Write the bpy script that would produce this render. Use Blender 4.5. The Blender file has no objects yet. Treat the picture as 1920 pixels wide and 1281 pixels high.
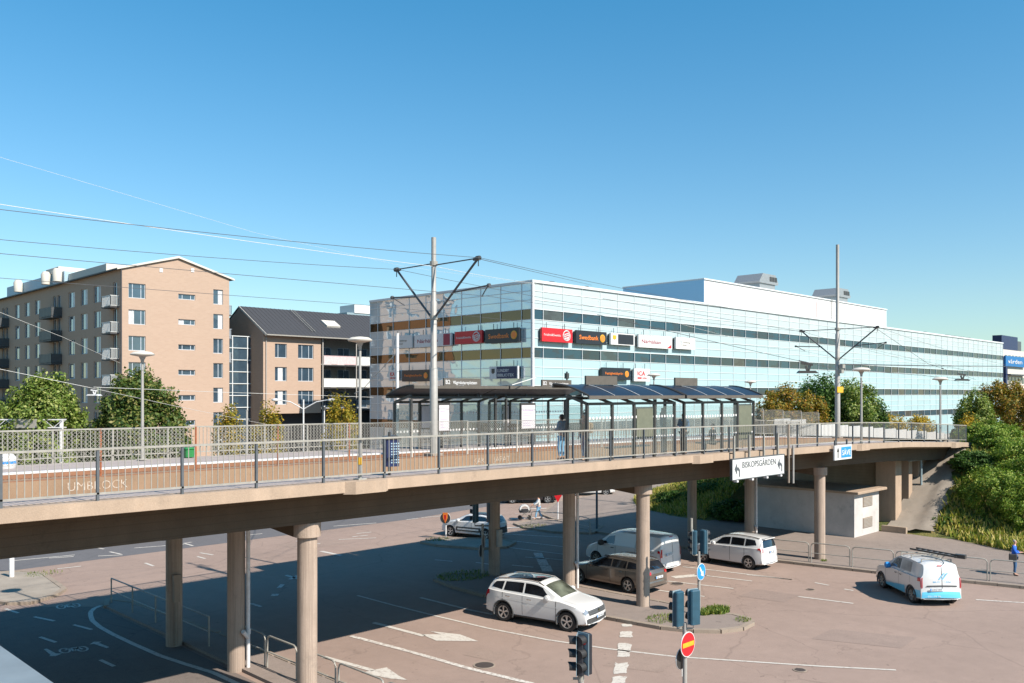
import bpy, math, random
import numpy as np
from mathutils import Vector, Matrix
random.seed(7); rng = np.random.default_rng(7)
SC = bpy.context.scene; COL = SC.collection; R = math.radians
S2 = math.sqrt(0.5)
# ---------- camera: world x runs along the tram bridge, y across it away from the viewer, z up, road at z = 0
CAMZ = 8.8; F = 1635.0; HZ = 738.0
cam = bpy.data.cameras.new('camera'); cam.sensor_width = 36; cam.lens = 36 * F / 1920
cam.shift_y = (HZ - 640.5) / 1920; cam.clip_end = 3000; cam.clip_start = 0.1
co = bpy.data.objects.new('camera', cam); COL.objects.link(co)
co.location = (0, 0, CAMZ); co.rotation_euler = (R(90), 0, R(-45)); SC.camera = co
# ---------- sun and sky
L = Vector((-0.12, 1.11, -1.0)).normalized()
el = math.asin(-L.z); az = math.atan2(-L.x, -L.y)      # azimuth of the sun from +y, clockwise
sun = bpy.data.lights.new('sun', 'SUN'); sun.energy = 5.0; sun.angle = R(0.55); sun.color = (1, 0.93, 0.83)
so = bpy.data.objects.new('sun', sun); COL.objects.link(so); so.rotation_euler = L.to_track_quat('-Z', 'Y').to_euler()
w = bpy.data.worlds.new('World'); SC.world = w; w.use_nodes = True
nt = w.node_tree; nt.nodes.clear()
sky = nt.nodes.new('ShaderNodeTexSky'); sky.sky_type = 'NISHITA'; sky.sun_disc = False
sky.sun_elevation = el; sky.sun_rotation = az; sky.air_density = 1.15; sky.dust_density = 0.25; sky.ozone_density = 2.2
bg = nt.nodes.new('ShaderNodeBackground'); bg.inputs[1].default_value = 0.085
out = nt.nodes.new('ShaderNodeOutputWorld')
# deep clear-air blue overhead, paler and more cyan towards the horizon
tc = nt.nodes.new('ShaderNodeTexCoord'); sz = nt.nodes.new('ShaderNodeSeparateXYZ'); nt.links.new(tc.outputs['Generated'], sz.inputs[0])
rp = nt.nodes.new('ShaderNodeValToRGB'); rp.color_ramp.elements[0].position = 0.10; rp.color_ramp.elements[0].color = (.81, .93, .89, 1); rp.color_ramp.elements[1].position = 0.46; rp.color_ramp.elements[1].color = (.33, .97, 1.02, 1)
nt.links.new(sz.outputs[2], rp.inputs[0]); mu = nt.nodes.new('ShaderNodeMix'); mu.data_type = 'RGBA'; mu.blend_type = 'MULTIPLY'; mu.inputs[0].default_value = 1
nt.links.new(sky.outputs[0], mu.inputs[6]); nt.links.new(rp.outputs[0], mu.inputs[7]); m3 = nt.nodes.new('ShaderNodeMix'); m3.data_type = 'RGBA'; m3.blend_type = 'MULTIPLY'; m3.inputs[0].default_value = 1; m3.inputs[7].default_value = (.95, 1.04, 1.18, 1)
nt.links.new(mu.outputs[2], m3.inputs[6]); nt.links.new(m3.outputs[2], bg.inputs[0]); nt.links.new(bg.outputs[0], out.inputs[0])
SC.view_settings.view_transform = 'Standard'; SC.view_settings.look = 'None'
SC.view_settings.exposure = 0.74
SC.cycles.transparent_max_bounces = 40; SC.view_settings.gamma = 1.0

# ---------- from a position in the photograph to a point of the place
def XY(X, Y, z=0.0): return Vector(((X + Y) * S2, (Y - X) * S2, z))
def G(px, py, z=0.0):
    Y = (CAMZ - z) * F / (py - HZ); return XY((px - 960) / F * Y, Y, z)
def D(px, py, Y): return XY((px - 960) / F * Y, Y, CAMZ - (py - HZ) * Y / F)
def PV(px, py, v):
    t = (px - 960) / F; return D(px, py, v / (S2 * (1 - t)))
def PU(px, py, u):
    t = (px - 960) / F; return D(px, py, u / (S2 * (1 + t)))

# ---------- object helpers
def lin(c): c /= 255.0; return c / 12.92 if c <= 0.04045 else ((c + 0.055) / 1.055) ** 2.4
def rgb(r, g, b): return (lin(r), lin(g), lin(b), 1)
def tag(o, label=None, cat=None, group=None, kind=None):
    if label: o['label'] = label
    if cat: o['category'] = cat
    if group: o['group'] = group
    if kind: o['kind'] = kind
    return o
def empty(name, loc=(0, 0, 0), rz=0.0, label=None, cat=None, group=None, parent=None):
    o = bpy.data.objects.new(name, None); COL.objects.link(o); o.location = loc; o.rotation_euler = (0, 0, rz)
    o.empty_display_size = 0.2
    if parent: o.parent = parent
    return tag(o, label, cat, group)
def link(name, me, m=None, parent=None, smooth=False):
    if m is not None:
        me.materials.clear()
        for k in (m if isinstance(m, (list, tuple)) else [m]): me.materials.append(k)
    if smooth:
        for p in me.polygons: p.use_smooth = True
        try: me.set_sharp_from_angle(angle=R(38))
        except Exception: pass
    o = bpy.data.objects.new(name, me); COL.objects.link(o)
    if parent: o.parent = parent
    return o
def copy_tree(o, parent=None):
    c = o.copy(); COL.objects.link(c); c.parent = parent
    for ch in KIDS(o): copy_tree(ch, c)
    return c
def KIDS(o): return [x for x in bpy.data.objects if x.parent == o]

class MB:
    def __init__(s): s.v = []; s.f = []; s.mi = []; s.m = 0
    def add(s, vs, fs):
        n = len(s.v); s.v += [tuple(p) for p in vs]; s.f += [tuple(i + n for i in f) for f in fs]; s.mi += [s.m] * len(fs); return s
    def box(s, x0, x1, y0, y1, z0, z1):
        return s.add([(x0, y0, z0), (x1, y0, z0), (x1, y1, z0), (x0, y1, z0), (x0, y0, z1), (x1, y0, z1), (x1, y1, z1), (x0, y1, z1)],
                     [(0, 3, 2, 1), (4, 5, 6, 7), (0, 1, 5, 4), (1, 2, 6, 5), (2, 3, 7, 6), (3, 0, 4, 7)])
    def cbox(s, x0, x1, y0, y1, z0, z1, b=0.02):   # box with chamfered vertical edges and top edge
        pts = [(x0 + b, y0), (x1 - b, y0), (x1, y0 + b), (x1, y1 - b), (x1 - b, y1), (x0 + b, y1), (x0, y1 - b), (x0, y0 + b)]
        cx, cy = (x0 + x1) / 2, (y0 + y1) / 2
        ins = [(x + (b if x < cx else -b), y + (b if y < cy else -b)) for x, y in pts]
        vs = [(x, y, z0) for x, y in pts] + [(x, y, z1 - b) for x, y in pts] + [(x, y, z1) for x, y in ins]
        fs = [tuple(range(7, -1, -1)), tuple(range(16, 24))]
        for k in range(8):
            j = (k + 1) % 8; fs += [(k, j, 8 + j, 8 + k), (8 + k, 8 + j, 16 + j, 16 + k)]
        return s.add(vs, fs)
    def tube(s, pts, r, n=8, r2=None, caps=True):
        pts = [Vector(p) for p in pts]; m = len(pts); vs = []; fs = []
        for i, p in enumerate(pts):
            t = (pts[min(i + 1, m - 1)] - pts[max(i - 1, 0)]).normalized()
            a = t.cross(Vector((0, 0, 1)) if abs(t.z) < 0.95 else Vector((1, 0, 0))).normalized(); b = t.cross(a)
            rr = r if r2 is None else r + (r2 - r) * i / (m - 1)
            for k in range(n):
                an = 2 * math.pi * k / n + math.pi / n; vs.append(p + a * rr * math.cos(an) + b * rr * math.sin(an))
        for i in range(m - 1):
            for k in range(n):
                j = (k + 1) % n; fs.append((i * n + k, i * n + j, (i + 1) * n + j, (i + 1) * n + k))
        if caps: fs += [tuple(range(n - 1, -1, -1)), tuple(range((m - 1) * n, m * n))]
        return s.add(vs, fs)
    def bar(s, p, q, w, h=None):      # rectangular bar; h is measured towards the sky
        p, q = Vector(p), Vector(q); h = h or w; t = (q - p).normalized()
        a = t.cross(Vector((0, 0, 1)) if abs(t.z) < 0.95 else Vector((0, 1, 0))).normalized() * (w / 2); b = a.cross(t).normalized() * (h / 2)
        return s.add([p - a - b, p + a - b, p + a + b, p - a + b, q - a - b, q + a - b, q + a + b, q - a + b],
                     [(0, 3, 2, 1), (4, 5, 6, 7), (0, 1, 5, 4), (1, 2, 6, 5), (2, 3, 7, 6), (3, 0, 4, 7)])
    def lathe(s, prof, n=20, c=(0, 0, 0), axis='z', caps=True):
        vs = []; fs = []; m = len(prof)
        for (r, z) in prof:
            for k in range(n):
                a = 2 * math.pi * k / n; x, y = r * math.cos(a), r * math.sin(a)
                p = {'z': (x, y, z), 'y': (x, z, y), 'x': (z, x, y)}[axis]
                vs.append((p[0] + c[0], p[1] + c[1], p[2] + c[2]))
        for i in range(m - 1):
            for k in range(n):
                j = (k + 1) % n; fs.append((i * n + k, i * n + j, (i + 1) * n + j, (i + 1) * n + k))
        if caps: fs += [tuple(range(n - 1, -1, -1)), tuple(range((m - 1) * n, m * n))]
        return s.add(vs, fs)
    def prism(s, poly, z0, z1):       # outline in x, y
        n = len(poly)
        return s.add([(p[0], p[1], z0) for p in poly] + [(p[0], p[1], z1) for p in poly],
                     [tuple(range(n - 1, -1, -1)), tuple(range(n, 2 * n))] + [(k, (k + 1) % n, n + (k + 1) % n, n + k) for k in range(n)])
    def slab(s, poly, o, ux, uy, t):  # outline in the plane (o; ux, uy) given a thickness t along ux x uy
        o, ux, uy = Vector(o), Vector(ux), Vector(uy); nn = ux.cross(uy).normalized() * t; n = len(poly)
        P = [o + ux * p[0] + uy * p[1] for p in poly]
        return s.add([p for p in P] + [p + nn for p in P],
                     [tuple(range(n - 1, -1, -1)), tuple(range(n, 2 * n))] + [(k, (k + 1) % n, n + (k + 1) % n, n + k) for k in range(n)])
    def extrude(s, sect, us, zf):     # a section (v, dz) swept along the bridge, following its level zf(u)
        n = len(sect); vs = []; fs = []
        for u in us: vs += [(u, v, zf(u) + dz) for v, dz in sect]
        for i in range(len(us) - 1):
            for k in range(n):
                j = (k + 1) % n; fs.append((i * n + k, i * n + j, (i + 1) * n + j, (i + 1) * n + k))
        m = len(us); fs += [tuple(range(n - 1, -1, -1)), tuple(range((m - 1) * n, m * n))]
        return s.add(vs, fs)
    def mesh(s, name):
        me = bpy.data.meshes.new(name); me.from_pydata(s.v, [], s.f); me.update()
        if any(s.mi): me.polygons.foreach_set('material_index', s.mi)
        return me
    def build(s, name, m=None, parent=None, smooth=False, fix=True):
        me = s.mesh(name)
        if fix:
            import bmesh
            b = bmesh.new(); b.from_mesh(me); bmesh.ops.recalc_face_normals(b, faces=b.faces); b.to_mesh(me); b.free()
        return link(name, me, m, parent, smooth)

# ---------- materials
def newmat(name):
    m = bpy.data.materials.new(name); m.use_nodes = True; n = m.node_tree; n.nodes.clear()
    o = n.nodes.new('ShaderNodeOutputMaterial'); b = n.nodes.new('ShaderNodeBsdfPrincipled'); n.links.new(b.outputs[0], o.inputs[0])
    return m, n, b
def N(n, t, **kw):
    x = n.nodes.new(t)
    for k, v in kw.items():
        if k.startswith('i_'):
            k2 = k[2:]; x.inputs[int(k2) if k2.isdigit() else k2.replace('_', ' ')].default_value = v
        else: setattr(x, k, v)
    return x
def mix(n, f, a, b, mode='MIX'):
    x = N(n, 'ShaderNodeMix', data_type='RGBA', blend_type=mode)
    for s_, v in ((0, f), (6, a), (7, b)):
        if isinstance(v, (int, float)): x.inputs[s_].default_value = v
        elif isinstance(v, tuple): x.inputs[s_].default_value = v
        else: n.links.new(v, x.inputs[s_])
    return x.outputs[2]
def noise(n, scale, detail=4, vec=None, rough=0.55, dist=0.0):
    x = N(n, 'ShaderNodeTexNoise', i_Scale=scale, i_Detail=detail, i_Roughness=rough, i_Distortion=dist)
    if vec is None: vec = COORD(n)
    n.links.new(vec, x.inputs['Vector']); return x.outputs[0]
def COORD(n, kind='Object', scale=(1, 1, 1)):
    t = N(n, 'ShaderNodeTexCoord')
    if scale == (1, 1, 1): return t.outputs[kind]
    m = N(n, 'ShaderNodeMapping', i_Scale=scale); n.links.new(t.outputs[kind], m.inputs[0]); return m.outputs[0]
def ramp(n, src, stops):
    x = N(n, 'ShaderNodeValToRGB'); e = x.color_ramp.elements
    while len(e) < len(stops): e.new(0.5)
    for k, (p, c) in enumerate(stops): e[k].position = p; e[k].color = c if isinstance(c, tuple) else (c, c, c, 1)
    n.links.new(src, x.inputs[0]); return x.outputs[0]
def bump(n, b, h, s=0.3, d=0.02):
    x = N(n, 'ShaderNodeBump', i_Strength=s, i_Distance=d); n.links.new(h, x.inputs['Height']); n.links.new(x.outputs[0], b.inputs['Normal'])
def sc(c, k): return (c[0] * k, c[1] * k, c[2] * k, 1)
def MAT(name, c, rough=0.6, metal=0.0, var=0.12, scale=6.0, bmp=0.0, coat=0.0, spec=0.5):
    m, n, b = newmat(name)
    f = ramp(n, noise(n, scale, 5), [(0.3, sc(c, 1 - var)), (0.7, sc(c, 1 + var))]); n.links.new(f, b.inputs['Base Color'])
    b.inputs['Roughness'].default_value = rough; b.inputs['Metallic'].default_value = metal
    b.inputs['Coat Weight'].default_value = coat; b.inputs['Coat Roughness'].default_value = 0.04; b.inputs['Specular IOR Level'].default_value = spec
    if bmp: bump(n, b, noise(n, scale * 6, 4), bmp)
    return m
def asphalt(name, base, patch=0.12, crack=0.5):
    m, n, b = newmat(name)
    g = ramp(n, noise(n, 0.13, 6, rough=0.6), [(0.3, sc(base, 1 - patch)), (0.7, sc(base, 1 + patch))])
    g = mix(n, 0.35, g, ramp(n, noise(n, 1.7, 8, rough=0.7), [(0.35, sc(base, 0.72)), (0.65, sc(base, 1.2))]))
    tr = noise(n, 0.5, 4, COORD(n, 'Object', (1.6, 0.10, 1)))        # long worn tracks along the carriageway
    g = mix(n, ramp(n, tr, [(0.52, 0.0), (0.72, 0.38)]), g, sc(base, 0.72))
    sp = ramp(n, noise(n, 55, 3), [(0.38, sc(base, 0.62)), (0.5, base), (0.68, sc(base, 1.5))]); g = mix(n, 0.4, g, sp)
    v = N(n, 'ShaderNodeTexVoronoi', feature='DISTANCE_TO_EDGE', i_Scale=0.16)
    wv = noise(n, 1.1, 5); ad = N(n, 'ShaderNodeVectorMath', operation='SCALE', i_Scale=1.3); n.links.new(wv, ad.inputs[0])
    a2 = N(n, 'ShaderNodeVectorMath', operation='ADD'); n.links.new(COORD(n), a2.inputs[0]); n.links.new(ad.outputs[0], a2.inputs[1]); n.links.new(a2.outputs[0], v.inputs['Vector'])
    cr = ramp(n, v.outputs[0], [(0.0, crack), (0.006, 0.0)]); g = mix(n, cr, g, sc(base, 0.4))
    st = ramp(n, noise(n, .9, 8, rough=.8), [(0.58, 0.0), (0.68, 0.4)]); g = mix(n, st, g, sc(base, 0.6))
    sp2 = ramp(n, noise(n, 3.1, 2), [(0.70, 0.0), (0.73, 0.5)]); g = mix(n, sp2, g, sc(base, 0.45))
    n.links.new(g, b.inputs['Base Color']); b.inputs['Roughness'].default_value = 0.9; b.inputs['Specular IOR Level'].default_value = 0.25
    bump(n, b, noise(n, 60, 4), 0.35, 0.01); return m
def concrete(name, base, streak=0.35, board=True, rough=0.9, vert=False):
    m, n, b = newmat(name)
    g = ramp(n, noise(n, 0.8, 8, rough=0.65), [(0.3, sc(base, 0.74)), (0.72, sc(base, 1.18))])
    st = ramp(n, noise(n, 2.2, 6, COORD(n, 'Object', (1, 1, 0.10))), [(0.42, 1.0), (0.75, 0.0)])
    g = mix(n, mix(n, streak, (0, 0, 0, 1), st), g, sc(base, 0.55))
    g = mix(n, ramp(n, noise(n, 5, 8, rough=0.75), [(0.55, 0.0), (0.72, 0.35)]), g, (base[0] * 0.75, base[1] * 0.66, base[2] * 0.55, 1))
    hs = noise(n, 40, 4); g = mix(n, 0.3, g, ramp(n, hs, [(0.3, sc(base, 0.7)), (0.7, sc(base, 1.25))]))
    if board:
        wz = N(n, 'ShaderNodeTexWave', bands_direction='Z', i_Scale=1.6, i_Distortion=0.25); n.links.new(COORD(n), wz.inputs['Vector'])
        g = mix(n, ramp(n, wz.outputs[1], [(0.0, 0.35), (0.06, 0.0)]), g, sc(base, 0.5))
    if vert: g = mix(n, ramp(n, noise(n, 11, 3, COORD(n, 'Object', (1, 1, .015))), [(0.45, 0.0), (0.52, 0.55), (0.58, 0.0)]), g, sc(base, 0.5))
    g = mix(n, ramp(n, noise(n, 1.3, 9, rough=.8), [(0.56, 0.0), (0.66, 0.5)]), g, (base[0] * .55, base[1] * .56, base[2] * .58, 1))
    n.links.new(g, b.inputs['Base Color']); b.inputs['Roughness'].default_value = rough; b.inputs['Specular IOR Level'].default_value = 0.25
    bump(n, b, noise(n, 14, 8, rough=0.7), 0.35, 0.02); return m
def brick(name, c1, c2, mortar):
    m, n, b = newmat(name)
    sx = N(n, 'ShaderNodeSeparateXYZ'); n.links.new(COORD(n), sx.inputs[0])
    ad = N(n, 'ShaderNodeMath', operation='ADD'); n.links.new(sx.outputs[0], ad.inputs[0]); n.links.new(sx.outputs[1], ad.inputs[1])
    cx = N(n, 'ShaderNodeCombineXYZ'); n.links.new(ad.outputs[0], cx.inputs[0]); n.links.new(sx.outputs[2], cx.inputs[1])
    t = N(n, 'ShaderNodeTexBrick', i_Scale=1.0); t.inputs['Color1'].default_value = c1; t.inputs['Color2'].default_value = c2; t.inputs['Mortar'].default_value = mortar
    t.inputs['Mortar Size'].default_value = 0.012; t.inputs['Brick Width'].default_value = 0.5; t.inputs['Row Height'].default_value = 0.16; t.inputs['Bias'].default_value = -0.1
    n.links.new(cx.outputs[0], t.inputs['Vector'])
    g = mix(n, ramp(n, noise(n, 0.35, 6), [(0.35, 0.0), (0.75, 0.4)]), t.outputs[0], sc(c1, 0.85))
    g = mix(n, 0.35, g, ramp(n, noise(n, 3.5, 4, COORD(n, 'Object', (0.5, 0.5, 3))), [(0.3, sc(c1, 0.85)), (0.7, sc(c2, 1.1))]))
    n.links.new(g, b.inputs['Base Color']); b.inputs['Roughness'].default_value = 0.92; b.inputs['Specular IOR Level'].default_value = 0.2
    return m
def glassy(name, c, rough=0.04, spec=1.0, wav=0.0, ws=0.4, metal=0.0, var=0.15):
    m, n, b = newmat(name)
    f = ramp(n, noise(n, 0.9, 3), [(0.35, sc(c, 1 - var)), (0.65, sc(c, 1 + var))]); n.links.new(f, b.inputs['Base Color'])
    b.inputs['Roughness'].default_value = rough; b.inputs['Specular IOR Level'].default_value = spec; b.inputs['Metallic'].default_value = metal
    b.inputs['Coat Weight'].default_value = 0.6; b.inputs['Coat Roughness'].default_value = 0.02
    if wav: bump(n, b, noise(n, ws, 2), wav, 0.5)
    return m
def clear(name, tint=(0.5, 0.6, 0.6, 1), alpha=0.05):
    m, n, b = newmat(name); b.inputs['Base Color'].default_value = tint; b.inputs['Roughness'].default_value = 0.03
    b.inputs['Specular IOR Level'].default_value = 0.9
    tr = N(n, 'ShaderNodeBsdfTransparent'); tr.inputs[0].default_value = (0.95, 0.975, 0.97, 1); mx = N(n, 'ShaderNodeMixShader')
    gl = N(n, 'ShaderNodeBsdfGlossy'); gl.inputs['Roughness'].default_value = 0.03
    lw = N(n, 'ShaderNodeLayerWeight', i_Blend=0.35); md = N(n, 'ShaderNodeMath', operation='MULTIPLY_ADD'); md.inputs[1].default_value = 0.22; md.inputs[2].default_value = 0.02
    n.links.new(lw.outputs[1], md.inputs[0]); n.links.new(md.outputs[0], mx.inputs[0]); n.links.new(tr.outputs[0], mx.inputs[1]); n.links.new(gl.outputs[0], mx.inputs[2])
    m2 = N(n, 'ShaderNodeMixShader'); m2.inputs[0].default_value = alpha; n.links.new(mx.outputs[0], m2.inputs[1]); n.links.new(b.outputs[0], m2.inputs[2])
    o = [x for x in n.nodes if x.type == 'OUTPUT_MATERIAL'][0]; n.links.new(m2.outputs[0], o.inputs[0]); return m
def worn_paint(name, c=(0.56, 0.52, 0.47, 1), under=(0.25, 0.19, 0.16, 1), amt=0.42, k=.7):
    m, n, b = newmat(name)
    f = ramp(n, noise(n, 7, 8, rough=0.75), [(amt - 0.05, under), (amt + 0.03, c)]) ; n.links.new(mix(n, k, c, f), b.inputs['Base Color'])
    b.inputs['Roughness'].default_value = 0.8; return m
def leafmat(name, cols, rough=0.55):
    m, n, b = newmat(name); g = N(n, 'ShaderNodeNewGeometry')
    st = [(i / (len(cols) - 1), c) for i, c in enumerate(cols)]
    c = ramp(n, g.outputs['Random Per Island'], st); n.links.new(c, b.inputs['Base Color'])
    b.inputs['Roughness'].default_value = rough; b.inputs['Specular IOR Level'].default_value = 0.3
    t = N(n, 'ShaderNodeBsdfTranslucent'); n.links.new(mix(n, 1.0, c, (1.0, 1.15, 0.6, 1), 'MULTIPLY'), t.inputs[0])
    mx = N(n, 'ShaderNodeMixShader'); mx.inputs[0].default_value = 0.28; n.links.new(b.outputs[0], mx.inputs[1]); n.links.new(t.outputs[0], mx.inputs[2])
    o = [x for x in n.nodes if x.type == 'OUTPUT_MATERIAL'][0]; n.links.new(mx.outputs[0], o.inputs[0]); return m

M = {}
M['asphalt'] = asphalt('asphalt', (0.275, 0.20, 0.165, 1), 0.2, 0.35)
M['asphalt_dark'] = asphalt('asphalt_dark', (0.12, 0.115, 0.12, 1), 0.08, 0.2)
M['asphalt_path'] = asphalt('asphalt_path', (0.23, 0.185, 0.16, 1), 0.1, 0.3)
M['asphalt_cycle'] = asphalt('asphalt_cycle', (0.16, 0.13, 0.115, 1), 0.1, 0.3)
M['walk'] = asphalt('walkway', (0.33, 0.28, 0.26, 1), 0.08, 0.1)
M['slabs'] = concrete('pavement', (0.30, 0.255, 0.21, 1), 0.1, False)
M['stone'] = concrete('kerb_stone', (0.30, 0.24, 0.19, 1), 0.3, False)
M['conc'] = concrete('concrete', (0.36, 0.28, 0.21, 1), 0.5, True)
M['conc_edge'] = concrete('concrete_edge', (0.41, 0.305, 0.225, 1), 0.5, False)
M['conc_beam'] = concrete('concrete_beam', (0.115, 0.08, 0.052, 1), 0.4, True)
M['conc_col'] = concrete('concrete_column', (0.42, 0.325, 0.26, 1), 0.6, False, .9, True)
M['plinth'] = concrete('concrete_plinth', (0.30, 0.20, 0.13, 1), 0.4, False)
M['ballast'] = concrete('ballast', (0.34, 0.22, 0.14, 1), 0.3, False)
M['rail'] = MAT('rail_steel', (0.26, 0.13, 0.075, 1), 0.6, 0.4)
M['galv'] = MAT('galvanised', (0.30, 0.28, 0.245, 1), 0.5, 0.1, 0.15)
M['galv_d'] = MAT('galvanised_dark', (0.10, 0.11, 0.12, 1), 0.5, 0.3)
M['pole'] = MAT('pole_grey', (0.33, 0.31, 0.285, 1), 0.5, 0.1, 0.08)
M['white'] = MAT('white_paint', (0.60, 0.58, 0.57, 1), 0.5)
M['dark'] = MAT('dark_paint', (0.045, 0.042, 0.04, 1), 0.4)
M['brown'] = MAT('brown_paint', (0.10, 0.085, 0.07, 1), 0.5)
M['black'] = MAT('black_rubber', (0.015, 0.015, 0.016, 1), 0.6)
M['rust'] = MAT('rust', (0.32, 0.10, 0.04, 1), 0.8, 0, 0.3)
M['line'] = worn_paint('road_paint', (0.50, 0.46, 0.41, 1), amt=.45, k=.65)
M['line_worn'] = worn_paint('road_paint_worn', amt=0.5)
M['cream'] = MAT('cream', (0.52, 0.48, 0.42, 1), 0.7, 0, 0.06)
M['red'] = MAT('red', (0.50, 0.012, 0.018, 1), 0.4)
M['wred'] = MAT('wine_red', (0.26, 0.01, 0.04, 1), 0.4)
M['blue'] = MAT('blue', (0.02, 0.24, 0.60, 1), 0.4)
M['navy'] = MAT('navy', (0.012, 0.02, 0.075, 1), 0.4)
M['yellow'] = MAT('yellow', (0.62, 0.34, 0.02, 1), 0.4)
M['orange'] = MAT('orange', (0.75, 0.20, 0.03, 1), 0.4)
M['signblack'] = MAT('sign_black', (0.018, 0.02, 0.026, 1), 0.35)
M['green'] = MAT('green', (0.02, 0.17, 0.045, 1), 0.4)
M['signback'] = MAT('sign_back', (0.022, 0.07, 0.105, 1), 0.45)
M['bluegrey'] = MAT('bluegrey', (0.22, 0.29, 0.32, 1), 0.45)
M['wire'] = MAT('wire', (0.07, 0.07, 0.075, 1), 0.5)
M['wirew'] = MAT('white_wire', (0.62, 0.60, 0.56, 1), 0.5)
M['silver'] = MAT('silver', (0.62, 0.62, 0.62, 1), 0.3, 0.8)
M['glass'] = clear('clear_glass')
M['screenglass'] = glassy('windscreen_glass', (0.10, 0.11, 0.085, 1), 0.03, 1.0, 0, 1, 0, .85); M['carglass'] = glassy('car_glass', (0.012, 0.016, 0.022, 1), 0.02, 1.0, 0, 1, 0, .6)  # windscreen: pale greenish mottling in the colour stands in for reflections and interior
M['pane'] = glassy('window_pane', (0.035, 0.06, 0.085, 1), 0.04, 1.0, 0.04, 0.5)
M['curtain'] = MAT('curtain', (0.5, 0.5, 0.5, 1), 0.7, 0, 0.25, 1.5)
M['plate'] = MAT('number_plate', (0.58, 0.60, 0.62, 1), 0.4)
M['tail'] = glassy('tail_lamp', (0.42, 0.008, 0.012, 1), 0.1)
M['lamp'] = glassy('head_lamp', (0.2, 0.22, 0.25, 1), 0.08)
M['chrome'] = MAT('chrome', (0.65, 0.66, 0.68, 1), 0.12, 1.0)
M['fwhite'] = MAT('frosted_white', (0.56, 0.56, 0.55, 1), 0.35, 0, 0.04)
M['skin'] = MAT('skin', (0.52, 0.28, 0.19, 1), 0.5)
M['hair'] = MAT('hair', (0.03, 0.018, 0.012, 1), 0.7)
M['hairg'] = MAT('grey_hair', (0.25, 0.22, 0.2, 1), 0.7)

# ---------- lettering: words turned into thin raised meshes
def text_obj(txt, o, ux, uy, h, m, parent, name='lettering', t=0.01, width=None, bold=0.0, align='LEFT'):
    c = bpy.data.curves.new('t', 'FONT'); c.body = txt; c.size = 1.0; c.extrude = t / 2; c.offset = bold; c.resolution_u = 3
    ob = bpy.data.objects.new('t', c); COL.objects.link(ob); bpy.context.view_layer.update()
    me = bpy.data.meshes.new_from_object(ob.evaluated_get(bpy.context.evaluated_depsgraph_get()))
    bpy.data.objects.remove(ob); bpy.data.curves.remove(c)
    vs = np.array([tuple(v.co) for v in me.vertices]); x0, x1 = vs[:, 0].min(), vs[:, 0].max()
    k = h / 0.72; kx = k if width is None else width / (x1 - x0)
    ux, uy, o = Vector(ux), Vector(uy), Vector(o); nn = ux.cross(uy).normalized()
    sh = 0 if align == 'LEFT' else (x1 - x0) / 2
    for v in me.vertices:
        p = v.co.copy(); v.co = o + ux * ((p.x - x0 - sh) * kx) + uy * (p.y * k) + nn * (p.z + t / 2)
    return link(name, me, m, parent)
def board(name, o, ux, uy, w, h, t, m, parent, r=0.0):
    poly = [(0, 0), (w, 0), (w, h), (0, h)] if not r else [(r, 0), (w - r, 0), (w, r), (w, h - r), (w - r, h), (r, h), (0, h - r), (0, r)]
    ux, uy = Vector(ux), Vector(uy); nn = ux.cross(uy).normalized()
    return MB().slab(poly, Vector(o) - nn * t, ux, uy, t).build(name, m, parent)
def disc(name, o, ux, uy, r, t, m, parent, n=24):
    poly = [(r * math.cos(2 * math.pi * k / n), r * math.sin(2 * math.pi * k / n)) for k in range(n)]
    return MB().slab(poly, o, ux, uy, t).build(name, m, parent)
def interp(pts): xs, ys = zip(*pts); return lambda u: float(np.interp(u, xs, ys))
# =====================================================================  SETTING
zd = interp([(-40, 6.5), (5, 6.45), (20, 6.38), (33, 6.26), (45, 6.12), (52.7, 5.95), (63.4, 5.50), (75, 4.9), (98, 3.5), (130, 1.4), (220, 1.2)])
def hill(u, v):
    du = max(0.0, 64.5 - u)
    if v < 20.5: r = 9.5; dv = 20.5 - v
    elif v > 32.5: r = 13.0; dv = v - 32.5
    else: r = 9.0; dv = 0.0
    d = math.hypot(du, dv) / r
    h = max(0.0, 1 - d); h = h * h * (3 - 2 * h) * 0.5 + h * 0.5
    return h * max(1.2, zd(max(u, 64.5)) - 0.08)
def grid_mesh(name, x0, x1, y0, y1, st, zf, m, parent=None, kind='structure'):
    nx = int((x1 - x0) / st) + 1; ny = int((y1 - y0) / st) + 1
    vs = [(x0 + (x1 - x0) * i / (nx - 1), y0 + (y1 - y0) * j / (ny - 1)) for j in range(ny) for i in range(nx)]
    vs = [(x, y, zf(x, y)) for x, y in vs]
    fs = [(j * nx + i, j * nx + i + 1, (j + 1) * nx + i + 1, (j + 1) * nx + i) for j in range(ny - 1) for i in range(nx - 1)]
    me = bpy.data.meshes.new(name); me.from_pydata(vs, [], fs); o = link(name, me, m, parent, True); return tag(o, kind=kind)
def sheet(name, poly, z, m, label=None):
    me = bpy.data.meshes.new(name); me.from_pydata([(p[0], p[1], z) for p in poly], [], [tuple(range(len(poly)))]); me.update()
    if me.polygons[0].normal.z < 0: me.flip_normals()
    return tag(link(name, me, m), label, kind='structure')
mg, ng, bgd = newmat('grass_ground')
cg = ramp(ng, noise(ng, 0.9, 8, rough=0.7), [(0.3, (0.05, 0.075, 0.018, 1)), (0.5, (0.13, 0.13, 0.03, 1)), (0.7, (0.24, 0.17, 0.06, 1))])
ng.links.new(cg, bgd.inputs['Base Color']); bgd.inputs['Roughness'].default_value = 0.95; bump(ng, bgd, noise(ng, 12, 6), 0.8, 0.1)
M['ground_far'] = MAT('far_ground', (0.14, 0.13, 0.09, 1), 0.95, 0, 0.3, 0.05)
M['grassg'] = mg
sheet('ground', [(-900, -900), (900, -900), (900, 900), (-900, 900)], -0.02, M['ground_far'])
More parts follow.
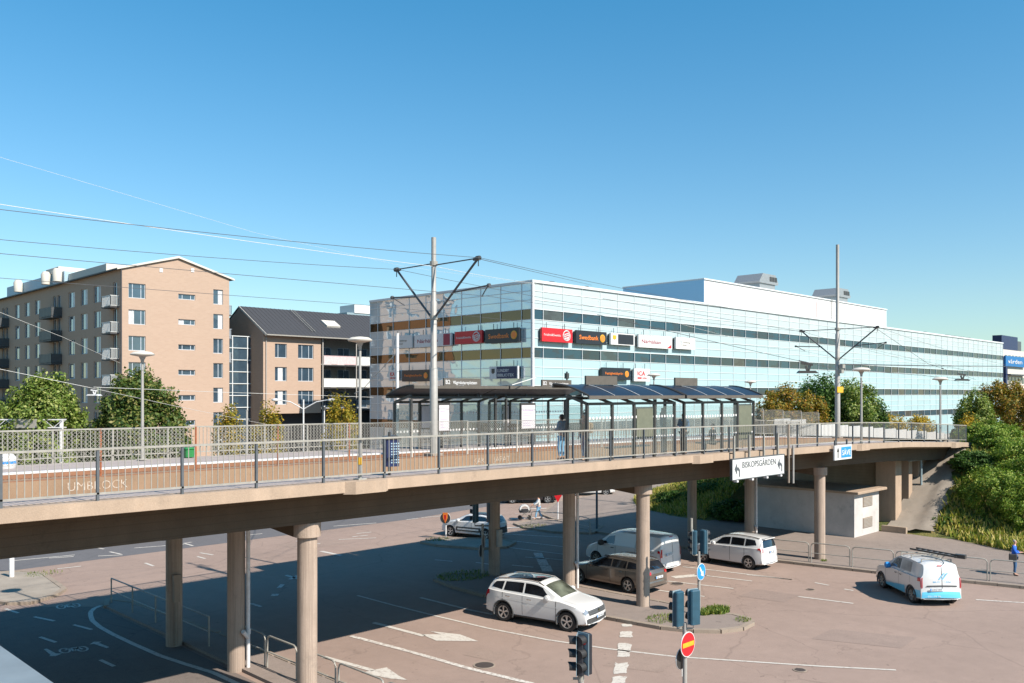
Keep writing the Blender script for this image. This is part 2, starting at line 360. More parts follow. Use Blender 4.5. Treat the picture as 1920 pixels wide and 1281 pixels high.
sheet('road', [(-60, -20), (140, -20), (140, 95), (-60, 95)], 0.0, M['asphalt'])
sheet('side_road', [(-60, 48.2), (38, 48.2), (60, 51), (120, 56), (120, 66), (60, 62), (-60, 60)], 0.004, M['asphalt_dark'])
sheet('cycle_path', [(-10, 23), (13.2, 20), (13.4, 37.5), (11.4, 39.4), (-10, 39.8)], 0.008, M['asphalt_cycle'])
# pavement beside the carriageway on the right, with its kerb
pav = [(44.8, 2), (44.6, 9), (43.9, 12.5), (43.0, 16), (42.4, 19.5), (41.9, 22.5), (41.8, 27), (42.2, 32), (43.0, 37), (46.0, 43), (52, 47), (66, 49), (100, 50), (100, 2)]
def kerbed(name, poly, h, mtop, w_=0.18, parent=None):
    o = MB().prism(poly, -0.1, h).build(name, mtop); tag(o, kind='structure')
    return o
def kerb_line(pts, h, w_=0.2, close=False, name='kerb'):
    b = MB(); P = [Vector((p[0], p[1], 0)) for p in pts]
    if close: P.append(P[0].copy())
    for p, q in zip(P[:-1], P[1:]):
        L_ = (q - p).length; k = max(1, int(round(L_ / 1.0)))
        for i in range(k):
            a = p.lerp(q, i / k + 0.004); c = p.lerp(q, (i + 1) / k - 0.004)
            b.bar((a.x, a.y, h / 2 - 0.02 + random.uniform(-.006, .006)), (c.x, c.y, h / 2 - 0.02 + random.uniform(-.006, .006)), w_, h + 0.06)
    return tag(b.build(name, M['stone']), kind='structure')
kerbed('pavement', pav, 0.115, M['asphalt_path']); kerb_line(pav[:12], 0.125)
left_strip = [(13.4, 10), (15.0, 10), (14.9, 30), (14.5, 37), (14.0, 38.2), (13.5, 37)]
kerbed('footway', left_strip, 0.10, M['asphalt_path']); kerb_line(left_strip[1:], 0.11)
# the terrain behind the bridge end, carrying the tram line down
nx_ = 0
grid_mesh('embankment', 48, 140, 2, 62, 1.0, lambda u, v: hill(u, v) - 0.06 + 0.05 * math.sin(u * 1.7) * math.sin(v * 1.3) + (0.2 if hill(u, v) > 0 else 0.0), M['grassg'])
sheet('tram_bed', [(64, 22.2), (130, 22.2), (130, 32), (64, 32)], 0, M['ballast'])
ob_ = bpy.data.objects['tram_bed']; me_ = ob_.data
me_.clear_geometry(); us_ = list(range(64, 131, 3)); me_.from_pydata([(u, v, zd(u) + 0.12) for u in us_ for v in (21.5, 32.6)], [], [(2 * i, 2 * i + 2, 2 * i + 3, 2 * i + 1) for i in range(len(us_) - 1)])
# paved slope beside the abutment
sl = None; Pn = [(55.6, 21.9, .14), (55.6, 18.2, .14), (58.0, 18.6, .9), (62.0, 18.9, 3.2), (65.5, 19.2, 4.9), (65.5, 21.9, 5.1), (60.5, 21.9, 2.5)]
nv_ = 8; nu_ = 22; vs0 = []
for i in range(nu_ + 1):
    for j in range(nv_ + 1):
        u = 55.6 + 10.4 * i / nu_; lo = 19.3 + .05 * i + .25 * math.sin(i * 1.9); v = lo + (22.3 - lo) * j / nv_; vs0.append((u, v, max(hill(u, v) + .26, .135) + .02 * math.sin(u * 5 + v * 3)))
me_ = bpy.data.meshes.new('paved_slope'); me_.from_pydata(vs0, [], [(i * (nv_ + 1) + j, (i + 1) * (nv_ + 1) + j, (i + 1) * (nv_ + 1) + j + 1, i * (nv_ + 1) + j + 1) for i in range(nu_) for j in range(nv_)])
tag(link('paved_slope', me_, M['slabs'], None, True), kind='structure')
sl2 = MB().bar((55.45, 20.9, .25), (55.45, 22.4, .25), .25, .5); tag(sl2.build('kerb', M['conc']), kind='structure')

# traffic islands
def island(pts, m, name='traffic_island'):
    kerbed(name, pts, 0.11, m); kerb_line(pts, 0.12, 0.22, True)
isl = [G(817, 1090), G(850, 1103), G(910, 1120), G(1000, 1136), G(1120, 1158), G(1240, 1180), G(1300, 1186), G(1350, 1187), G(1390, 1182), G(1410, 1172), G(1402, 1164), G(1375, 1157), G(1330, 1152)]
isl += [Vector((30.2, 20.5, 0)), Vector((30.0, 26, 0)), Vector((29.4, 30.5, 0)), G(850, 1079), G(822, 1083)]
island(isl, M['asphalt_path'])
island([G(790, 1019), G(835, 1012), G(935, 1013), G(965, 1020), G(950, 1028), G(900, 1031), G(820, 1025)], M['slabs'])
island([G(965, 984), G(1000, 978), G(1078, 976), G(1130, 990), G(1110, 1002), G(1040, 1000), G(985, 992)], M['asphalt_path'])
island([G(-60, 1078), G(0, 1077), G(40, 1075), G(80, 1079), G(120, 1108), G(105, 1118), G(60, 1133), G(15, 1134), G(-60, 1122)], M['slabs'])

M['patch'] = asphalt('road_patch', (0.25, 0.185, 0.155, 1), 0.15, 0.0); M['patch2'] = asphalt('road_patch_old', (0.265, 0.195, 0.16, 1), 0.15, 0.3)
# painted markings (each laid just above the surface it lies on)
mk = MB(); mkw = MB()
def stripe(pts, w_, b=None, z=0.012):
    b = b or mk
    P = [Vector((p[0], p[1], 0)) for p in pts]
    for p, q in zip(P[:-1], P[1:]):
        d = (q - p).normalized(); nn = Vector((-d.y, d.x, 0)) * w_ / 2
        b.add([(p - nn) + Vector((0, 0, z)), (q - nn) + Vector((0, 0, z)), (q + nn) + Vector((0, 0, z)), (p + nn) + Vector((0, 0, z))], [(0, 1, 2, 3)])
def pxl(pts, w_=0.12, b=None): stripe([G(*p) for p in pts], w_, b)
def area(pts, b=None, z=0.012):
    b = b or mk; P = [G(*p) for p in pts]; b.add([(p.x, p.y, z) for p in P], [tuple(range(len(P)))])
pxl([(670, 1117), (740, 1136)], .12); pxl([(740, 1136), (811, 1154), (917, 1179), (1025, 1200), (1140, 1217), (1268, 1232), (1540, 1250), (1680, 1257)], .12)
pxl([(658, 1193), (768, 1222), (880, 1254), (1000, 1283)], .2, mkw); pxl([(788, 1121), (880, 1144), (925, 1153)], .16)
pxl([(700, 1168), (795, 1193)], .2); area([(790, 1190), (826, 1190), (806, 1184), (862, 1190), (897, 1203), (818, 1202)])
pxl([(606, 1232), (700, 1258)], .2); area([(678, 1262), (705, 1256), (725, 1252), (748, 1268), (765, 1276), (730, 1273)])
for a, b_ in (((1280, 1063), (1485, 1087)), ((1300, 1077), (1410, 1090)), ((1252, 1090), (1375, 1104)), ((1232, 1107), (1321, 1119)), ((1400, 1078), (1485, 1087)),
              ((1528, 1093), (1554, 1098)), ((1496, 1119), (1600, 1132)), ((1830, 1125), (1925, 1131)), ((1583, 1105), (1600, 1108)), ((815, 1050), (848, 1053)), ((892, 1055), (928, 1060)), ((960, 1060), (1000, 1064)),
              ((635, 1012), (705, 1009)), ((660, 1007), (690, 1004)), ((790, 971), (838, 967)), ((625, 987), (706, 981)), ((460, 1004), (492, 1001)), ((668, 1001), (696, 998)), ((762, 975), (784, 972)), ((555, 1015), (600, 1020)),
              ((22, 1052), (140, 1041)), ((92, 1047), (138, 1044)), ((184, 1043), (230, 1041)), ((206, 1035), (228, 1040)), ((252, 1028), (345, 1021)), ((180, 1027), (195, 1030)), ((345, 1019), (362, 1024)), ((345, 1019), (360, 1017)), ((108, 1067), (152, 1062)), ((272, 1056), (288, 1062)),
              ((370, 1044), (385, 1048)), ((375, 1037), (400, 1041)), ((920, 1000), (1060, 1008)), ((930, 1011), (1070, 1027)), ((955, 1027), (1075, 1042)), ((985, 1045), (1078, 1052))):
    pxl([a, b_], .14, random.choice([mk, mk, mkw]))
pxl([(1262, 1083), (1320, 1078)], .5)
pxl([(536, 1079), (560, 1086)], .2, mkw); pxl([(543, 1087), (558, 1080)], .2, mkw); pxl([(523, 1103), (530, 1096)], .2, mkw); pxl([(514, 1118), (517, 1114)], .3, mkw)
pxl([(602, 1034), (640, 1042)], .25); pxl([(470, 1132), (490, 1138)], .15, mkw)
for k, (a, b_, c) in enumerate([(1000, 1037, 16), (1006, 1049, 18), (1012, 1061, 20)]): area([(a, b_), (a + c, b_), (a + c + 5, b_ + 11), (a + 5, b_ + 11)], mkw)
def blob(cx, cy, w_, h_, sk=0):   # worn crossing block with a ragged edge
    P = []
    for k in range(28):
        a = 2 * math.pi * k / 28; ex = 0.32
        x = math.copysign(abs(math.cos(a)) ** ex, math.cos(a)); y = math.copysign(abs(math.sin(a)) ** ex, math.sin(a))
        j = 1 + random.uniform(-.22, .07); P.append((cx + x * w_ / 2 * j - y * sk, cy + y * h_ / 2 * j))
    area(P)
blob(1175, 1173, 22, 5); blob(1173, 1190, 26, 13); blob(1171, 1215, 27, 18, 1); blob(1169, 1228, 26, 9, 1); blob(1164, 1254, 28, 22, 2); blob(1160, 1276, 29, 16, 2)
for k in range(7): pxl([(930 + k * 9, 1000 - k * 9 + 0), (1075 + k * 16, 992 - k * 8.5)], .4 if k % 2 else .12, mkw)
for y0 in (908, 915, 924, 935): pxl([(1080, y0 + 4), (1280, y0)], .14, mkw)
# cycle path marks
for a, b_ in (((10, 1142), (34, 1150)), ((64, 1157), (102, 1165)), ((138, 1172), (172, 1181)), ((75, 1195), (105, 1205)), ((188, 1238), (214, 1250))): pxl([a, b_], .13)
pxl([(190, 1136), (177, 1141), (170, 1148), (170, 1155), (173, 1164), (187, 1176), (212, 1190), (250, 1208), (300, 1230), (345, 1245), (400, 1262), (450, 1285)], .18)
def cyc(cx, cy, k):
    for s in (-1, 1):
        pts = [(cx + s * 15 * k + 9 * k * math.cos(a * math.pi / 6), cy - s * 1.5 * k + 4 * k * math.sin(a * math.pi / 6)) for a in range(13)]
        pxl(pts, .07)
    pxl([(cx - 15 * k, cy + 1), (cx - 5 * k, cy - 3 * k), (cx + 8 * k, cy - 4 * k), (cx + 15 * k, cy - 1)], .07); pxl([(cx - 5 * k, cy - 3 * k), (cx + 1 * k, cy + 3 * k), (cx + 8 * k, cy - 4 * k)], .07)
cyc(128, 1137, 0.9); cyc(138, 1219, 1.1)
area([(82, 1218), (88, 1217), (105, 1226), (117, 1226), (104, 1231), (92, 1231), (95, 1229)]); area([(200, 1216), (205, 1214), (185, 1206), (191, 1204), (176, 1204), (168, 1209), (176, 1208)])
# repaired strips and patches in the carriageway
for k, pp in enumerate([[(1190, 1215), (1290, 1226), (1240, 1262), (1130, 1248)], [(1420, 1105), (1500, 1116), (1470, 1130), (1385, 1118)], [(520, 1022), (620, 1012), (660, 1020), (560, 1031)], [(1560, 1180), (1720, 1196), (1690, 1216), (1520, 1198)], [(900, 1215), (955, 1226), (925, 1240), (868, 1228)], [(1100, 922), (1250, 912), (1260, 919), (1105, 930)]]):
    sheet('road_patch', [G(*q) for q in pp], .005 + .0004 * k, M['patch'] if k % 2 else M['patch2'])
tag(mk.build('road_marking', M['line'], fix=False), kind='structure'); tag(mkw.build('road_marking', M['line_worn'], fix=False), kind='structure')
M['manhole'] = MAT('cast_iron', (0.07, 0.055, 0.05, 1), 0.7, 0.3)
def manhole(px, py, r, lab):
    p = G(px, py); e = empty('manhole_cover', (p.x, p.y, 0.006), 0, lab, 'manhole cover', 'manhole covers in the road')
    rg = MB().lathe([(r, 0), (r, 0.012), (r - .05, 0.014), (r - .05, 0)], 28); rg.build('rim', M['stone'], e)
    b = MB().lathe([(r - .055, 0), (r - .055, .012), (0.02, .013)], 28)
    for k in range(-3, 4): b.box(-math.sqrt(max(0.01, (r - .1) ** 2 - (k * r / 4.5) ** 2)), math.sqrt(max(0.01, (r - .1) ** 2 - (k * r / 4.5) ** 2)), k * r / 4.5 - .012, k * r / 4.5 + .012, .012, .019)
    b.build('lid', M['manhole'], e)
manhole(908, 1248, .36, 'iron manhole cover in the sunlit road left of the near signal'); manhole(1500, 1257, .22, 'small iron cover in the road right of the no entry sign')
manhole(1270, 1095, .33, 'iron manhole cover beside the lane lines behind the blue arrow sign'); manhole(1520, 1106, .2, 'small iron cover in the lane left of the service van')
# grey ledge at the viewer's feet
lg = MB().cbox(-1.2, 2.05, 0.6, 9.5, 6.55, 6.8, .03); lg.box(-1.1, 1.9, 0.7, 9.4, 0, 6.55)
tag(lg.build('ledge', MAT('ledge_metal', (0.17, 0.20, 0.22, 1), 0.6, 0, 0.15, 2)), 'grey ledge of a parapet at the bottom left edge of the picture', 'ledge')
sheet('ledge_roof', [(-1.15, .7), (1.1, .7), (1.1, 6.6), (-1.15, 7.4)], 6.812, MAT('ledge_pink', (0.42, 0.33, 0.31, 1), 0.8, 0, 0.3, 5))

# =====================================================================  THE BRIDGE
def rebase(root, loc):
    loc = Vector(loc); root.location = loc
    for c in KIDS(root): c.location = c.location - loc
br = empty('tram_bridge', label='long concrete tram bridge on round columns crossing the road', cat='bridge')
US = [u + 0.0 for u in np.arange(-30, 66.1, 1.0)]
MB().extrude([(19.87, 0), (20.35, 0), (20.35, -.04), (22.0, -.04), (22.0, -.30), (21.0, -.50), (20.9, -.40), (19.95, -.32), (19.87, -.30)], US, zd).build('edge_slab', M['conc_edge'], br)
MB().extrude([(20.352, -.035), (21.7, -.035), (21.7, -.06), (20.352, -.06)], US, lambda u: zd(u) + .004).build('walkway', M['walk'], br)
MB().extrude([(21.7, -.03), (21.95, -.03), (21.95, -.12), (21.7, -.12)], US, zd).build('platform_edge', M['white'], br)
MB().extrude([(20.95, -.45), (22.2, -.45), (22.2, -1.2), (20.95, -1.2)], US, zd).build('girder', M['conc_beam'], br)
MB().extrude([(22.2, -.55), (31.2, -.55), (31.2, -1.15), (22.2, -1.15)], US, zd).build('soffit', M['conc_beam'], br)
MB().extrude([(22.0, -.48), (25.7, -.48), (25.7, -.545), (22.0, -.545)], US, zd).build('track_bed', M['ballast'], br)
MB().extrude([(25.7, 0), (26.5, 0), (26.5, -.545), (25.7, -.545)], US, zd).build('plinth', M['plinth'], br)
MB().extrude([(26.5, -.14), (28.9, -.14), (28.9, -.545), (26.5, -.545)], US, zd).build('track_bed', M['ballast'], br)
MB().extrude([(28.9, -.0), (29.15, -.0), (29.15, -.545), (28.9, -.545)], US, zd).build('platform_edge', M['white'], br)
MB().extrude([(29.15, -.03), (32.35, -.03), (32.35, -.35), (31.2, -.545), (29.15, -.545)], US, zd).build('far_platform', M['walk'], br)
for v, dz in ((22.9, -.34), (24.33, -.34), (25.72, .03), (26.95, -.02), (28.4, -.02)):
    MB().extrude([(v, dz), (v + .07, dz), (v + .07, dz - .14), (v, dz - .14)], US, zd).build('rail', M['rail'], br)
cols = [(13.2, 21.3), (13.4, 25.8), (13.2, 29.9), (29.1, 21.5), (29.35, 25.75), (29.0, 30.2), (43.8, 20.95), (44.6, 25.5), (45.0, 29.6), (-2.0, 21.3), (-2.0, 25.8)]
for i, (u, v) in enumerate(cols):
    top = zd(u) - 1.2
    near = i in (0, 3, 6, 9)
    ct = top - (.42 if near else 0.02)
    MB().lathe([(.275, -.05), (.275, ct)], 32, (u, v, 0)).build('column', M['conc_col'], br, True)
    if near:
        MB().lathe([(.31, ct - .0), (.375, ct + .02), (.375, top - .004)], 32, (u, v, 0)).build('capital', M['conc_col'], br, True)
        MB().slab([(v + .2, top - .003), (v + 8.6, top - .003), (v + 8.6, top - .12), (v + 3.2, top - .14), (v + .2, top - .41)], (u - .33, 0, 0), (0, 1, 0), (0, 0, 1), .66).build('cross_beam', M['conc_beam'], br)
for (u, v, h0) in ((13.55, 25.53, 5.1), (29.5, 25.48, 5.0), (44.75, 25.23, 4.85)):
    b = MB().tube([(u + .12, v, h0), (u + .12, v, 1.1), (u + .12, v, 0.02)], .062, 10); b.tube([(u + .12, v, 1.32), (u + .12, v, 1.16)], .08, 10)
    b.tube([(u - .12, v - .12, 1.30), (u + .12, v, 1.05)], .07, 10)
    b.build('drainpipe', M['white'], br, True)
# bulges of the edge slab under the lamp posts
for u in (14.2, 31.0, 46.6, 61.0):
    z = zd(u); MB().slab([(-.75, 0), (.75, 0), (.5, -.22), (-.5, -.22)], (u, 19.9, z - .34), (1, 0, 0), (0, 1, 0), .335).build('lamp_bracket', M['conc_edge'], br)
# electric box and pipe on the second column
b = MB().box(13.0, 13.2, 29.42, 29.58, 1.6, 2.35); b.tube([(13.1, 29.5, 1.6), (13.1, 29.5, .1)], .05, 8); b.box(12.96, 13.24, 29.40, 29.5, 2.35, 2.55)
b.build('junction_box', M['stone'], br)
b = MB().box(28.85, 29.1, 29.75, 29.9, 1.5, 2.3); b.build('junction_box', M['pole'], br)
# abutment at the far end: wall, side pillars, wing
MB().box(57.6, 58.2, 23.4, 32.5, -.1, 4.78).build('abutment', M['conc'], br)
MB().cbox(56.6, 57.55, 22.0, 23.3, -.1, 4.55, .03).build('abutment_pillar', M['conc_edge'], br)
MB().box(58.6, 59.2, 21.95, 23.3, .1, 4.6).build('abutment_pillar', M['conc_edge'], br)
MB().box(60.4, 66.5, 22.0, 22.6, .1, 4.4).build('wing_wall', M['conc_edge'], br)
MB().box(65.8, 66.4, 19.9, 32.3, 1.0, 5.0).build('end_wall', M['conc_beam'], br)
b = MB().tube([(59.8, 21.6, 4.5), (59.8, 21.6, .9)], .07, 10); b.tube([(58.0, 21.7, 4.45), (59.8, 21.6, 4.45)], .06, 8); b.build('drainpipe', M['bluegrey'], br, True)
# chalk writing sprayed on the plinth
M['chalk'] = worn_paint('chalk', (0.48, 0.42, 0.36, 1), (0.31, 0.19, 0.11, 1), 0.5)
p = PV(127, 920, 25.7)
for tx, u0, zz, w_, h_ in (('UMBROCK', p.x, zd(9) - .33, 1.62, .25), ('KAK', PV(888, 860, 25.7).x, zd(24) - .36, .62, .25), ('JAPAT', PV(925, 858, 25.7).x, zd(25) - .34, .95, .24)):
    text_obj(tx, (u0, 25.698, zz), (1, 0, -.008), (0, 0, 1), h_, M['chalk'], br, 'graffiti', .004, w_, -0.015)
rebase(br, (20, 26, 0))
# tie of the ramp below the right hand pavement: utility building
ub = empty('utility_building', label='low white rendered utility building with two grey vents, under the bridge end', cat='building')
M['render_wall'] = concrete('render_wall', (0.50, 0.47, 0.45, 1), 0.15, False)
MB().box(51.7, 55.3, 22.55, 29.6, .1, 2.75).build('wall', M['render_wall'], ub)
MB().cbox(51.45, 55.75, 22.2, 29.9, 2.75, 2.9, .03).build('roof', M['conc_edge'], ub)
for z0 in (.55, 1.85):
    f = MB().box(52.9, 54.25, 22.515, 22.548, z0, z0 + .62); f.build('vent', M['stone'], ub)
    g = MB()
    for k in range(7): g.box(52.95, 54.2, 22.49, 22.512, z0 + .05 + k * .08, z0 + .08 + k * .08)
    o = g.build('slats', M['pole'], KIDS(ub)[-1])
rebase(ub, (53.5, 26, 0))

# =====================================================================  RAILINGS AND FENCES
def bar_fence(name, lab, us, v, zf, h, sp, mats, grp=None, thick=.016, mesh_h=None):
    """posts at us; bars between; thing with one bar panel per bay"""
    mr, mp, mb_ = mats; e = empty(name, label=lab, cat='railing')
    if grp: e['group'] = grp
    for a, b_ in zip(us[:-1], us[1:]):
        q = MB(); za, zb = zf(a), zf(b_)
        q.bar((a, v, za + .16), (b_, v, zb + .16), .03, .04)
        k = max(1, int(round((b_ - a) / sp)))
        for i in range(1, k):
            u = a + (b_ - a) * i / k; z = za + (zb - za) * i / k; q.bar((u, v, z + .17), (u, v, z + h - .02), thick)
        q.build('bar_panel', mb_, e)
        MB().bar((a, v, za + h), (b_, v, zb + h), .06, .05).build('top_rail', mr, e)
    for u in us: MB().bar((u, v + .02, zf(u) - .12), (u, v + .02, zf(u) + h - .02), .055, .07).build('post', mp, e)
    rebase(e, ((us[0] + us[-1]) / 2, v, zf((us[0] + us[-1]) / 2))); return e
nu = [-2.4, -.5, 1.4, 3.3, 5.22, 7.12, 9.03, 10.94, 12.9, 14.9, 16.92, 18.94, 20.97, 23.03, 25.1, 27.15, 29.25, 31.3, 33.3, 35.4, 37.4, 39.5, 41.6, 43.7, 45.7, 47.8, 49.8, 51.9, 53.9, 55.9, 58.0, 60.0, 62.0, 63.5]
bar_fence('bridge_railing', 'long grey steel bar railing along the near edge of the tram bridge', nu, 20.0, zd, 1.14, .152, (M['galv'], M['galv_d'], M['galv']))  # posts take the darker metal to imitate their backlit sides
fu = [-10 + 2.0 * k for k in range(38)]
bar_fence('bridge_railing', 'grey steel bar railing along the far edge of the tram bridge behind the platform', fu, 32.25, zd, 1.12, .152, (M['galv'], M['galv'], M['galv']), thick=.02)
mf = empty('mesh_fence', label='wire mesh fence on rusty and white posts between the two tram tracks', cat='fence')
def chain(q, a, b_, v, z0, z1, c=.11, r=.0045):
    W, H = b_ - a, z1 - z0; k = int((W + H) / c)
    for i in range(k + 1):
        s = i * c
        for d in (0, 1):
            p0 = (s, 0) if s <= W else (W, s - W); x, y = p0; t = min(x, H - y)
            p1 = (x - t, y + t)
            if t < .02: continue
            if d: p0, p1 = (W - p0[0], p0[1]), (W - p1[0], p1[1])
            A = Vector((a + p0[0], v, z0 + p0[1])); B = Vector((a + p1[0], v, z0 + p1[1])); n_ = (B - A).normalized().cross(Vector((0, 1, 0))) * r
            q.add([A - n_ + Vector((0, -r, 0)), A + n_ + Vector((0, -r, 0)), A + Vector((0, r, 0)), B - n_ + Vector((0, -r, 0)), B + n_ + Vector((0, -r, 0)), B + Vector((0, r, 0))], [(0, 1, 4, 3), (1, 2, 5, 4), (2, 0, 3, 5)])
for k in range(-3, 13):
    u = 9.37 + 2.84 * k; z = zd(u); m_ = M['rust'] if k in (0, 1, 2, 3) else M['cream']
    MB().tube([(u, 26.1, z - .05), (u, 26.1, z + 1.36)], .028, 8).build('post', m_, mf)
    a, b_ = u, u + 2.84
    if k == 1: a = 12.62
    if k == 0: b_ = 11.8
    if k < 12:
        q = MB(); chain(q, a, b_, 26.07, z + .42, z + 1.32); q.bar((a, 26.07, z + 1.33), (b_, 26.07, z + 1.33), .02); q.bar((a, 26.07, z + .41), (b_, 26.07, z + .41), .012)
        q.build('mesh_panel', M['galv'], mf, fix=False)
rebase(mf, (20, 26.1, 6.3))
# light panels along the descending line beyond the bridge
pf = empty('panel_fence', label='stepped pale grey panel fence along the tram line beyond the bridge end', cat='fence')
for k in range(15):
    u = 61 + 2.6 * k; z = zd(u); MB().cbox(u, u + 2.5, 32.75, 32.85, z - .4, z + 1.0 + (.25 if k < 2 else 0), .01).build('panel', M['fwhite'], pf)
rebase(pf, (80, 32.8, 4.5))
tf = empty('mesh_fence', label='tall fine wire mesh fence behind the far rails, right of the shelters', cat='fence')
for k in range(6):
    u = 53 + 3.0 * k; z = zd(u); MB().tube([(u, 32.6, z), (u, 32.6, z + 1.95)], .03, 6).build('post', M['pole'], tf)
    if k < 5:
        q = MB(); chain(q, u, u + 3, 32.6, z + .05, z + 1.9, .14, .006); q.build('mesh_panel', M['galv'], tf, fix=False)
rebase(tf, (60, 32.6, 6))
# tubular hoop barriers beside the carriageways
def hoop(p, q, lab, grp, h=1.02, mid=.5):
    p, q = Vector(p), Vector(q); e = empty('hoop_barrier', (p + q) / 2, 0, lab, 'barrier', grp); o = (p + q) / 2
    d = (q - p).normalized(); z = Vector((0, 0, 1)); r = .16; pts = [p - o]
    pts += [p - o + z * (h - r), p - o + z * (h - r * .3) + d * r * .3, p - o + z * h + d * r, q - o + z * h - d * r, q - o + z * (h - r * .3) - d * r * .3, q - o + z * (h - r), q - o]
    MB().tube(pts, .028, 10).build('frame', M['galv'], e, True)
    MB().tube([p - o + z * mid + d * .02, q - o + z * mid - d * .02], .02, 8).build('mid_rail', M['galv'], e, True)
rp = [(41.95, 22.9), (42.35, 20.9), (42.7, 18.9), (43.1, 16.9), (43.5, 14.9), (43.95, 12.95), (44.5, 10.9), (44.8, 8.9)]
nm = ['left end of the pavement row, behind the white compact car', 'behind the round column under the bridge', 'right of the round column', 'left of the service van', 'behind the service van', 'right of the service van', 'in front of the man in the blue jacket']
for k in range(7):
    a, b_ = Vector((rp[k][0] + .25, rp[k][1], .1)), Vector((rp[k + 1][0] + .25, rp[k + 1][1], .1)); d = (b_ - a).normalized() * .06
    hoop(a + d, b_ - d, 'grey tubular hoop barrier ' + nm[k], 'hoop barriers along the right pavement')
nm2 = ['against the first round column', 'between the two lit columns', 'behind the nearest column', 'right of the nearest column', 'at the bottom edge, left of the red signal']
vs_ = [27.6, 25.2, 23.3, 21.2, 18.9, 16.9, 14.9]
lr = empty('guard_rail', label='long two bar guard rail in the shade along the cycle path', cat='guard rail')
gp = [37.4, 35.2, 33.0, 30.9, 28.6]
for k, v in enumerate(gp):
    MB().tube([(13.85, v, .05), (13.85, v, 1.12)], .028, 8).build('post', M['galv'], lr)
    if k < 4:
        MB().tube([(13.85, v, 1.12), (13.85, gp[k + 1], 1.12)], .028, 8).build('rail', M['galv'], lr); MB().tube([(13.85, v, .6), (13.85, gp[k + 1], .6)], .022, 8).build('rail', M['galv'], lr)
rebase(lr, (13.85, 33, 0))
for k in range(5):
    hoop((14.1, vs_[k + 1] + .95 if False else vs_[k] - .1, .1), (14.1, vs_[k + 1] + .05, .1), 'grey tubular hoop barrier ' + nm2[k], 'hoop barriers along the left footway')
b = G(22, 1086)
tag(MB().lathe([(.11, 0), (.11, 1.0), (.09, 1.04)], 16, (0, 0, 0)).build('bollard', M['white'], None, True), 'short white bollard on the paved island at the left edge', 'bollard').location = b
# =====================================================================  GLASS OFFICE BUILDING
gb = empty('office_building', label='long office building clad in pale blue glass panels with dark window bands', cat='building')
U0, U1, V0, V1, ZR = 60.8, 207.3, 58.0, 84.4, 19.6
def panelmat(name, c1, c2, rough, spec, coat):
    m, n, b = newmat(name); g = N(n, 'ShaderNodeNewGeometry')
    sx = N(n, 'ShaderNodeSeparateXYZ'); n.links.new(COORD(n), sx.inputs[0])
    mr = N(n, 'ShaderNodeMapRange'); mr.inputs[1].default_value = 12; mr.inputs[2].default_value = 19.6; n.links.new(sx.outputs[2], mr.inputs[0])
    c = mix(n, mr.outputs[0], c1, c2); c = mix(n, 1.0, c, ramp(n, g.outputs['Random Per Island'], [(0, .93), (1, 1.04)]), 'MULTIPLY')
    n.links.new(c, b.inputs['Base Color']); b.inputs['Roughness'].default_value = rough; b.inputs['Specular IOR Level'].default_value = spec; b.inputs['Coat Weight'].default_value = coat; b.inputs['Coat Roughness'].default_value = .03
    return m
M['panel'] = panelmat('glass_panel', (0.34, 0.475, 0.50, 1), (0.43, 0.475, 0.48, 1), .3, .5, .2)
def mirror(name, c, wav, met=.9, rough=.02):
    m, n, b = newmat(name); b.inputs['Base Color'].default_value = c; b.inputs['Metallic'].default_value = met; b.inputs['Roughness'].default_value = rough
    bump(n, b, noise(n, .28, 2), wav, 0.5); return m
M['mpanel'] = mirror('mirror_panel', (0.66, 0.72, 0.74, 1), .10, .45)
M['mwin'] = mirror('mirror_window', (0.17, 0.115, 0.065, 1), .05, .8)
M['winband'] = None; M['winband0'] = glassy('band_window', (0.012, 0.04, 0.065, 1), .03, 1.0, .03, .3, 0, .4)
m_, n_, b_ = newmat('band_window_pane'); oi = N(n_, 'ShaderNodeObjectInfo'); gi = N(n_, 'ShaderNodeNewGeometry'); ad_ = N(n_, 'ShaderNodeMath', operation='ADD'); n_.links.new(oi.outputs['Random'], ad_.inputs[0]); n_.links.new(gi.outputs['Random Per Island'], ad_.inputs[1]); fr_ = N(n_, 'ShaderNodeMath', operation='FRACT'); n_.links.new(ad_.outputs[0], fr_.inputs[0])
c_ = ramp(n_, fr_.outputs[0], [(0, (0.010, 0.035, 0.055, 1)), (.45, (0.016, 0.055, 0.08, 1)), (.7, (0.02, 0.03, 0.035, 1)), (.86, (0.035, 0.075, 0.09, 1)), (1, (0.06, 0.055, 0.045, 1))]); bl_ = ramp(n_, noise(n_, .5, 3, COORD(n_, 'Object', (1, 1, 2.2))), [(.5, 0.0), (.56, .45)])
n_.links.new(mix(n_, bl_, c_, (0.03, 0.022, 0.02, 1)), b_.inputs['Base Color']); b_.inputs['Roughness'].default_value = .04; b_.inputs['Specular IOR Level'].default_value = .8; M['winband'] = m_
M['mull'] = MAT('mullion', (0.58, 0.60, 0.60, 1), .4, 0, .03)
M['roofm'] = MAT('roof_membrane', (0.3, 0.3, 0.3, 1), .9)
MB().box(U0 + .12, U1 - .02, V0 + .12, V1 - .02, 0, ZR - .1).build('core_wall', M['roofm'], gb)
bands = [(15.96, 16.97), (12.24, 13.27), (8.54, 9.57), (4.84, 5.87)]
edges = []
zt = ZR
for lo, hi in bands:
    k = 3; edges.append([hi + (zt - hi) * i / k for i in range(k + 1)]); zt = lo
edges.append([0.3, 1.7, 3.2, 4.84])
bay = 2.93; us = [U0, U0 + bay / 2] + [U0 + bay / 2 + bay * i for i in range(1, 50)] + [U1]
vs = [V0, V0 + bay / 2] + [V0 + bay / 2 + bay * i for i in range(1, 9)] + [V1]
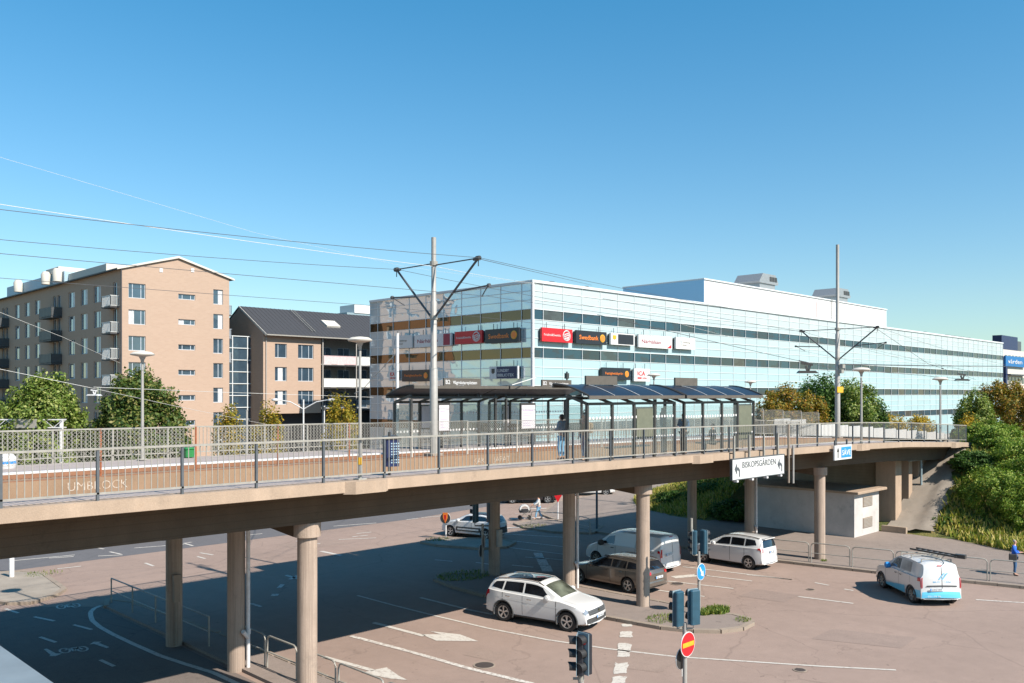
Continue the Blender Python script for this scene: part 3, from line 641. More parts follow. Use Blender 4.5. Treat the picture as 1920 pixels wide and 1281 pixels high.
def facade(cs, fx, mp, mw, nwin, tilt):
    # fx(c, z, d): a point on the facade, d is the distance outwards
    for rows in edges:
        q = MB()
        for z0, z1 in zip(rows[:-1], rows[1:]):
            for a, b_ in zip(cs[:-1], cs[1:]):
                j = [random.uniform(-tilt, tilt) for _ in range(4)]
                q.add([fx(a, z0, j[0]), fx(b_, z0, j[1]), fx(b_, z1, j[2]), fx(a, z1, j[3])], [(0, 1, 2, 3)])
        q.build('panel_rows', mp, gb, fix=False)
    rest = MB(); cnt = 0
    for bi, (lo, hi) in enumerate(bands):
        for k, (a, b_) in enumerate(zip(cs[:-1], cs[1:])):
            q = MB() if (cnt < nwin and k < 24 and bi < 3) else rest
            q.add([fx(a, lo, -.03), fx(b_, lo, -.03), fx(b_, hi, -.03), fx(a, hi, -.03)], [(0, 1, 2, 3)])
            if q is not rest: q.build('window', mw, gb, fix=False); cnt += 1
    if rest.v: tag(rest.build('windows', mw, gb, fix=False), kind='stuff')
def frames(cs, fx, thin=.05):
    q = MB()
    for c in cs: q.bar(fx(c, .3, .02), fx(c, ZR, .02), thin, thin + .02)
    for rows in edges:
        for z in rows: q.bar(fx(cs[0], z, .015), fx(cs[-1], z, .015), .06, .055)
    q.build('mullion_grid', M['mull'], gb)
fR = lambda c, z, d: (c, V0 - d, z)
fL = lambda c, z, d: (U0 - d, c, z)
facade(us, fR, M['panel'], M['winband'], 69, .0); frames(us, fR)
facade(vs, fL, M['mpanel'], M['mwin'], 27, .007); frames(vs, fL, .045)
q = MB().cbox(U0 - .16, U1, V0 - .16, V0 + .2, ZR - .1, ZR + .16, .02); q.cbox(U0 - .16, U0 + .2, V0 + .21, V1, ZR - .1, ZR + .158, .02); q.build('parapet', M['mull'], gb)
MB().box(U0 - .14, U0 + .10, V0 - .14, V0 + .10, 0, ZR - .11).build('corner_post', M['white'], gb)
M['ph_dark'] = mirror('penthouse_blue', (0.30, 0.46, 0.62, 1), .02, .6, .25)
MB().box(97, 155.3, 62, 75, ZR + .02, 23.5).build('penthouse', M['white'], gb)
MB().box(96.9, 96.99, 61.95, 75, ZR + .02, 23.55).build('penthouse_side', M['ph_dark'], gb)
q = MB().cbox(96.85, 155.4, 61.85, 75.1, 23.5, 23.68, .02)
for k in range(1, 20): q.bar((97 + 2.93 * k, 61.985, ZR + .1), (97 + 2.93 * k, 61.985, 23.5), .04)
q.build('penthouse_trim', M['mull'], gb)
M['vent'] = MAT('vent_metal', (0.36, 0.36, 0.36, 1), .4, .5)
for u in (113.0, 137.4):
    e = empty('rooftop_vent', (u, 62.6, 23.9), 0, None, None); e.parent = gb
    MB().box(-.2, 4.2, .3, 4.0, .0, .75).build('base', M['vent'], e)
    MB().slab([(-.5, .7), (4.7, .7), (4.9, .95), (4.0, 2.1), (.4, 2.1), (-.6, .95)], (0, 4.2, 0), (1, 0, 0), (0, 0, 1), 4.1).build('hood', M['vent'], e)
    q = MB()
    for k in range(3): q.box(2.3 + .75 * k, 2.9 + .75 * k, .06, .09, 1.1, 1.75)
    q.build('grille', M['dark'], e)
for u, w_ in ((165, 1.2), (176, 14), (64.5, .6), (70, .4)):
    MB().cbox(u, u + w_, 59, 60, ZR, ZR + .45, .02).build('roof_box', M['dark'], gb)
q = MB().tube([(128, 61.8, 20.0), (128, 61.8, 22.9)], .04, 6); q.build('roof_pipe', M['red'], gb)
q = MB().tube([(133.2, 61.8, 20.0), (133.2, 61.8, 24)], .03, 6); q.tube([(133.8, 61.8, 20), (133.8, 61.8, 24)], .03, 6)
for k in range(12): q.tube([(133.2, 61.8, 20.2 + .3 * k), (133.8, 61.8, 20.2 + .3 * k)], .02, 5)
q.build('ladder', M['galv'], gb)
rebase(gb, (134, 71, 0))

# --- the advertising signs on both facades
def fr(px, py): p = PV(px, py, V0 - .35); return p.x, p.z
def flf(px, py): p = PU(px, py, U0 - .35); return p.y, p.z
def sgn(lab, face, px0, px1, pyt, pyb, bgm, grp='shop signs on the glass facades'):
    """pyt, pyb are read at the sign's edge nearest the corner"""
    if face == 'R':
        a, zt = fr(px0, pyt); _, zb = fr(px0, pyb); b_, _ = fr(px1, pyt); o = Vector((a, V0 - .30, zb)); ux = Vector((1, 0, 0)); w_ = b_ - a
    else:
        a, zt = flf(px1, pyt); _, zb = flf(px1, pyb); b_, _ = flf(px0, pyt); o = Vector((U0 - .30, b_, zb)); ux = Vector((0, -1, 0)); w_ = b_ - a
    h = zt - zb; uy = Vector((0, 0, 1)); nn = ux.cross(uy)
    e = empty('shop_sign', o, 0, lab, 'sign', grp)
    ux_, uy_ = ux, uy
    MB().slab([(0, 0), (w_, 0), (w_, h), (0, h)], (0, 0, 0), ux, uy, .22).build('panel', bgm, e)
    MB().slab([(.1, .1), (w_ - .1, .1), (w_ - .1, h - .1), (.1, h - .1)], -nn * .28, ux, uy, .27).build('casing', M['dark'], e)
    for x in (w_ * .2, w_ * .8): MB().bar(ux * x - nn * .05 + uy * h, ux * x - nn * .05 + uy * (h + .55), .05).build('hanger', M['galv_d'], e)
    return e, ux, uy, nn, w_, h
def tx(S, s, x, y, h, m, width, bold=0.0):
    e, ux, uy, nn, w_, H = S; return text_obj(s, ux * (x * w_) + uy * (y * H) + nn * .222, ux, uy, h * H, m, e, 'lettering', .02, width * w_, bold)
def dsc(S, x, y, r, m, name='emblem', z=.222):
    e, ux, uy, nn, w_, H = S; return disc(name, ux * (x * w_) + uy * (y * H) + nn * z, ux, uy, r * H, .02, m, e)
def friskis(S):
    tx(S, 'Friskis&Svettis', .06, .42, .17, M['white'], .54)
    e, ux, uy, nn, w_, H = S; q = MB(); c = ux * (.80 * w_) + uy * (.5 * H) + nn * .235
    for r, yy in ((.36, 0), (.30, .1), (.22, -.08)):
        P = [c + ux * (r * H * math.cos(a * .2618) * 1.15) + uy * (r * H * (math.sin(a * .2618)) + yy * H) for a in range(25)]
        q.tube(P, .035, 5)
    for k in (-.15, 0, .15): q.tube([c + ux * (-.25 * H) + uy * (k * H - .1), c + ux * (.3 * H) + uy * (k * H + .12)], .045, 5)
    q.build('emblem', M['white'], e)
def bank(S, word, wd, hh=.34):
    tx(S, word, .10, .33, hh, M['orange'], wd, .008)
    o = dsc(S, .86, .5, .30, M['yellow']); q = dsc(S, .86, .5, .24, M['orange'], 'emblem', .245)
def narh(S, R_=True):
    tx(S, 'Närhälsan', .09, .34, .30, M['wred'], .56)
    e, ux, uy, nn, w_, H = S
    MB().slab([(.80 * w_, .06 * H), (.97 * w_, .06 * H), (.97 * w_, .94 * H), (.80 * w_, .94 * H)] if not R_ else [(.84 * w_, .06 * H), (.97 * w_, .06 * H), (.97 * w_, .34 * H)], nn * .222, ux, uy, .02).build('emblem', M['wred'] if not R_ else M['red'], e)
def ica(S):
    tx(S, 'ICA', .2, .46, .34, M['red'], .5, .02); tx(S, 'NÄRA', .52, .2, .12, M['red'], .28)
    e, ux, uy, nn, w_, H = S; MB().slab([(.2 * w_, .2 * H), (.46 * w_, .2 * H), (.46 * w_, .32 * H), (.2 * w_, .32 * H)], nn * .222, ux, uy, .02).build('emblem', M['red'], e)
def fast(S):
    tx(S, 'Fastighetsbyrån', .1, .44, .2, M['orange'], .62); dsc(S, .86, .5, .26, M['yellow']); dsc(S, .86, .5, .22, M['orange'], 'emblem', .245)
def stad(S):
    tx(S, 'Göteborgs', .34, .52, .15, M['galv'], .4); tx(S, 'Stad', .34, .28, .15, M['galv'], .2); e, ux, uy, nn, w_, H = S
    q = MB()
    for k in range(3): q.bar(ux * (.12 * w_ + k * .08 * w_) + uy * .3 * H + nn * .23, ux * (.18 * w_ + k * .05 * w_) + uy * .75 * H + nn * .23, .06, .02)
    q.build('emblem', M['bluegrey'], e)
def liseb(S):
    e, ux, uy, nn, w_, H = S
    MB().slab([(.3 * w_, .08 * H), (.96 * w_, .08 * H), (.96 * w_, .92 * H), (.3 * w_, .92 * H)], nn * .222, ux, uy, .02).build('display', M['signblack'], e)
    MB().slab([(.08 * w_, .5 * H), (.15 * w_, .42 * H), (.22 * w_, .5 * H), (.22 * w_, .8 * H), (.08 * w_, .8 * H)], nn * .222, ux, uy, .02).build('emblem', M['yellow'], e)
def libr(S):
    e, ux, uy, nn, w_, H = S
    MB().slab([(.26 * w_, .04 * H), (.97 * w_, .04 * H), (.97 * w_, .96 * H), (.26 * w_, .96 * H)], nn * .222, ux, uy, .015).build('blue_field', M['navy'], e)
    text_obj('LUNDBY', ux * (.3 * w_) + uy * (.54 * H) + nn * .24, ux, uy, .24 * H, M['white'], e, 'lettering', .02, .4 * w_)
    text_obj('BIBLIOTEK', ux * (.3 * w_) + uy * (.18 * H) + nn * .24, ux, uy, .24 * H, M['white'], e, 'lettering', .02, .58 * w_)
    MB().slab([(.08 * w_, .5 * H), (.13 * w_, .4 * H), (.19 * w_, .5 * H), (.19 * w_, .82 * H), (.08 * w_, .82 * H)], nn * .222, ux, uy, .02).build('emblem', M['dark'], e)
friskis(sgn('bright red sign with white lettering on the sunlit long facade', 'R', 1014, 1071, 614, 640, M['red']))
bank(sgn('black sign with orange word and orange disc on the upper row of the sunlit facade', 'R', 1078, 1135, 619, 644, M['signblack']), 'Swedbank', .62)
liseb(sgn('white sign with a small crest and a dark display, sunlit facade', 'R', 1143, 1187, 624, 646, M['white']))
narh(sgn('long white sign with thin wine red word on the sunlit facade', 'R', 1195, 1258, 627, 651, M['white']))
stad(sgn('plain whitish sign with faint grey lettering, rightmost of the upper row', 'R', 1265, 1301, 632, 654, M['white']))
fast(sgn('lower black sign with small orange word, above the near shelter roof', 'R', 1127, 1180, 689, 712, M['signblack']))
ica(sgn('square white sign with three bold red capitals on the sunlit facade', 'R', 1187, 1216, 691, 715, M['white']))
bank(sgn('black sign with orange word on the shaded mirror facade, nearest the corner', 'L', 912, 975, 614, 641, M['signblack']), 'Swedbank', .62)
friskis(sgn('red sign with white lettering on the shaded mirror facade', 'L', 855, 906, 619, 643, M['red']))
narh(sgn('long white sign ending in a wine red block on the shaded mirror facade', 'L', 779, 848, 624, 648, M['white']), False)
stad(sgn('pale lilac sign with faint lettering at the left of the mirror facade', 'L', 737, 775, 628, 652, M['fwhite']))
fast(sgn('brown black sign low on the mirror facade beside the catenary mast', 'L', 756, 808, 693, 715, M['signblack']))
ica(sgn('small square sign with red capitals at the left end of the mirror facade', 'L', 731, 747, 694, 714, M['fwhite']))
libr(sgn('white and dark blue library sign low on the mirror facade', 'L', 920, 973, 686, 710, M['white']))

# =====================================================================  BRICK APARTMENT HOUSE
M['brick'] = brick('brick', (0.405, 0.292, 0.222, 1), (0.368, 0.26, 0.195, 1), (0.40, 0.308, 0.24, 1))
M['roofdark'] = MAT('roof_dark', (0.045, 0.043, 0.045, 1), .6, 0, .1)
M['frame'] = MAT('frame_grey', (0.42, 0.46, 0.50, 1), .5)
M['balc'] = MAT('balcony_mesh', (0.05, 0.055, 0.06, 1), .5)
M['balcw'] = MAT('balcony_white', (0.62, 0.62, 0.6, 1), .5)
M['balcp'] = MAT('balcony_pink', (0.62, 0.45, 0.45, 1), .6)
def window(parent, o, ux, w_, h, mull=(0.5,), cur=None, rec=.12):
    """opening in a wall: dark reveal, frame, panes, sill"""
    o, ux = Vector(o), Vector(ux); uy = Vector((0, 0, 1)); nn = ux.cross(uy)
    q = MB(); t = .07
    q.slab([(0, 0), (w_, 0), (w_, h), (0, h)], o + nn * .004, ux, uy, .012); fr_ = q.build('window', M['pane'], parent)
    q = MB()
    for a, b_, c, d in ((0, w_, 0, t), (0, w_, h - t, h), (0, t, t, h - t), (w_ - t, w_, t, h - t)): q.slab([(a, c), (b_, c), (b_, d), (a, d)], o + nn * .017, ux, uy, .04)
    for m_ in mull: q.slab([(m_ * w_ - t / 2, t), (m_ * w_ + t / 2, t), (m_ * w_ + t / 2, h - t), (m_ * w_ - t / 2, h - t)], o + nn * .017, ux, uy, .035)
    q.build('frame', M['frame'], fr_)
    MB().slab([(-.05, -.09), (w_ + .05, -.09), (w_ + .05, -.01), (-.05, -.01)], o + nn * .004, ux, uy, .09).build('sill', M['balcw'], fr_)
    # lintel and side reveals standing proud of the pane
    if cur is not None:
        a, b_, m_ = cur; MB().slab([(a * w_, t), (b_ * w_, t), (b_ * w_, h - t), (a * w_, h - t)], o + nn * .016, ux, uy, .006).build('curtain', m_, fr_)
def punched(parent, name, o, ux, W, holes, m, th=.35, top=None):
    """a wall slab in which windows are recessed: built from strips round the holes (x, z, w, h)"""
    o, ux = Vector(o), Vector(ux); uy = Vector((0, 0, 1)); nn = ux.cross(uy)
    xs = sorted({0.0, W} | {h[0] for h in holes} | {h[0] + h[2] for h in holes}); zs = sorted({0.0, top} | {h[1] for h in holes} | {h[1] + h[3] for h in holes})
    q = MB(); vid = {}; vs_ = []; fs_ = []
    def vv(x, z, d):
        k = (round(x, 4), round(z, 4), d)
        if k not in vid: vid[k] = len(vs_); vs_.append(o + ux * x + uy * z - nn * d)
        return vid[k]
    inside = lambda x, z: any(h[0] < x < h[0] + h[2] and h[1] < z < h[1] + h[3] for h in holes)
    for a, b_ in zip(xs[:-1], xs[1:]):
        for c, d in zip(zs[:-1], zs[1:]):
            if not inside((a + b_) / 2, (c + d) / 2): fs_.append((vv(a, c, 0), vv(b_, c, 0), vv(b_, d, 0), vv(a, d, 0)))
    for x, z, w_, h in holes:
        c = [(x, z), (x + w_, z), (x + w_, z + h), (x, z + h)]
        for k in range(4):
            p, r_ = c[k], c[(k + 1) % 4]; fs_.append((vv(p[0], p[1], 0), vv(r_[0], r_[1], 0), vv(r_[0], r_[1], .2), vv(p[0], p[1], .2)))
    q.add(vs_, fs_); return q.build(name, m, parent, fix=False)
def balcony(parent, o, ux, w_, dep, mat_, h=1.15, solid=False):
    o, ux = Vector(o), Vector(ux); uy = Vector((0, 0, 1)); nn = ux.cross(uy)
    q = MB().slab([(0, -.16), (w_, -.16), (w_, 0), (0, 0)], o, ux, uy, dep); f = q.build('balcony', M['roofdark'], parent)
    q = MB(); P = [o, o + nn * dep, o + nn * dep + ux * w_, o + ux * w_]
    for p, r_ in zip(P[:-1], P[1:]):
        q.bar(p + uy * h, r_ + uy * h, .05); q.bar(p + uy * .06, r_ + uy * .06, .04)
        L_ = (r_ - p).length; k = int(L_ / (.11 if not solid else .5))
        for i in range(k + 1): q.bar(p.lerp(r_, i / k) + uy * .06, p.lerp(r_, i / k) + uy * h, .03)
        if solid: d_ = (r_ - p).normalized(); q.slab([(0.02, .1), (L_ - .02, .1), (L_ - .02, h - .05), (.02, h - .05)], p - d_.cross(uy) * .01, d_, uy, .012)
    q.build('railing', mat_, f)
ap = empty('apartment_block', label='tall sandy brick apartment house with a low gable and dark balconies', cat='building')
AU0, AU1, AV0, AV1, AE, AR = 37.1, 49.6, 97.2, 172.0, 22.4, 24.25
rowsz = [19.3 - 2.89 * k for k in range(7)]
gh = []
for z in rowsz: gh += [(.72, z, 1.86, 1.62), (6.3, z + .27, 2.0, .62), (10.5, z, 1.2, 1.75)]
punched(ap, 'gable_wall', (AU0, AV0, 0), (1, 0, 0), AU1 - AU0, gh, M['brick'], top=AE)
MB().slab([(0, 0), (AU1 - AU0, 0), ((AU1 - AU0) / 2, AR - AE)], (AU0, AV0 + .004, AE), (1, 0, 0), (0, 0, 1), -.3 if False else .004).build('gable', M['brick'], ap)
for k, (x, z, w_, h) in enumerate(gh):
    cur = random.choice([None, (.05, .35, M['curtain']), (.6, .95, M['curtain']), None]); ml = (.25, .75) if w_ > 1.9 or w_ == 1.86 else (.55,)
    window(ap, (AU0 + x, AV0 + .185, z), (1, 0, 0), w_, h, ml, cur)
wins = [103.3, 107.5, 111.7, 124.6, 128.9, 133.3, 147.5, 152, 156.5]; bal = [(116.2, 4.6), (138.2, 4.8), (97.9, 2.5), (162.5, 6)]
sh = []
for z in rowsz:
    for v in wins: sh.append((AV1 - v - 2.2, z - .05, 2.2, 1.9))
    for v, w_ in bal:
        for d in ((.5, 2.2) if w_ > 3 else (.6,)): sh.append((AV1 - v - d - 1.15, z - .75, 1.15, 2.55))
punched(ap, 'long_wall', (AU0, AV1, 0), (0, -1, 0), AV1 - AV0, sh, M['brick'], top=AE)
far = MB()
for k, (x, z, w_, h) in enumerate(sh):
    o = Vector((AU0 + .185, AV1 - x, z))
    if AV1 - x < 143 and z > 3: window(ap, o, (0, -1, 0), w_, h, (.6,), random.choice([(.5, .95, M['curtain']), (.55, .95, M['white']), None, (.5, .95, M['balcw'])]))
    else: far.slab([(0, 0), (w_, 0), (w_, h), (0, h)], o, (0, -1, 0), (0, 0, 1), .01)
tag(far.build('windows', M['pane'], ap), kind='stuff')
for v, w_ in bal[:3]:
    for z in rowsz[:6]: balcony(ap, (AU0 - .01, v + w_, z - .95), (0, -1, 0), w_, 1.25 if v > 100 else .95, M['balcw'] if v < 100 else M['balc'], solid=(v > 100))
MB().box(AU0 + .3, AU1 - .01, AV0 + .3, AV1, 0, AE - .02).build('inner_wall', M['brick'], ap)
MB().box(AU1 - .35, AU1 + .002, AV0 + .001, AV1, 0, AE - .002).build('back_wall', M['brick'], ap)
for z in rowsz[:3]: balcony(ap, (AU1 + .01, AV0 + 1.8, z - .95), (0, 1, 0), 4.5, 1.2, M['frame'], solid=False)
q = MB().slab([(-.55, -.10), (0, -.01), (6.25, AR - AE + .0), (12.5, -.01), (13.05, -.10), (13.05, .04), (6.25, AR - AE + .16), (-.55, .04)], (AU0, AV1, AE), (1, 0, 0), (0, 0, 1), AV1 - AV0 + .15)
q.build('roof', M['roofdark'], ap)
q = MB().slab([(-.58, -.14), (6.25, AR - AE - .05), (13.08, -.14), (13.08, .06), (6.25, AR - AE + .19), (-.58, .06)], (AU0, AV0 - .155, AE), (1, 0, 0), (0, 0, 1), .10); q.build('verge', M['cream'], ap)
for px in (302, 361):
    p = PV(px, 507, AV0); MB().box(p.x - .18, p.x + .18, AV0 - .05, AV0 - .006, p.z - .22, p.z + .22).build('gable_vent', M['white'], ap)
MB().tube([(AU0 - .08, AV0 - .08, 0), (AU0 - .08, AV0 - .08, AE)], .07, 8).build('downpipe', M['roofdark'], ap)
M['corr'] = MAT('corrugated_blue', (0.30, 0.42, 0.50, 1), .5)
MB().cbox(38.9, 42.0, 121, 146, 23.0, 24.7, .03).build('plant_room', M['corr'], ap)
MB().cbox(39.4, 42.6, 108, 128, 23.0, 24.35, .03).build('plant_room', M['cream'], ap)
MB().cbox(38.8, 42.4, 123, 128, 24.7, 25.5, .05).build('plant_cap', M['cream'], ap)
for v in (138, 121.5, 126): MB().lathe([(.55, 23.9), (.6, 25.2), (.4, 25.6)], 14, (38.2, v, -.6)).build('vent_cowl', M['cream'], ap, True)
rebase(ap, (43.3, 135, 0))

# --- dark roofed block
dk = empty('apartment_block', label='lower brick block with dark pitched roof and open balconies, left of the glass office', cat='building')
BU0, BU1, BV0, BV1, BE, BR = 54.3, 78.0, 97.2, 109.6, 16.25, 19.75
dh = []
for z in (13.25, 10.35, 7.42): dh += [(1.35, z, 1.65, 1.75), (4.6, z, 2.25, 1.75)]
punched(dk, 'front_wall', (BU0, BV0, 6.3), (1, 0, 0), 7.95, [(a, z - 6.3, w_, h) for a, z, w_, h in dh], M['brick'], top=BE - 6.3)
for a, z, w_, h in dh: window(dk, (BU0 + a, BV0 + .185, z), (1, 0, 0), w_, h, (.28, .72) if w_ > 2 else (.3,), random.choice([(.3, .7, M['curtain']), (.05, .3, M['white']), None]))
MB().box(BU0 + .01, BU0 + 7.94, BV0 + .25, BV1, 6.31, BE - .01).build('inner_wall', M['brick'], dk)
MB().slab([(0, 0), (BV1 - BV0, 0), (BV1 - BV0, BE), ((BV1 - BV0) / 2, BR - .1), (0, BE)], (BU0, BV1, 0), (0, -1, 0), (0, 0, 1), .25).build('side_wall', M['brick'], dk)
MB().box(BU0, BU1, BV0 + 1.6, BV1, 0, 6.3).build('ground_floor', M['roofdark'], dk)
MB().box(BU0 + 7.96, BU1, BV0 + 2.2, BV1, 6.3, BE).build('back_wall', M['galv'], dk)
for z, m_ in ((12.55, M['balcp']), (9.6, M['balcw']), (6.7, M['balc'])):
    for k in range(3): balcony(dk, (BU0 + 8.2 + k * 5.2, BV0 + 2.2, z), (1, 0, 0), 5.0, 2.5, m_ if k == 0 else M['balcw'], solid=(z > 8))
for z in (12.6, 9.7, 6.8):
    for k in range(5): window(dk, (BU0 + 9.0 + 2.9 * k, BV0 + 2.18, z + .1), (1, 0, 0), 1.9, 2.2, (.5,), None)
for k in range(4): MB().bar((BU0 + 8.1 + k * 5.2, BV0 - .2, 0), (BU0 + 8.1 + k * 5.2, BV0 - .2, BE), .14).build('pillar', M['pole'], dk)
hv = (BV1 - BV0) / 2
MB().slab([(-.7, -.35), (hv, BR - BE), (2 * hv + .7, -.35), (2 * hv + .7, -.13), (hv, BR - BE + .22), (-.7, -.13)], (BU0 - .25, BV0, BE), (0, 1, 0), (0, 0, 1), BU1 - BU0 + .2).build('roof', M['roofdark'], dk)
q = MB()
for k in range(40): u = BU0 + .1 + k * .59; q.bar((u, BV0 - .68, BE - .13), (u, BV0 + hv, BR + .23), .035, .05)
q.build('roof_seams', M['roofdark'], dk)
MB().bar((BU0 - .27, BV0 - .72, BE - .27), (BU0 - .27, BV0 + hv, BR + .14), .06, .26).build('verge', M['cream'], dk)
MB().bar((BU0 - .2, BV0 - .78, BE - .25), (BU1, BV0 - .78, BE - .25), .16, .14).build('gutter', M['galv'], dk)
MB().tube([(BU0 + .1, BV0 - .1, 0), (BU0 + .1, BV0 - .1, BE - .3)], .06, 8).build('downpipe', M['pole'], dk)
p = PV(618, 607, BV0 + 2.8); MB().slab([(0, 0), (2.1, 0), (2.1, 1.7), (0, 1.7)], (p.x - 1, BV0 + 2.0, BE + 1.25), (1, 0, 0), (0, .873, .488), .35).build('roof_hatch', M['cream'], dk)
q = MB().bar((p.x - 4.2, BV0 + .3, BE + .55), (p.x - 4.2, BV0 + 5.8, BR + .25), .06); q.bar((p.x - 3.8, BV0 + .3, BE + .55), (p.x - 3.8, BV0 + 5.8, BR + .25), .06); q.build('roof_ladder', M['galv'], dk)
rebase(dk, (66, 103, 0))
st = empty('glass_stair_tower', label='glazed stair link between the brick gable and the dark roofed block', cat='building')
MB().box(49.75, 54.2, 100.6, 104, 0, 15.6).build('core', M['dark'], st)
MB().box(49.7, 54.2, 100.35, 100.4, .2, 15.8).build('glazing', M['pane'], st)
q = MB()
for u in (49.75, 51.6, 53.6): q.bar((u, 100.3, 0), (u, 100.3, 15.9), .10)
for k in range(11): q.bar((49.7, 100.28, 15.9 - 1.47 * k), (54.2, 100.28, 15.9 - 1.47 * k), .09)
q.build('mullion_grid', M['mull'], st); rebase(st, (52, 101, 0))
# white towers beyond the dark roof and the far right block
tw = empty('tower_block', label='distant white tower block showing above the dark roof', cat='building')
MB().box(120, 130, 176, 184, 0, 28.3).build('wall', M['bluegrey'], tw); MB().box(122, 130, 175.8, 182, 28.3, 30.3).build('plant_room', M['white'], tw)
rebase(tw, (125, 180, 0))
M['signblue'] = MAT('sign_blue', (0.012, 0.13, 0.33, 1), .5)
fb = empty('hospital_block', label='distant pale block with black rooftop and blue lettered sign at the right edge', cat='building')
MB().box(250.5, 300, 70, 90, 0, 20.3).build('wall', M['cream'], fb); MB().box(250.0, 264, 70.2, 72.4, 20.32, 24.0).build('plant_room', M['navy'], fb); MB().box(264.2, 268, 70.4, 72.4, 20.33, 23).build('plant_room', M['galv_d'], fb)
q = MB()
for z in (4.5, 8, 11.5, 17.3):
    for k in range(16): q.box(252 + 3 * k, 253.8 + 3 * k, 69.9, 70.02, z, z + 1.6)
q.build('windows', M['pane'], fb)
MB().box(250.2, 268.2, 69.3, 69.8, 15.9, 18.6).build('sign_board', M['signblue'], fb)
text_obj('vården', (252, 69.29, 16.7), (1, 0, 0), (0, 0, 1), 1.15, M['white'], fb, 'lettering', .05, 12.5)
MB().box(250.0, 251.5, 69.2, 69.9, 8, 15.8).build('dark_corner', M['navy'], fb); MB().box(251.6, 268, 68.5, 69.9, 13.6, 13.9).build('balcony_slab', M['galv_d'], fb)
rebase(fb, (275, 80, 0))
# =====================================================================  CATENARY MASTS AND WIRES
Z = Vector((0, 0, 1))
def mast(u, base, top, r0, r1, r2, joints, lab, arms):
    e = empty('catenary_mast', (u, 26.1, base), 0, lab, 'mast')
    q = MB(); zs = [0] + [j - base for j in joints] + [top - base]; rr = [r0, r1, r2]
    prof = []
    for k in range(len(zs) - 1): prof += [(rr[min(k, 2)], zs[k] + (.06 if k else 0)), (rr[min(k, 2)], zs[k + 1])]
    q.lathe(prof, 20); q.build('pole', M['pole'], e, True)
    MB().cbox(-.28, .28, -.28, .28, -.05, .12, .02).build('base_plate', M['stone'], e)
    for (dv, zt, zb) in arms:
        s = 1 if dv > 0 else -1
        MB().tube([(0, s * r1, zb - base), (0, dv, zt - base)], .045, 8).build('strut', M['wire'], e)
        q = MB().tube([(0, s * r2, zt - base), (0, dv, zt - base)], .025, 6); q.tube([(0, dv * .9, zt - base - .02), (0, dv * .98, zt - base - .02)], .06, 8); q.build('tie', M['wire'], e)
        q = MB().tube([(0, dv - .08, zt - base), (0, dv + .1, zt - base)], .09, 8); q.tube([(0, dv, zt - base - .3), (0, dv, zt - base)], .02, 6); q.build('insulator', M['dark'], e)
        zz = zb + (zt - zb) * .42; d0 = dv * .42
        q = MB().tube([(0.02, d0, zz - base), (.1, dv * 1.18, zz - base + .12)], .03, 6); q.tube([(.1, dv * 1.16, zz - base + .1), (.3, dv * .95, zz - base - .22)], .02, 6)
        q.tube([(.1, dv * 1.18 - .05, zz - base + .12), (.1, dv * 1.18 + .05, zz - base + .12)], .07, 8); q.build('steady_arm', M['wire'], e)
    q = MB()
    for k in (zt - base, zb - base): q.lathe([(r1 + .03, k - .08), (r1 + .03, k + .08)], 14)
    q.build('collar', M['galv'], e); return e
m1 = mast(21.8, zd(21.8), 14.86, .155, .125, .095, [9.75, 12.35], 'tapered grey tram mast with V shaped bracket arms beside the bus shelters, left one', [(-2.55, 13.78, 11.8), (2.35, 13.85, 11.75)])
m2 = mast(57.2, zd(57.2), 18.85, .17, .15, .11, [10.0, 12.8], 'taller grey tram mast with V bracket arms and a long bare top, right one', [(-2.7, 13.15, 11.15), (2.6, 13.15, 11.15)])
MB().box(-.45, .45, -.2, -.16, 3.1, 3.5).build('sign_plate', M['yellow'], m2)
q = MB().box(-.2, .2, -.35, -.12, 4.4, 4.65); q.box(-.15, .25, -.4, -.15, 4.75, 5.0); q.build('floodlight', M['galv'], m2)
def wire(lab, pts, r=.012, m=None, sag=0.0, extra=None, grp='overhead wires', seg=12):
    P = []
    for a, b_ in zip(pts[:-1], pts[1:]):
        a, b_ = Vector(a), Vector(b_)
        for k in range(seg): t = k / seg; P.append(a.lerp(b_, t) - Z * sag * 4 * t * (1 - t))
    P.append(Vector(pts[-1])); mid = P[len(P) // 2].copy()
    q = MB().tube([p - mid for p in P], r, 5)
    if extra:
        for (t, s) in extra:
            p = P[int(t * (len(P) - 1))] - mid; d = (P[min(len(P) - 1, int(t * (len(P) - 1)) + 1)] - mid - p).normalized(); q.tube([p, p + d * s], .05, 7)
    o = q.build('overhead_wire', m or M['wire'], None, fix=False); o.location = mid; return tag(o, lab, 'wire', grp)
zc = lambda u: zd(u) + 5.72
wire('upper messenger wire over the near track, held by the right arm of the left mast', [(-12, 23.45, 13.3), (21.8, 23.45, 13.78), (57.2, 23.4, 13.15), (95, 23.4, 11)], .009, sag=.35)
wire('upper messenger wire over the far track, held by the left arm of the left mast', [(-12, 28.4, 13.4), (21.8, 28.4, 13.85), (57.2, 28.7, 13.15), (95, 28.7, 11)], .009, sag=.4)
wire('contact wire hanging low over the near track', [(-12, 23.6, 12.0), (21.8, 23.1, 12.35), (57.2, 23.8, 11.7), (95, 23.4, 9.6)], .008, sag=.05)
wire('contact wire hanging low over the far track', [(-12, 28.3, 12.05), (21.8, 28.8, 12.35), (57.2, 28.3, 11.7), (95, 28.7, 9.6)], .008, sag=.05)
wire('thick pale cable sloping down from the upper left towards the glass office', [D(-40, 377, 21), D(817, 500, 33.9), D(1000, 531, 45), D(1400, 640, 70)], .008, M['wirew'], sag=.05)
wire('thin pale wire highest in the sky at the left edge', [D(-40, 283, 24), D(480, 437, 30), D(760, 500, 40), D(1140, 553, 78)], .0035, M['wirew'])
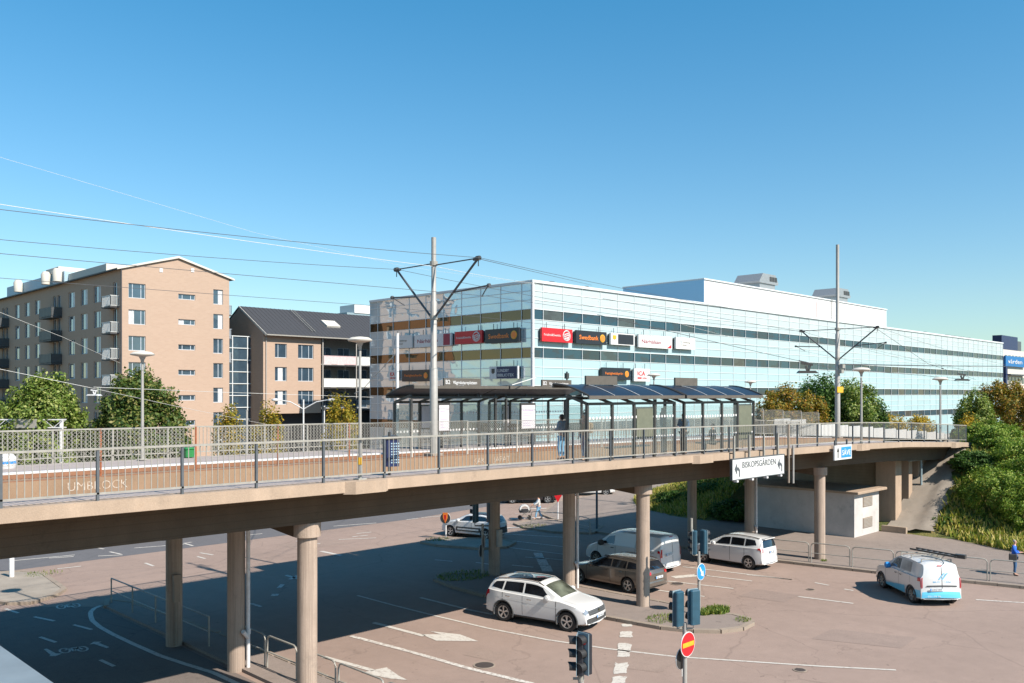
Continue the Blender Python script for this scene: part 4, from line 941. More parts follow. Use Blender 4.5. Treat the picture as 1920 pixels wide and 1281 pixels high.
wire('thin dark wire falling from the right arm of the left mast to the office roof', [D(900, 486, 32.2), D(1110, 535, 80)], .012)
wire('pale span wire before the brick house, from the left edge to the lamp', [D(-40, 570, 30), D(117, 632, 36), D(225, 681, 45)], .009, M['wirew'])
wire('pale span wire passing the hanging fittings in front of the left trees', [D(-40, 684, 34), D(169, 727, 36), D(331, 762, 44), D(520, 800, 60)], .009, M['wirew'])
wire('fine wire running level above the left trees to the mirror facade', [D(176, 726, 40), D(400, 735, 60), D(700, 745, 80)], .014, M['wirew'])
wire('pale stay wire leaning from the white pole down to the balconies', [D(745, 660, 39.5), D(680, 730, 48), D(665, 738, 52)], .02, M['wirew'])
wire('pale stay wire leaning up beside the shelter sign', [D(960, 722, 40), D(1005, 708, 42)], .02, M['wirew'])
wire('dark level feeder cable right of the tall mast', [D(1570, 683, 59), D(1740, 686, 80), D(1885, 687, 110)], .045, grp='overhead wires')
wire('dark span wire with insulators sloping right of the shelters', [D(1120, 590, 50), D(1430, 662, 60), D(1560, 690, 66), D(1820, 712, 85)], .018, extra=[(.5, .9), (.55, .5)])
wire('thin wire from the left arm of the tall mast down to the left', [D(1130, 560, 45), D(1514, 624, 60)], .012)
wire('thin wire from the tall mast down to the right hanging lamp', [D(1640, 614, 57), D(1740, 682, 66), D(1830, 712, 80)], .014, extra=[(.66, .5)])
def hang_lamp(px, py, Y, s, m, lab):
    p = D(px, py, Y); e = empty('hanging_lamp', p, R(-45), lab, 'lamp', 'lamps hung on the span wires')
    MB().slab([(-.5 * s, 0), (.5 * s, 0), (.34 * s, .12 * s), (-.4 * s, .12 * s)], (0, .2, 0), (1, 0, 0), (0, 0, 1), .4).build('lamp_housing', m, e)
    q = MB().bar((.0, 0, .12 * s), (-.1 * s, 0, .35 * s), .09 * s); q.bar((-.3 * s, 0, .48 * s), (.25 * s, 0, .40 * s), .08 * s, .1 * s); q.bar((.05 * s, 0, .1 * s), (.15 * s, 0, .4 * s), .12 * s, .05 * s); q.build('bracket', m, e)
hang_lamp(1514, 700, 62, 1.5, M['dark'], 'dark lamp hung on a span wire left of the tall mast')
hang_lamp(1804, 714, 82, 1.35, M['dark'], 'dark lamp hung on a span wire near the right edge')
hang_lamp(177, 742, 37, .5, M['white'], 'white lamp hung on a span wire before the left trees')

# =====================================================================  LAMP POSTS AND OTHER POLES
def lamp(p, h, lab, s=1.0, grp='disc shaped lamps on posts', band=False, m='pole'):
    e = empty('street_lamp', p, 0, lab, 'street lamp', grp)
    MB().tube([(0, 0, 0), (0, 0, h * .3), (0, 0, h - .45 * s)], .065 * s, 12, .045 * s).build('post', M[m], e, True)
    MB().lathe([(.05 * s, h - .42 * s), (.06 * s, h - .3 * s), (.13 * s, h - .16 * s)], 16).build('neck', M[m], e, True)
    MB().lathe([(.14 * s, h - .17 * s), (.40 * s, h - .12 * s), (.42 * s, h - .08 * s), (.30 * s, h + .0 * s), (.06 * s, h + .03 * s)], 28).build('lamp_head', M['cream'], e, True)
    if band: MB().lathe([(.068, .42), (.068, .62)], 14).build('band', M['yellow'], e)
    MB().cbox(-.14, .14, -.14, .14, 0, .04, .01).build('base_plate', M['galv'], e); return e
def pz(px, v): p = PV(px, 800, v); return p
def lamp_at(px, pytop, v, z0, lab, **k):
    p = PV(px, pytop, v); lamp((p.x, p.y, z0 if z0 is not None else zd(p.x)), p.z - (z0 if z0 is not None else zd(p.x)), lab, **k)
lamp_at(675, 633, 20.12, None, 'disc headed lamp post with a yellow band, standing at the near bridge railing', band=True, s=.82)
lamp_at(267, 660, 31.6, None, 'disc headed lamp post in front of the second round tree at the left', s=1.0)
lamp_at(1615, 690, 20.2, None, 'disc headed lamp post right of the tall tram mast', s=1.15)
lamp_at(1763, 708, 20.3, None, 'disc headed lamp post near the right end of the bridge', s=1.15)
lamp_at(1226, 701, 31.8, None, 'disc headed lamp post behind the near shelter roof', s=1.0)
lamp_at(1407, 714, 31.8, None, 'small disc headed lamp behind the right end of the shelter', s=1.0)
def pole(px, pyt, v, lab, r=.05, z0=None, m='pole', extra=None):
    p = PV(px, pyt, v); zb = zd(p.x) if z0 is None else z0; e = empty('pole', (p.x, p.y, zb), 0, lab, 'pole')
    MB().tube([(0, 0, 0), (0, 0, p.z - zb)], r, 12).build('shaft', M[m], e, True); q = MB().lathe([(r + .01, p.z - zb), (r + .01, p.z - zb + .03)], 12); q.build('cap', M[m], e)
    if extra: extra(e, p.z - zb)
    return e
pole(745, 626, 31.6, 'slim white pole in front of the mirror facade', .075, m='white')
pole(463, 770, 31.4, 'thin grey pole before the glazed stair tower', .04)
def cambox(e, h): MB().cbox(-.1, .1, -.08, .1, h - .35, h - .05, .01).build('box', M['dark'], e)
pole(1063, 698, 31.0, 'dark pole with a small box rising behind the shelter roofs', .05, m='galv_d', extra=cambox)
def dbl(e, h):
    for s in (-1, 1):
        MB().tube([(0, 0, h - .7), (s * .7, -s * .7, h - .15), (s * 1.3, -s * 1.3, h)], .04, 8).build('arm', M['white'], e)
        MB().lathe([(.05, -.14), (.3, -.05), (.3, .04), (.1, .12)], 14, (s * 1.5, -s * 1.5, h)).build('lamp_head', M['white'], e, True)
pole(569, 750, 58, 'white two armed street lamp in front of the dark roofed block', .06, 0.0, 'white', dbl)
pole(608, 762, 64, 'short pole with cameras left of the third autumn tree', .05, 0.0, 'white', cambox)
# lattice gantry behind the bridge at the far left
ga = empty('sign_gantry', label='white lattice sign gantry behind the bridge, in front of the left trees', cat='gantry')
g0 = D(118, 787, 60); g1 = D(-60, 787, 60); dd = (g1 - g0).normalized(); q = MB(); zt_, zb_ = g0.z, g0.z - .55
for off in (0, .45):
    o_ = Vector((S2, S2, 0)) * off
    for zz in (zt_, zb_): q.bar(Vector((g0.x, g0.y, zz)) + o_, Vector((g1.x, g1.y, zz)) + o_, .07)
    n_ = int((g1 - g0).length / .6)
    for k in range(n_):
        a = g0.lerp(g1, k / n_) + o_; b_ = g0.lerp(g1, (k + 1) / n_) + o_; q.bar((a.x, a.y, zb_ if k % 2 else zt_), (b_.x, b_.y, zt_ if k % 2 else zb_), .04)
q.build('lattice_beam', M['white'], ga); g2 = D(115, 787, 60.2); MB().tube([(g2.x, g2.y, 0), (g2.x, g2.y, zt_)], .14, 12).build('post', M['white'], ga, True)
a = D(70, 787, 59.8); MB().slab([(0, 0), (1.55, 0), (1.55, .62), (0, .62)], (D(27, 787, 59.7).x, D(27, 787, 59.7).y, zb_ - .02), (S2, -S2, 0), (0, 0, 1), .08).build('sign_back', M['galv'], ga); rebase(ga, (g2.x, g2.y, 0))

# =====================================================================  TRAM SHELTERS
def canopy_prof(v0, v1, z0, rise, th, n=8):   # curved roof, low at v0 and high towards v1
    up = [(v0 + (v1 - v0) * k / n, z0 + rise * math.sin(math.pi / 2 * min(1, k / n * 1.05))) for k in range(n + 1)]
    return up + [(a, b_ - th) for a, b_ in reversed(up)]
def shelter(u0, u1, vb, vf, zfl, lab, posts, signs, glassbays, low='b', poster=None):
    """vb: the back wall, vf: the open front; the roof rises from the back to the front"""
    zb = zfl; e = empty('tram_shelter', label=lab, cat='shelter', group='tram shelters on the two platforms'); s = 1 if vf > vb else -1
    zc_ = 8.72
    pr = canopy_prof(vb - s * .28, vf + s * .5, zc_, .42, .035)
    MB().slab(pr, (u0 - .25, 0, 0), (0, 1, 0), (0, 0, 1), u1 - u0 + .5).build('roof_glass', M['roofglass'], e)
    up = pr[:9]; n_ = max(2, int((u1 - u0) / 1.15))
    for k in range(n_ + 1):
        u = u0 - .25 + (u1 - u0 + .5) * k / n_; q = MB(); q.tube([(u, a, b_ + .012) for a, b_ in up], .012 if 0 < k < n_ else .035, 6); q.build('roof_rib', M['white'] if 0 < k < n_ else M['dark'], e)
    q = MB().bar((u0 - .25, up[0][0], up[0][1] - .06), (u1 + .25, up[0][0], up[0][1] - .06), .07, .13); q.bar((u0 - .25, up[-1][0], up[-1][1] - .06), (u1 + .25, up[-1][0], up[-1][1] - .06), .07, .13)
    q.build('eave_beam', M['brown'], e)
    q = MB().bar((u0, vb, 8.42), (u1, vb, 8.42), .09, .10); q.bar((u0, vf, 8.62), (u1, vf, 8.62), .09, .10)
    for u in posts: q.bar((u, vb, 8.42), (u, vf, 8.72), .07, .10)
    q.build('roof_frame', M['dark'], e)
    for u in posts: MB().box(u - .05, u + .05, vb - .05, vb + .05, zb - .02, 8.40).build('post', M['dark'], e)
    for u in (posts[0], posts[-1]): MB().box(u - .05, u + .05, vf - .05, vf + .05, zb - .02, 8.56).build('post', M['dark'], e)
    for a, b_ in zip(posts[:-1], posts[1:]):
        if b_ - a > 1.6: continue
        g = MB().box(a + .055, b_ - .055, vb - .006, vb + .006, zb + .18, 8.3); go = g.build('glass_wall', M['glass'], e)
        q = MB(); n_ = int((b_ - a - .2) / .19)
        for zz in (zb + .82, zb + 1.62):
            for k in range(n_ + 1):
                c = a + .14 + (b_ - a - .28) * k / n_; q.slab([(.055 * math.cos(t * .785), .055 * math.sin(t * .785)) for t in range(8)], (c, vb - .014, zz), (1, 0, 0), (0, 0, 1), .006)
        q.build('dot_band', M['white'], go)
    for u in (posts[0], posts[-1]):
        MB().box(u - .006, u + .006, min(vb, vf) + .06, max(vb, vf) - .06, zb + .18, 8.3).build('glass_wall', M['glass'], e)
    MB().box(posts[1] + .1, posts[-2] - .1, min(vb + s * .12, vb + s * .45), max(vb + s * .12, vb + s * .45), zb + .44, zb + .49).build('bench', M['brown'], e)
    if poster:
        for (a, b_, m_, zl, zh) in poster:
            MB().box(a, b_, vb + .012, vb + .07, zb + zl, zb + zh).build('display_case', M['dark'], e)
            MB().box(a + .05, b_ - .05, vb - .028, vb + .008, zb + zl + .06, zb + zh - .06).build('poster', m_, e)
    for (a, w_, txt) in signs:
        so_ = MB().slab([(0, 0), (w_, 0), (w_, .34), (0, .34)], (a, vf + s * .1, zc_ + .42), (1, 0, 0), (0, 0, 1), .08).build('name_board', M['brown'], e)
        if txt:
            text_obj('B2', (a + .08, vf + s * .1 - .085, zc_ + .50), (1, 0, 0), (0, 0, 1), .19, M['white'], so_, 'lettering', .01, .26, .01)
            text_obj(txt, (a + .5, vf + s * .1 - .085, zc_ + .50), (1, 0, 0), (0, 0, 1), .15, M['white'], so_, 'lettering', .01, w_ - .75, .01)
    rebase(e, ((u0 + u1) / 2, (vb + vf) / 2, zb)); return e
M['roofglass'] = MAT('roof_glass', (0.012, 0.015, 0.024, 1), .35, 0, .1, 2, 0, 0, .4)
M['postergreen'] = MAT('poster_green', (0.13, 0.135, 0.095, 1), .5, 0, .1)
M['poster'] = MAT('poster_white', (0.55, 0.52, 0.54, 1), .5, 0, .06, 9)
shelter(24.3, 29.85, 20.45, 21.4, zd(27) - .04, 'left near tram shelter with dark curved roof, two people standing inside', [24.3, 25.75, 27.1, 28.42, 29.8], [(25.4, 1.9, None)], [], poster=[(27.2, 28.35, M['postergreen'], .75, 2.0)])
shelter(30.5, 36.15, 20.45, 21.4, zd(33) - .04, 'right near tram shelter with dark curved roof, ending above the white direction sign', [30.5, 31.9, 33.4, 34.7, 36.1], [(31.3, 1.7, None)], [], poster=[(34.75, 35.95, M['postergreen'], .5, 2.1)])
NM = 'Vågmästareplatsen'
shelter(23.3, 28.4, 30.55, 29.4, zd(26) - .03, 'left far tram shelter with brown name board, behind the left mast', [23.3, 24.7, 26.0, 27.2, 28.3], [(25.0, 2.2, NM)], [], poster=[(24.75, 25.75, M['poster'], .9, 2.0)])
shelter(29.0, 34.6, 30.55, 29.4, zd(31) - .03, 'right far tram shelter with brown name board, behind the gap of the near ones', [29.0, 30.4, 31.8, 33.2, 34.5], [(31.3, 2.2, NM)], [], poster=[(29.9, 30.35, M['poster'], .9, 2.0)])
def infocase(px0, px1, v, lab):
    a = PV(px0, 795, v); b_ = PV(px1, 795, v); w_ = b_.x - a.x; e = empty('timetable_case', (a.x, v, zd(a.x)), 0, lab, 'timetable', 'lit white timetable cases')
    MB().cbox(-.06, w_ + .06, 0, .1, .75, 2.05, .01).build('frame', M['dark'], e); MB().box(0, w_, -.008, -.002, .82, 1.95).build('sheet', M['poster'], e)
    q = MB(); [q.box(.08, w_ - .08 - random.random() * .4, -.013, -.010, .95 + .12 * k, .975 + .12 * k) for k in range(7)]; q.build('print', MAT('print', (.4, .3, .45, 1)), e)
    for x in (.03, w_ - .03): MB().tube([(x, .05, 0), (x, .05, .75)], .025, 8).build('leg', M['dark'], e)
infocase(978, 1003, 28.95 + .4, 'white timetable case between the shelters on the far platform'); infocase(823, 842, 29.5, 'white timetable case just right of the left mast')
# litter bin on the near platform, with its perforated flank
p = PV(733, 845, 20.9); e = empty('litter_bin', (p.x, p.y, zd(p.x) - .04), R(-20), 'dark litter bin with a blue perforated side, on the near platform', 'litter bin')
MB().cbox(-.2, .2, -.2, .2, .28, 1.08, .03).build('body', M['navy'], e); MB().slab([(-.25, 1.08), (.25, 1.08), (.25, 1.13), (.1, 1.2), (-.2, 1.16)], (0, .22, 0), (1, 0, 0), (0, 0, 1), .44).build('hood', M['dark'], e)
q = MB()
for i in range(4):
    for j in range(8): q.box(.06 - .06 * 2 + .0 + i * .07, .10 - .12 + i * .07, -.212, -.204, .38 + j * .08, .42 + j * .08)
tag(q.build('perforation', M['corr'], e), kind='stuff'); MB().tube([(-.05, -.0, -.02), (-.05, -.0, 1.3)], .045, 10).build('post', M['dark'], e)
# stop pole between bin and shelter, green box, round cabinet
p = PV(354, 857, 31.9); e = empty('grit_bin', (p.x, p.y, zd(p.x)), 0, 'green grit bin on the far platform left of the stair tower', 'grit bin')
MB().cbox(-.2, .2, -.2, .2, 0, .30, .03).build('body', M['green'], e); MB().cbox(-.23, .23, -.22, .22, .30, .36, .03).build('lid', M['green'], e)
p = PV(8, 868, 31.2); e = empty('street_cabinet', (p.x, p.y, zd(p.x) - .03), 0, 'rounded white cabinet with red and blue marks at the left end of the far platform', 'cabinet')
MB().lathe([(.32, 0), (.36, .1), (.36, .32), (.25, .45), (.05, .5)], 20).build('body', M['white'], e, True); MB().lathe([(.365, .16), (.365, .24)], 20).build('stripe', M['blue'], e); MB().box(-.4, -.2, -.34, -.28, .1, .3).build('mark', M['red'], e)

# =====================================================================  DIRECTION SIGNS ON THE BRIDGE SIDE
a = PV(1373, 862, 19.55); b_ = PV(1470, 862, 19.55); W = b_.x - a.x
e = empty('direction_sign', (a.x, 19.55, 5.13), 0, 'long white direction sign with two bent arrows, hung on the bridge edge', 'direction sign')
MB().slab([(0, 0), (W, 0), (W, .86), (0, .86)], (0, .08, 0), (1, 0, 0), (0, 0, 1), .08).build('panel', M['fwhite'], e)
q = MB()
for x0, x1, z0, z1 in ((0, W, -.03, 0), (0, W, .86, .89), (-.03, 0, -.03, .89), (W, W + .03, -.03, .89)): q.box(x0, x1, -.02, .1, z0, z1)
q.build('frame', M['galv_d'], e)
text_obj('BISKOPSGÅRDEN', (.82, -.001, .46), (1, 0, 0), (0, 0, 1), .27, M['galv_d'], e, 'lettering', .01, W - 1.6)
for x in (.18, W - .62):
    MB().slab([(0, .42), (.2, .68), (.2, .5), (.34, .48), (.44, .36), (.44, .08), (.36, .08), (.36, .3), (.3, .36), (.2, .36), (.2, .18)], (x, 0, .02), (1, 0, 0), (0, 0, 1), .01).build('arrow', M['galv_d'], e)
for k in range(4):
    x = .35 + k * (W - .7) / 3; MB().bar((x, .13, -.1), (x, .13, 1.85), .08).build('hanger', M['galv'], e); MB().box(x - .07, x + .07, -.06, .1, -.12, -.04).build('lamp', M['white'], e)
    MB().bar((x, .13, 1.1), (x, .42, 1.1), .05).build('clamp', M['dark'], e)
a = PV(1565, 836, 19.6); b_ = PV(1597, 836, 19.6); W = b_.x - a.x
e = empty('direction_sign', (a.x, 19.6, 5.42), 0, 'small white direction sign with blue field and upward arrow on the bridge side', 'direction sign')
MB().slab([(0, 0), (W, 0), (W, .74), (0, .74)], (0, .08, 0), (1, 0, 0), (0, 0, 1), .08).build('panel', M['fwhite'], e)
MB().slab([(.75, .1), (W - .1, .1), (W - .1, .64), (.75, .64)], (0, -.001, 0), (1, 0, 0), (0, 0, 1), .01).build('blue_field', M['blue'], e)
text_obj('SÄVE', (.83, -.012, .22), (1, 0, 0), (0, 0, 1), .27, M['white'], e, 'lettering', .008, W - 1.02, .01)
MB().slab([(.34, .1), (.42, .1), (.42, .42), (.52, .42), (.38, .64), (.24, .42), (.34, .42)], (0, -.001, 0), (1, 0, 0), (0, 0, 1), .01).build('arrow', M['dark'], e)
for x in (.3, W - .3): MB().bar((x, .13, .1), (x, .13, 1.0), .07).build('hanger', M['galv_d'], e)
e = empty('conduit_pair', (38.2, 19.8, 4.6), 0, 'two pale vertical pipes strapped to the bridge side between the direction signs', 'pipe')
for k, (x, m_) in enumerate(((0, 'rust'), (.45, 'pole'))): MB().tube([(x, 0, 0 if k == 0 else -.05), (x, 0, 2.75 - k * 1.0)], .05, 8).build('pipe', M['stone'] if k == 0 else M[m_], e, True)
MB().bar((-.1, .05, 1.2), (.55, .05, 1.2), .05).build('strap', M['dark'], e)

# =====================================================================  TRAFFIC SIGNALS AND SIGNS
M['sigred'] = MAT('lens_red', (0.28, 0.008, 0.008, 1), .3); nl = M['sigred'].node_tree; bl = [x for x in nl.nodes if x.type == 'BSDF_PRINCIPLED'][0]
bl.inputs['Emission Color'].default_value = (1, .02, .02, 1); bl.inputs['Emission Strength'].default_value = 0.12
M['lens'] = glassy('lens_dark', (0.01, 0.012, 0.012, 1), .1)
def head(e, ang, off, z, lit=None, s=1.0, back='bluegrey', n=3, case='signback'):
    """a signal head facing ang (world), offset off from the pole, its foot at z"""
    h = empty('signal_head', (off[0], off[1], z), ang, parent=e)
    H = .31 * n * s; w_ = .15 * s
    MB().cbox(-.13 * s, .02 * s, -w_, w_, 0, H, .03 * s).build('casing', M[case], h)
    MB().box(.02 * s, .035 * s, -w_ - .015, w_ + .015, -.015, H + .015).build('back_board', M[back], h)
    for k in range(n):
        zc = (.155 + .31 * k) * s; q = MB(); nn = 14; vs_ = []; fs_ = []
        for i in range(nn + 1):
            a = -0.35 + (math.pi + .7) * i / nn
            for x, r_ in ((.035, .125), (.25 - .05 * abs(math.cos(a)), .125), (.25 - .05 * abs(math.cos(a)), .115), (.035, .115)): vs_.append((x * s, r_ * s * math.cos(a), zc + r_ * s * math.sin(a)))
        for i in range(nn):
            for j in range(4): fs_.append((i * 4 + j, i * 4 + (j + 1) % 4, (i + 1) * 4 + (j + 1) % 4, (i + 1) * 4 + j))
        fs_ += [(0, 1, 2, 3), tuple(nn * 4 + j for j in (3, 2, 1, 0))]
        q.add(vs_, fs_); q.build('visor', M['black'], h)
        MB().lathe([(.108 * s, .036 * s), (.07 * s, .055 * s)], 16, (0, 0, zc), 'x').build('lens', M['sigred'] if lit == n - 1 - k else M['lens'], h, True)
    return h
def sigpole(p, h, lab, r=.055, grp='traffic signals at the crossing'):
    e = empty('traffic_signal', p, 0, lab, 'traffic signal', grp); MB().tube([(0, 0, 0), (0, 0, h)], r, 14).build('post', M['pole'], e, True)
    MB().lathe([(r + .03, 0), (r + .02, .25)], 14).build('base', M['galv'], e); return e
def signdisc(e, z, ang, r, mface, mback='galv', off=.08):
    h = empty('round_sign', (off * math.cos(ang), off * math.sin(ang), z), ang, parent=e)
    MB().lathe([(r, .0), (r, .02)], 32, (0, 0, 0), 'x').build('plate', M['white'], h)
    MB().lathe([(r * .93, .021), (r * .93, .027)], 32, (0, 0, 0), 'x').build('face', M[mface], h)
    MB().lathe([(r * .96, -.012), (r * .96, -.001)], 24, (0, 0, 0), 'x').build('back', M[mback], h); return h
cam_a = math.atan2(-1, -1)       # towards the viewer
# nearest signal, seen from the side
s1 = sigpole((14.12, 12.05, 0), 3.0, 'nearest traffic signal with a faint red lens, at the bottom edge', .06)
head(s1, cam_a - R(48), (.05, -.05), 2.86, 0, .92, case='signblack'); head(s1, cam_a - R(100), (-.03, .05), 2.84, None, .9, case='signblack')
MB().cbox(-.16, -.02, .05, .19, 2.35, 2.62, .02).build('sensor', M['navy'], s1)
q = MB().tube([(0, 0, 2.7), (.0, 0, 2.92)], .07, 10); q.tube([(-.12, .12, 2.75), (.03, -.03, 2.75)], .03, 6); q.build('bracket', M['galv'], s1)
# middle pair with their backs turned and the no entry sign
s2 = sigpole((19.5, 13.05, 0), 2.75, 'pair of traffic signals with blue backs above a red no entry sign', .06)
head(s2, cam_a + R(180 + 25), (.14 * S2 + .06, -.14 * S2 - .06), 2.72, None, .98); head(s2, cam_a + R(180 + 40), (-.14 * S2 - .04, .14 * S2 + .04), 2.68, None, .98)
for x, y in ((.16, -.16), (-.14, .14)): MB().tube([(0, 0, 2.6), (x, y, 2.6), (x, y, 2.74)], .025, 8).build('bracket', M['galv'], s2)
h_ = signdisc(s2, 2.2, cam_a + R(45), .33, 'red'); MB().slab([(-.26, -.06), (.26, -.06), (.26, .06), (-.26, .06)], (.029, 0, 0), (0, 1, 0), (0, 0, 1), .006).build('bar', M['yellow'], h_)
h2 = signdisc(s2, 1.78, cam_a - R(130), .28, 'dark', 'dark', .1); MB().slab([(-.02, -.35), (.02, -.35), (.02, 0), (-.02, 0)], (.03, -.1, -.15), (0, 1, 0), (0, 0, 1), .01).build('stay', M['white'], h2)
# signals on the island with the blue keep right sign
s3 = sigpole((29.45, 19.05, 0), 2.6, 'traffic signal pair above a round blue arrow sign on the island', .06)
head(s3, cam_a + R(120), (.16, -.14), 2.52, None, .98); head(s3, cam_a - R(110), (-.16, .14), 2.50, None, .98)
q = MB().tube([(-.18, .16, 2.45), (.18, -.16, 2.45)], .035, 8); q.tube([(-.22, .2, 2.5), (-.22, .2, 3.9)], .05, 8); q.build('bracket', M['galv'], s3)
h_ = signdisc(s3, 1.8, cam_a + R(48), .33, 'blue')
MB().slab([(-.16, .18), (-.11, .22), (.08, -.02), (.14, .03), (.16, -.2), (-.06, -.12), (.0, -.08)], (.029, 0, 0), (0, 1, 0), (0, 0, 1), .006).build('arrow', M['white'], h_)
# signals half hidden below the girder
s4 = sigpole((28.6, 30.6, 0), 2.55, 'dark traffic signal pair under the bridge, left of the far column', .06)
head(s4, cam_a + R(115), (.26, -.26), 2.62, None, 1.05); head(s4, cam_a - R(115), (-.26, .26), 2.62, None, 1.05)
MB().tube([(-.26, .26, 2.62), (-.26, .26, 2.45), (.26, -.26, 2.45), (.26, -.26, 2.62)], .035, 8).build('bracket', M['galv_d'], s4)
h_ = signdisc(s4, 1.72, cam_a + R(95), .32, 'yellow', 'dark'); signdisc(s4, 1.25, cam_a - R(100), .3, 'dark', 'dark', .1)
def roadsign(p, z, ang, lab, m, r=.32, shape='disc', tri=None, ph=None):
    e = empty('road_sign', p, 0, lab, 'road sign'); MB().tube([(0, 0, 0), (0, 0, ph or z + .3)], .045, 10).build('post', M['white'], e, True); h_ = signdisc(e, z, ang, r, m, 'dark')
    if tri: MB().slab([(-.16, .34), (.16, .34), (.14, 0), (0, -.3), (-.14, 0)], (.03, 0, 0), (0, 1, 0), (0, 0, 1), .012).build('marker', M['orange'], h_); MB().slab([(-.07, .2), (.07, .2), (.06, 0), (0, -.2), (-.06, 0)], (.044, 0, 0), (0, 1, 0), (0, 0, 1), .006).build('core', M['red'], h_)
    return e
roadsign(G(836, 1010), 1.25, cam_a - R(15), 'round dark sign with an orange and red marker left of the white hatchback', 'dark', .34, tri=True)
e = empty('road_sign', G(1046, 977), 0, 'red yield sign on a white post beyond the bridge', 'road sign'); MB().tube([(0, 0, 0), (0, 0, 1.7)], .05, 10).build('post', M['white'], e, True)
MB().slab([(-.32, .28), (.32, .28), (0, -.32)], (-.04, -.04, 1.6), (S2, -S2, 0), (0, 0, 1), .02).build('plate', M['red'], e)
e = empty('pole', G(1119, 995), 0, 'slim dark grey pole beyond the bridge beside the grassy bank', 'pole'); MB().tube([(0, 0, 0), (0, 0, 3.6)], .07, 12).build('shaft', M['signback'], e, True); MB().tube([(0, 0, 3.5), (-.8, .8, 3.9)], .05, 8).build('arm', M['signback'], e)
# small railing on the distant island
hoop(G(996, 988, .1), G(1078, 994, .1), 'low grey barrier before the pedestrian crossing, beyond the bridge', 'hoop barriers beyond the bridge'); hoop(G(1085, 998, .1), G(1106, 1004, .1), 'low grey barrier beside the slim dark pole beyond the bridge', 'hoop barriers beyond the bridge')
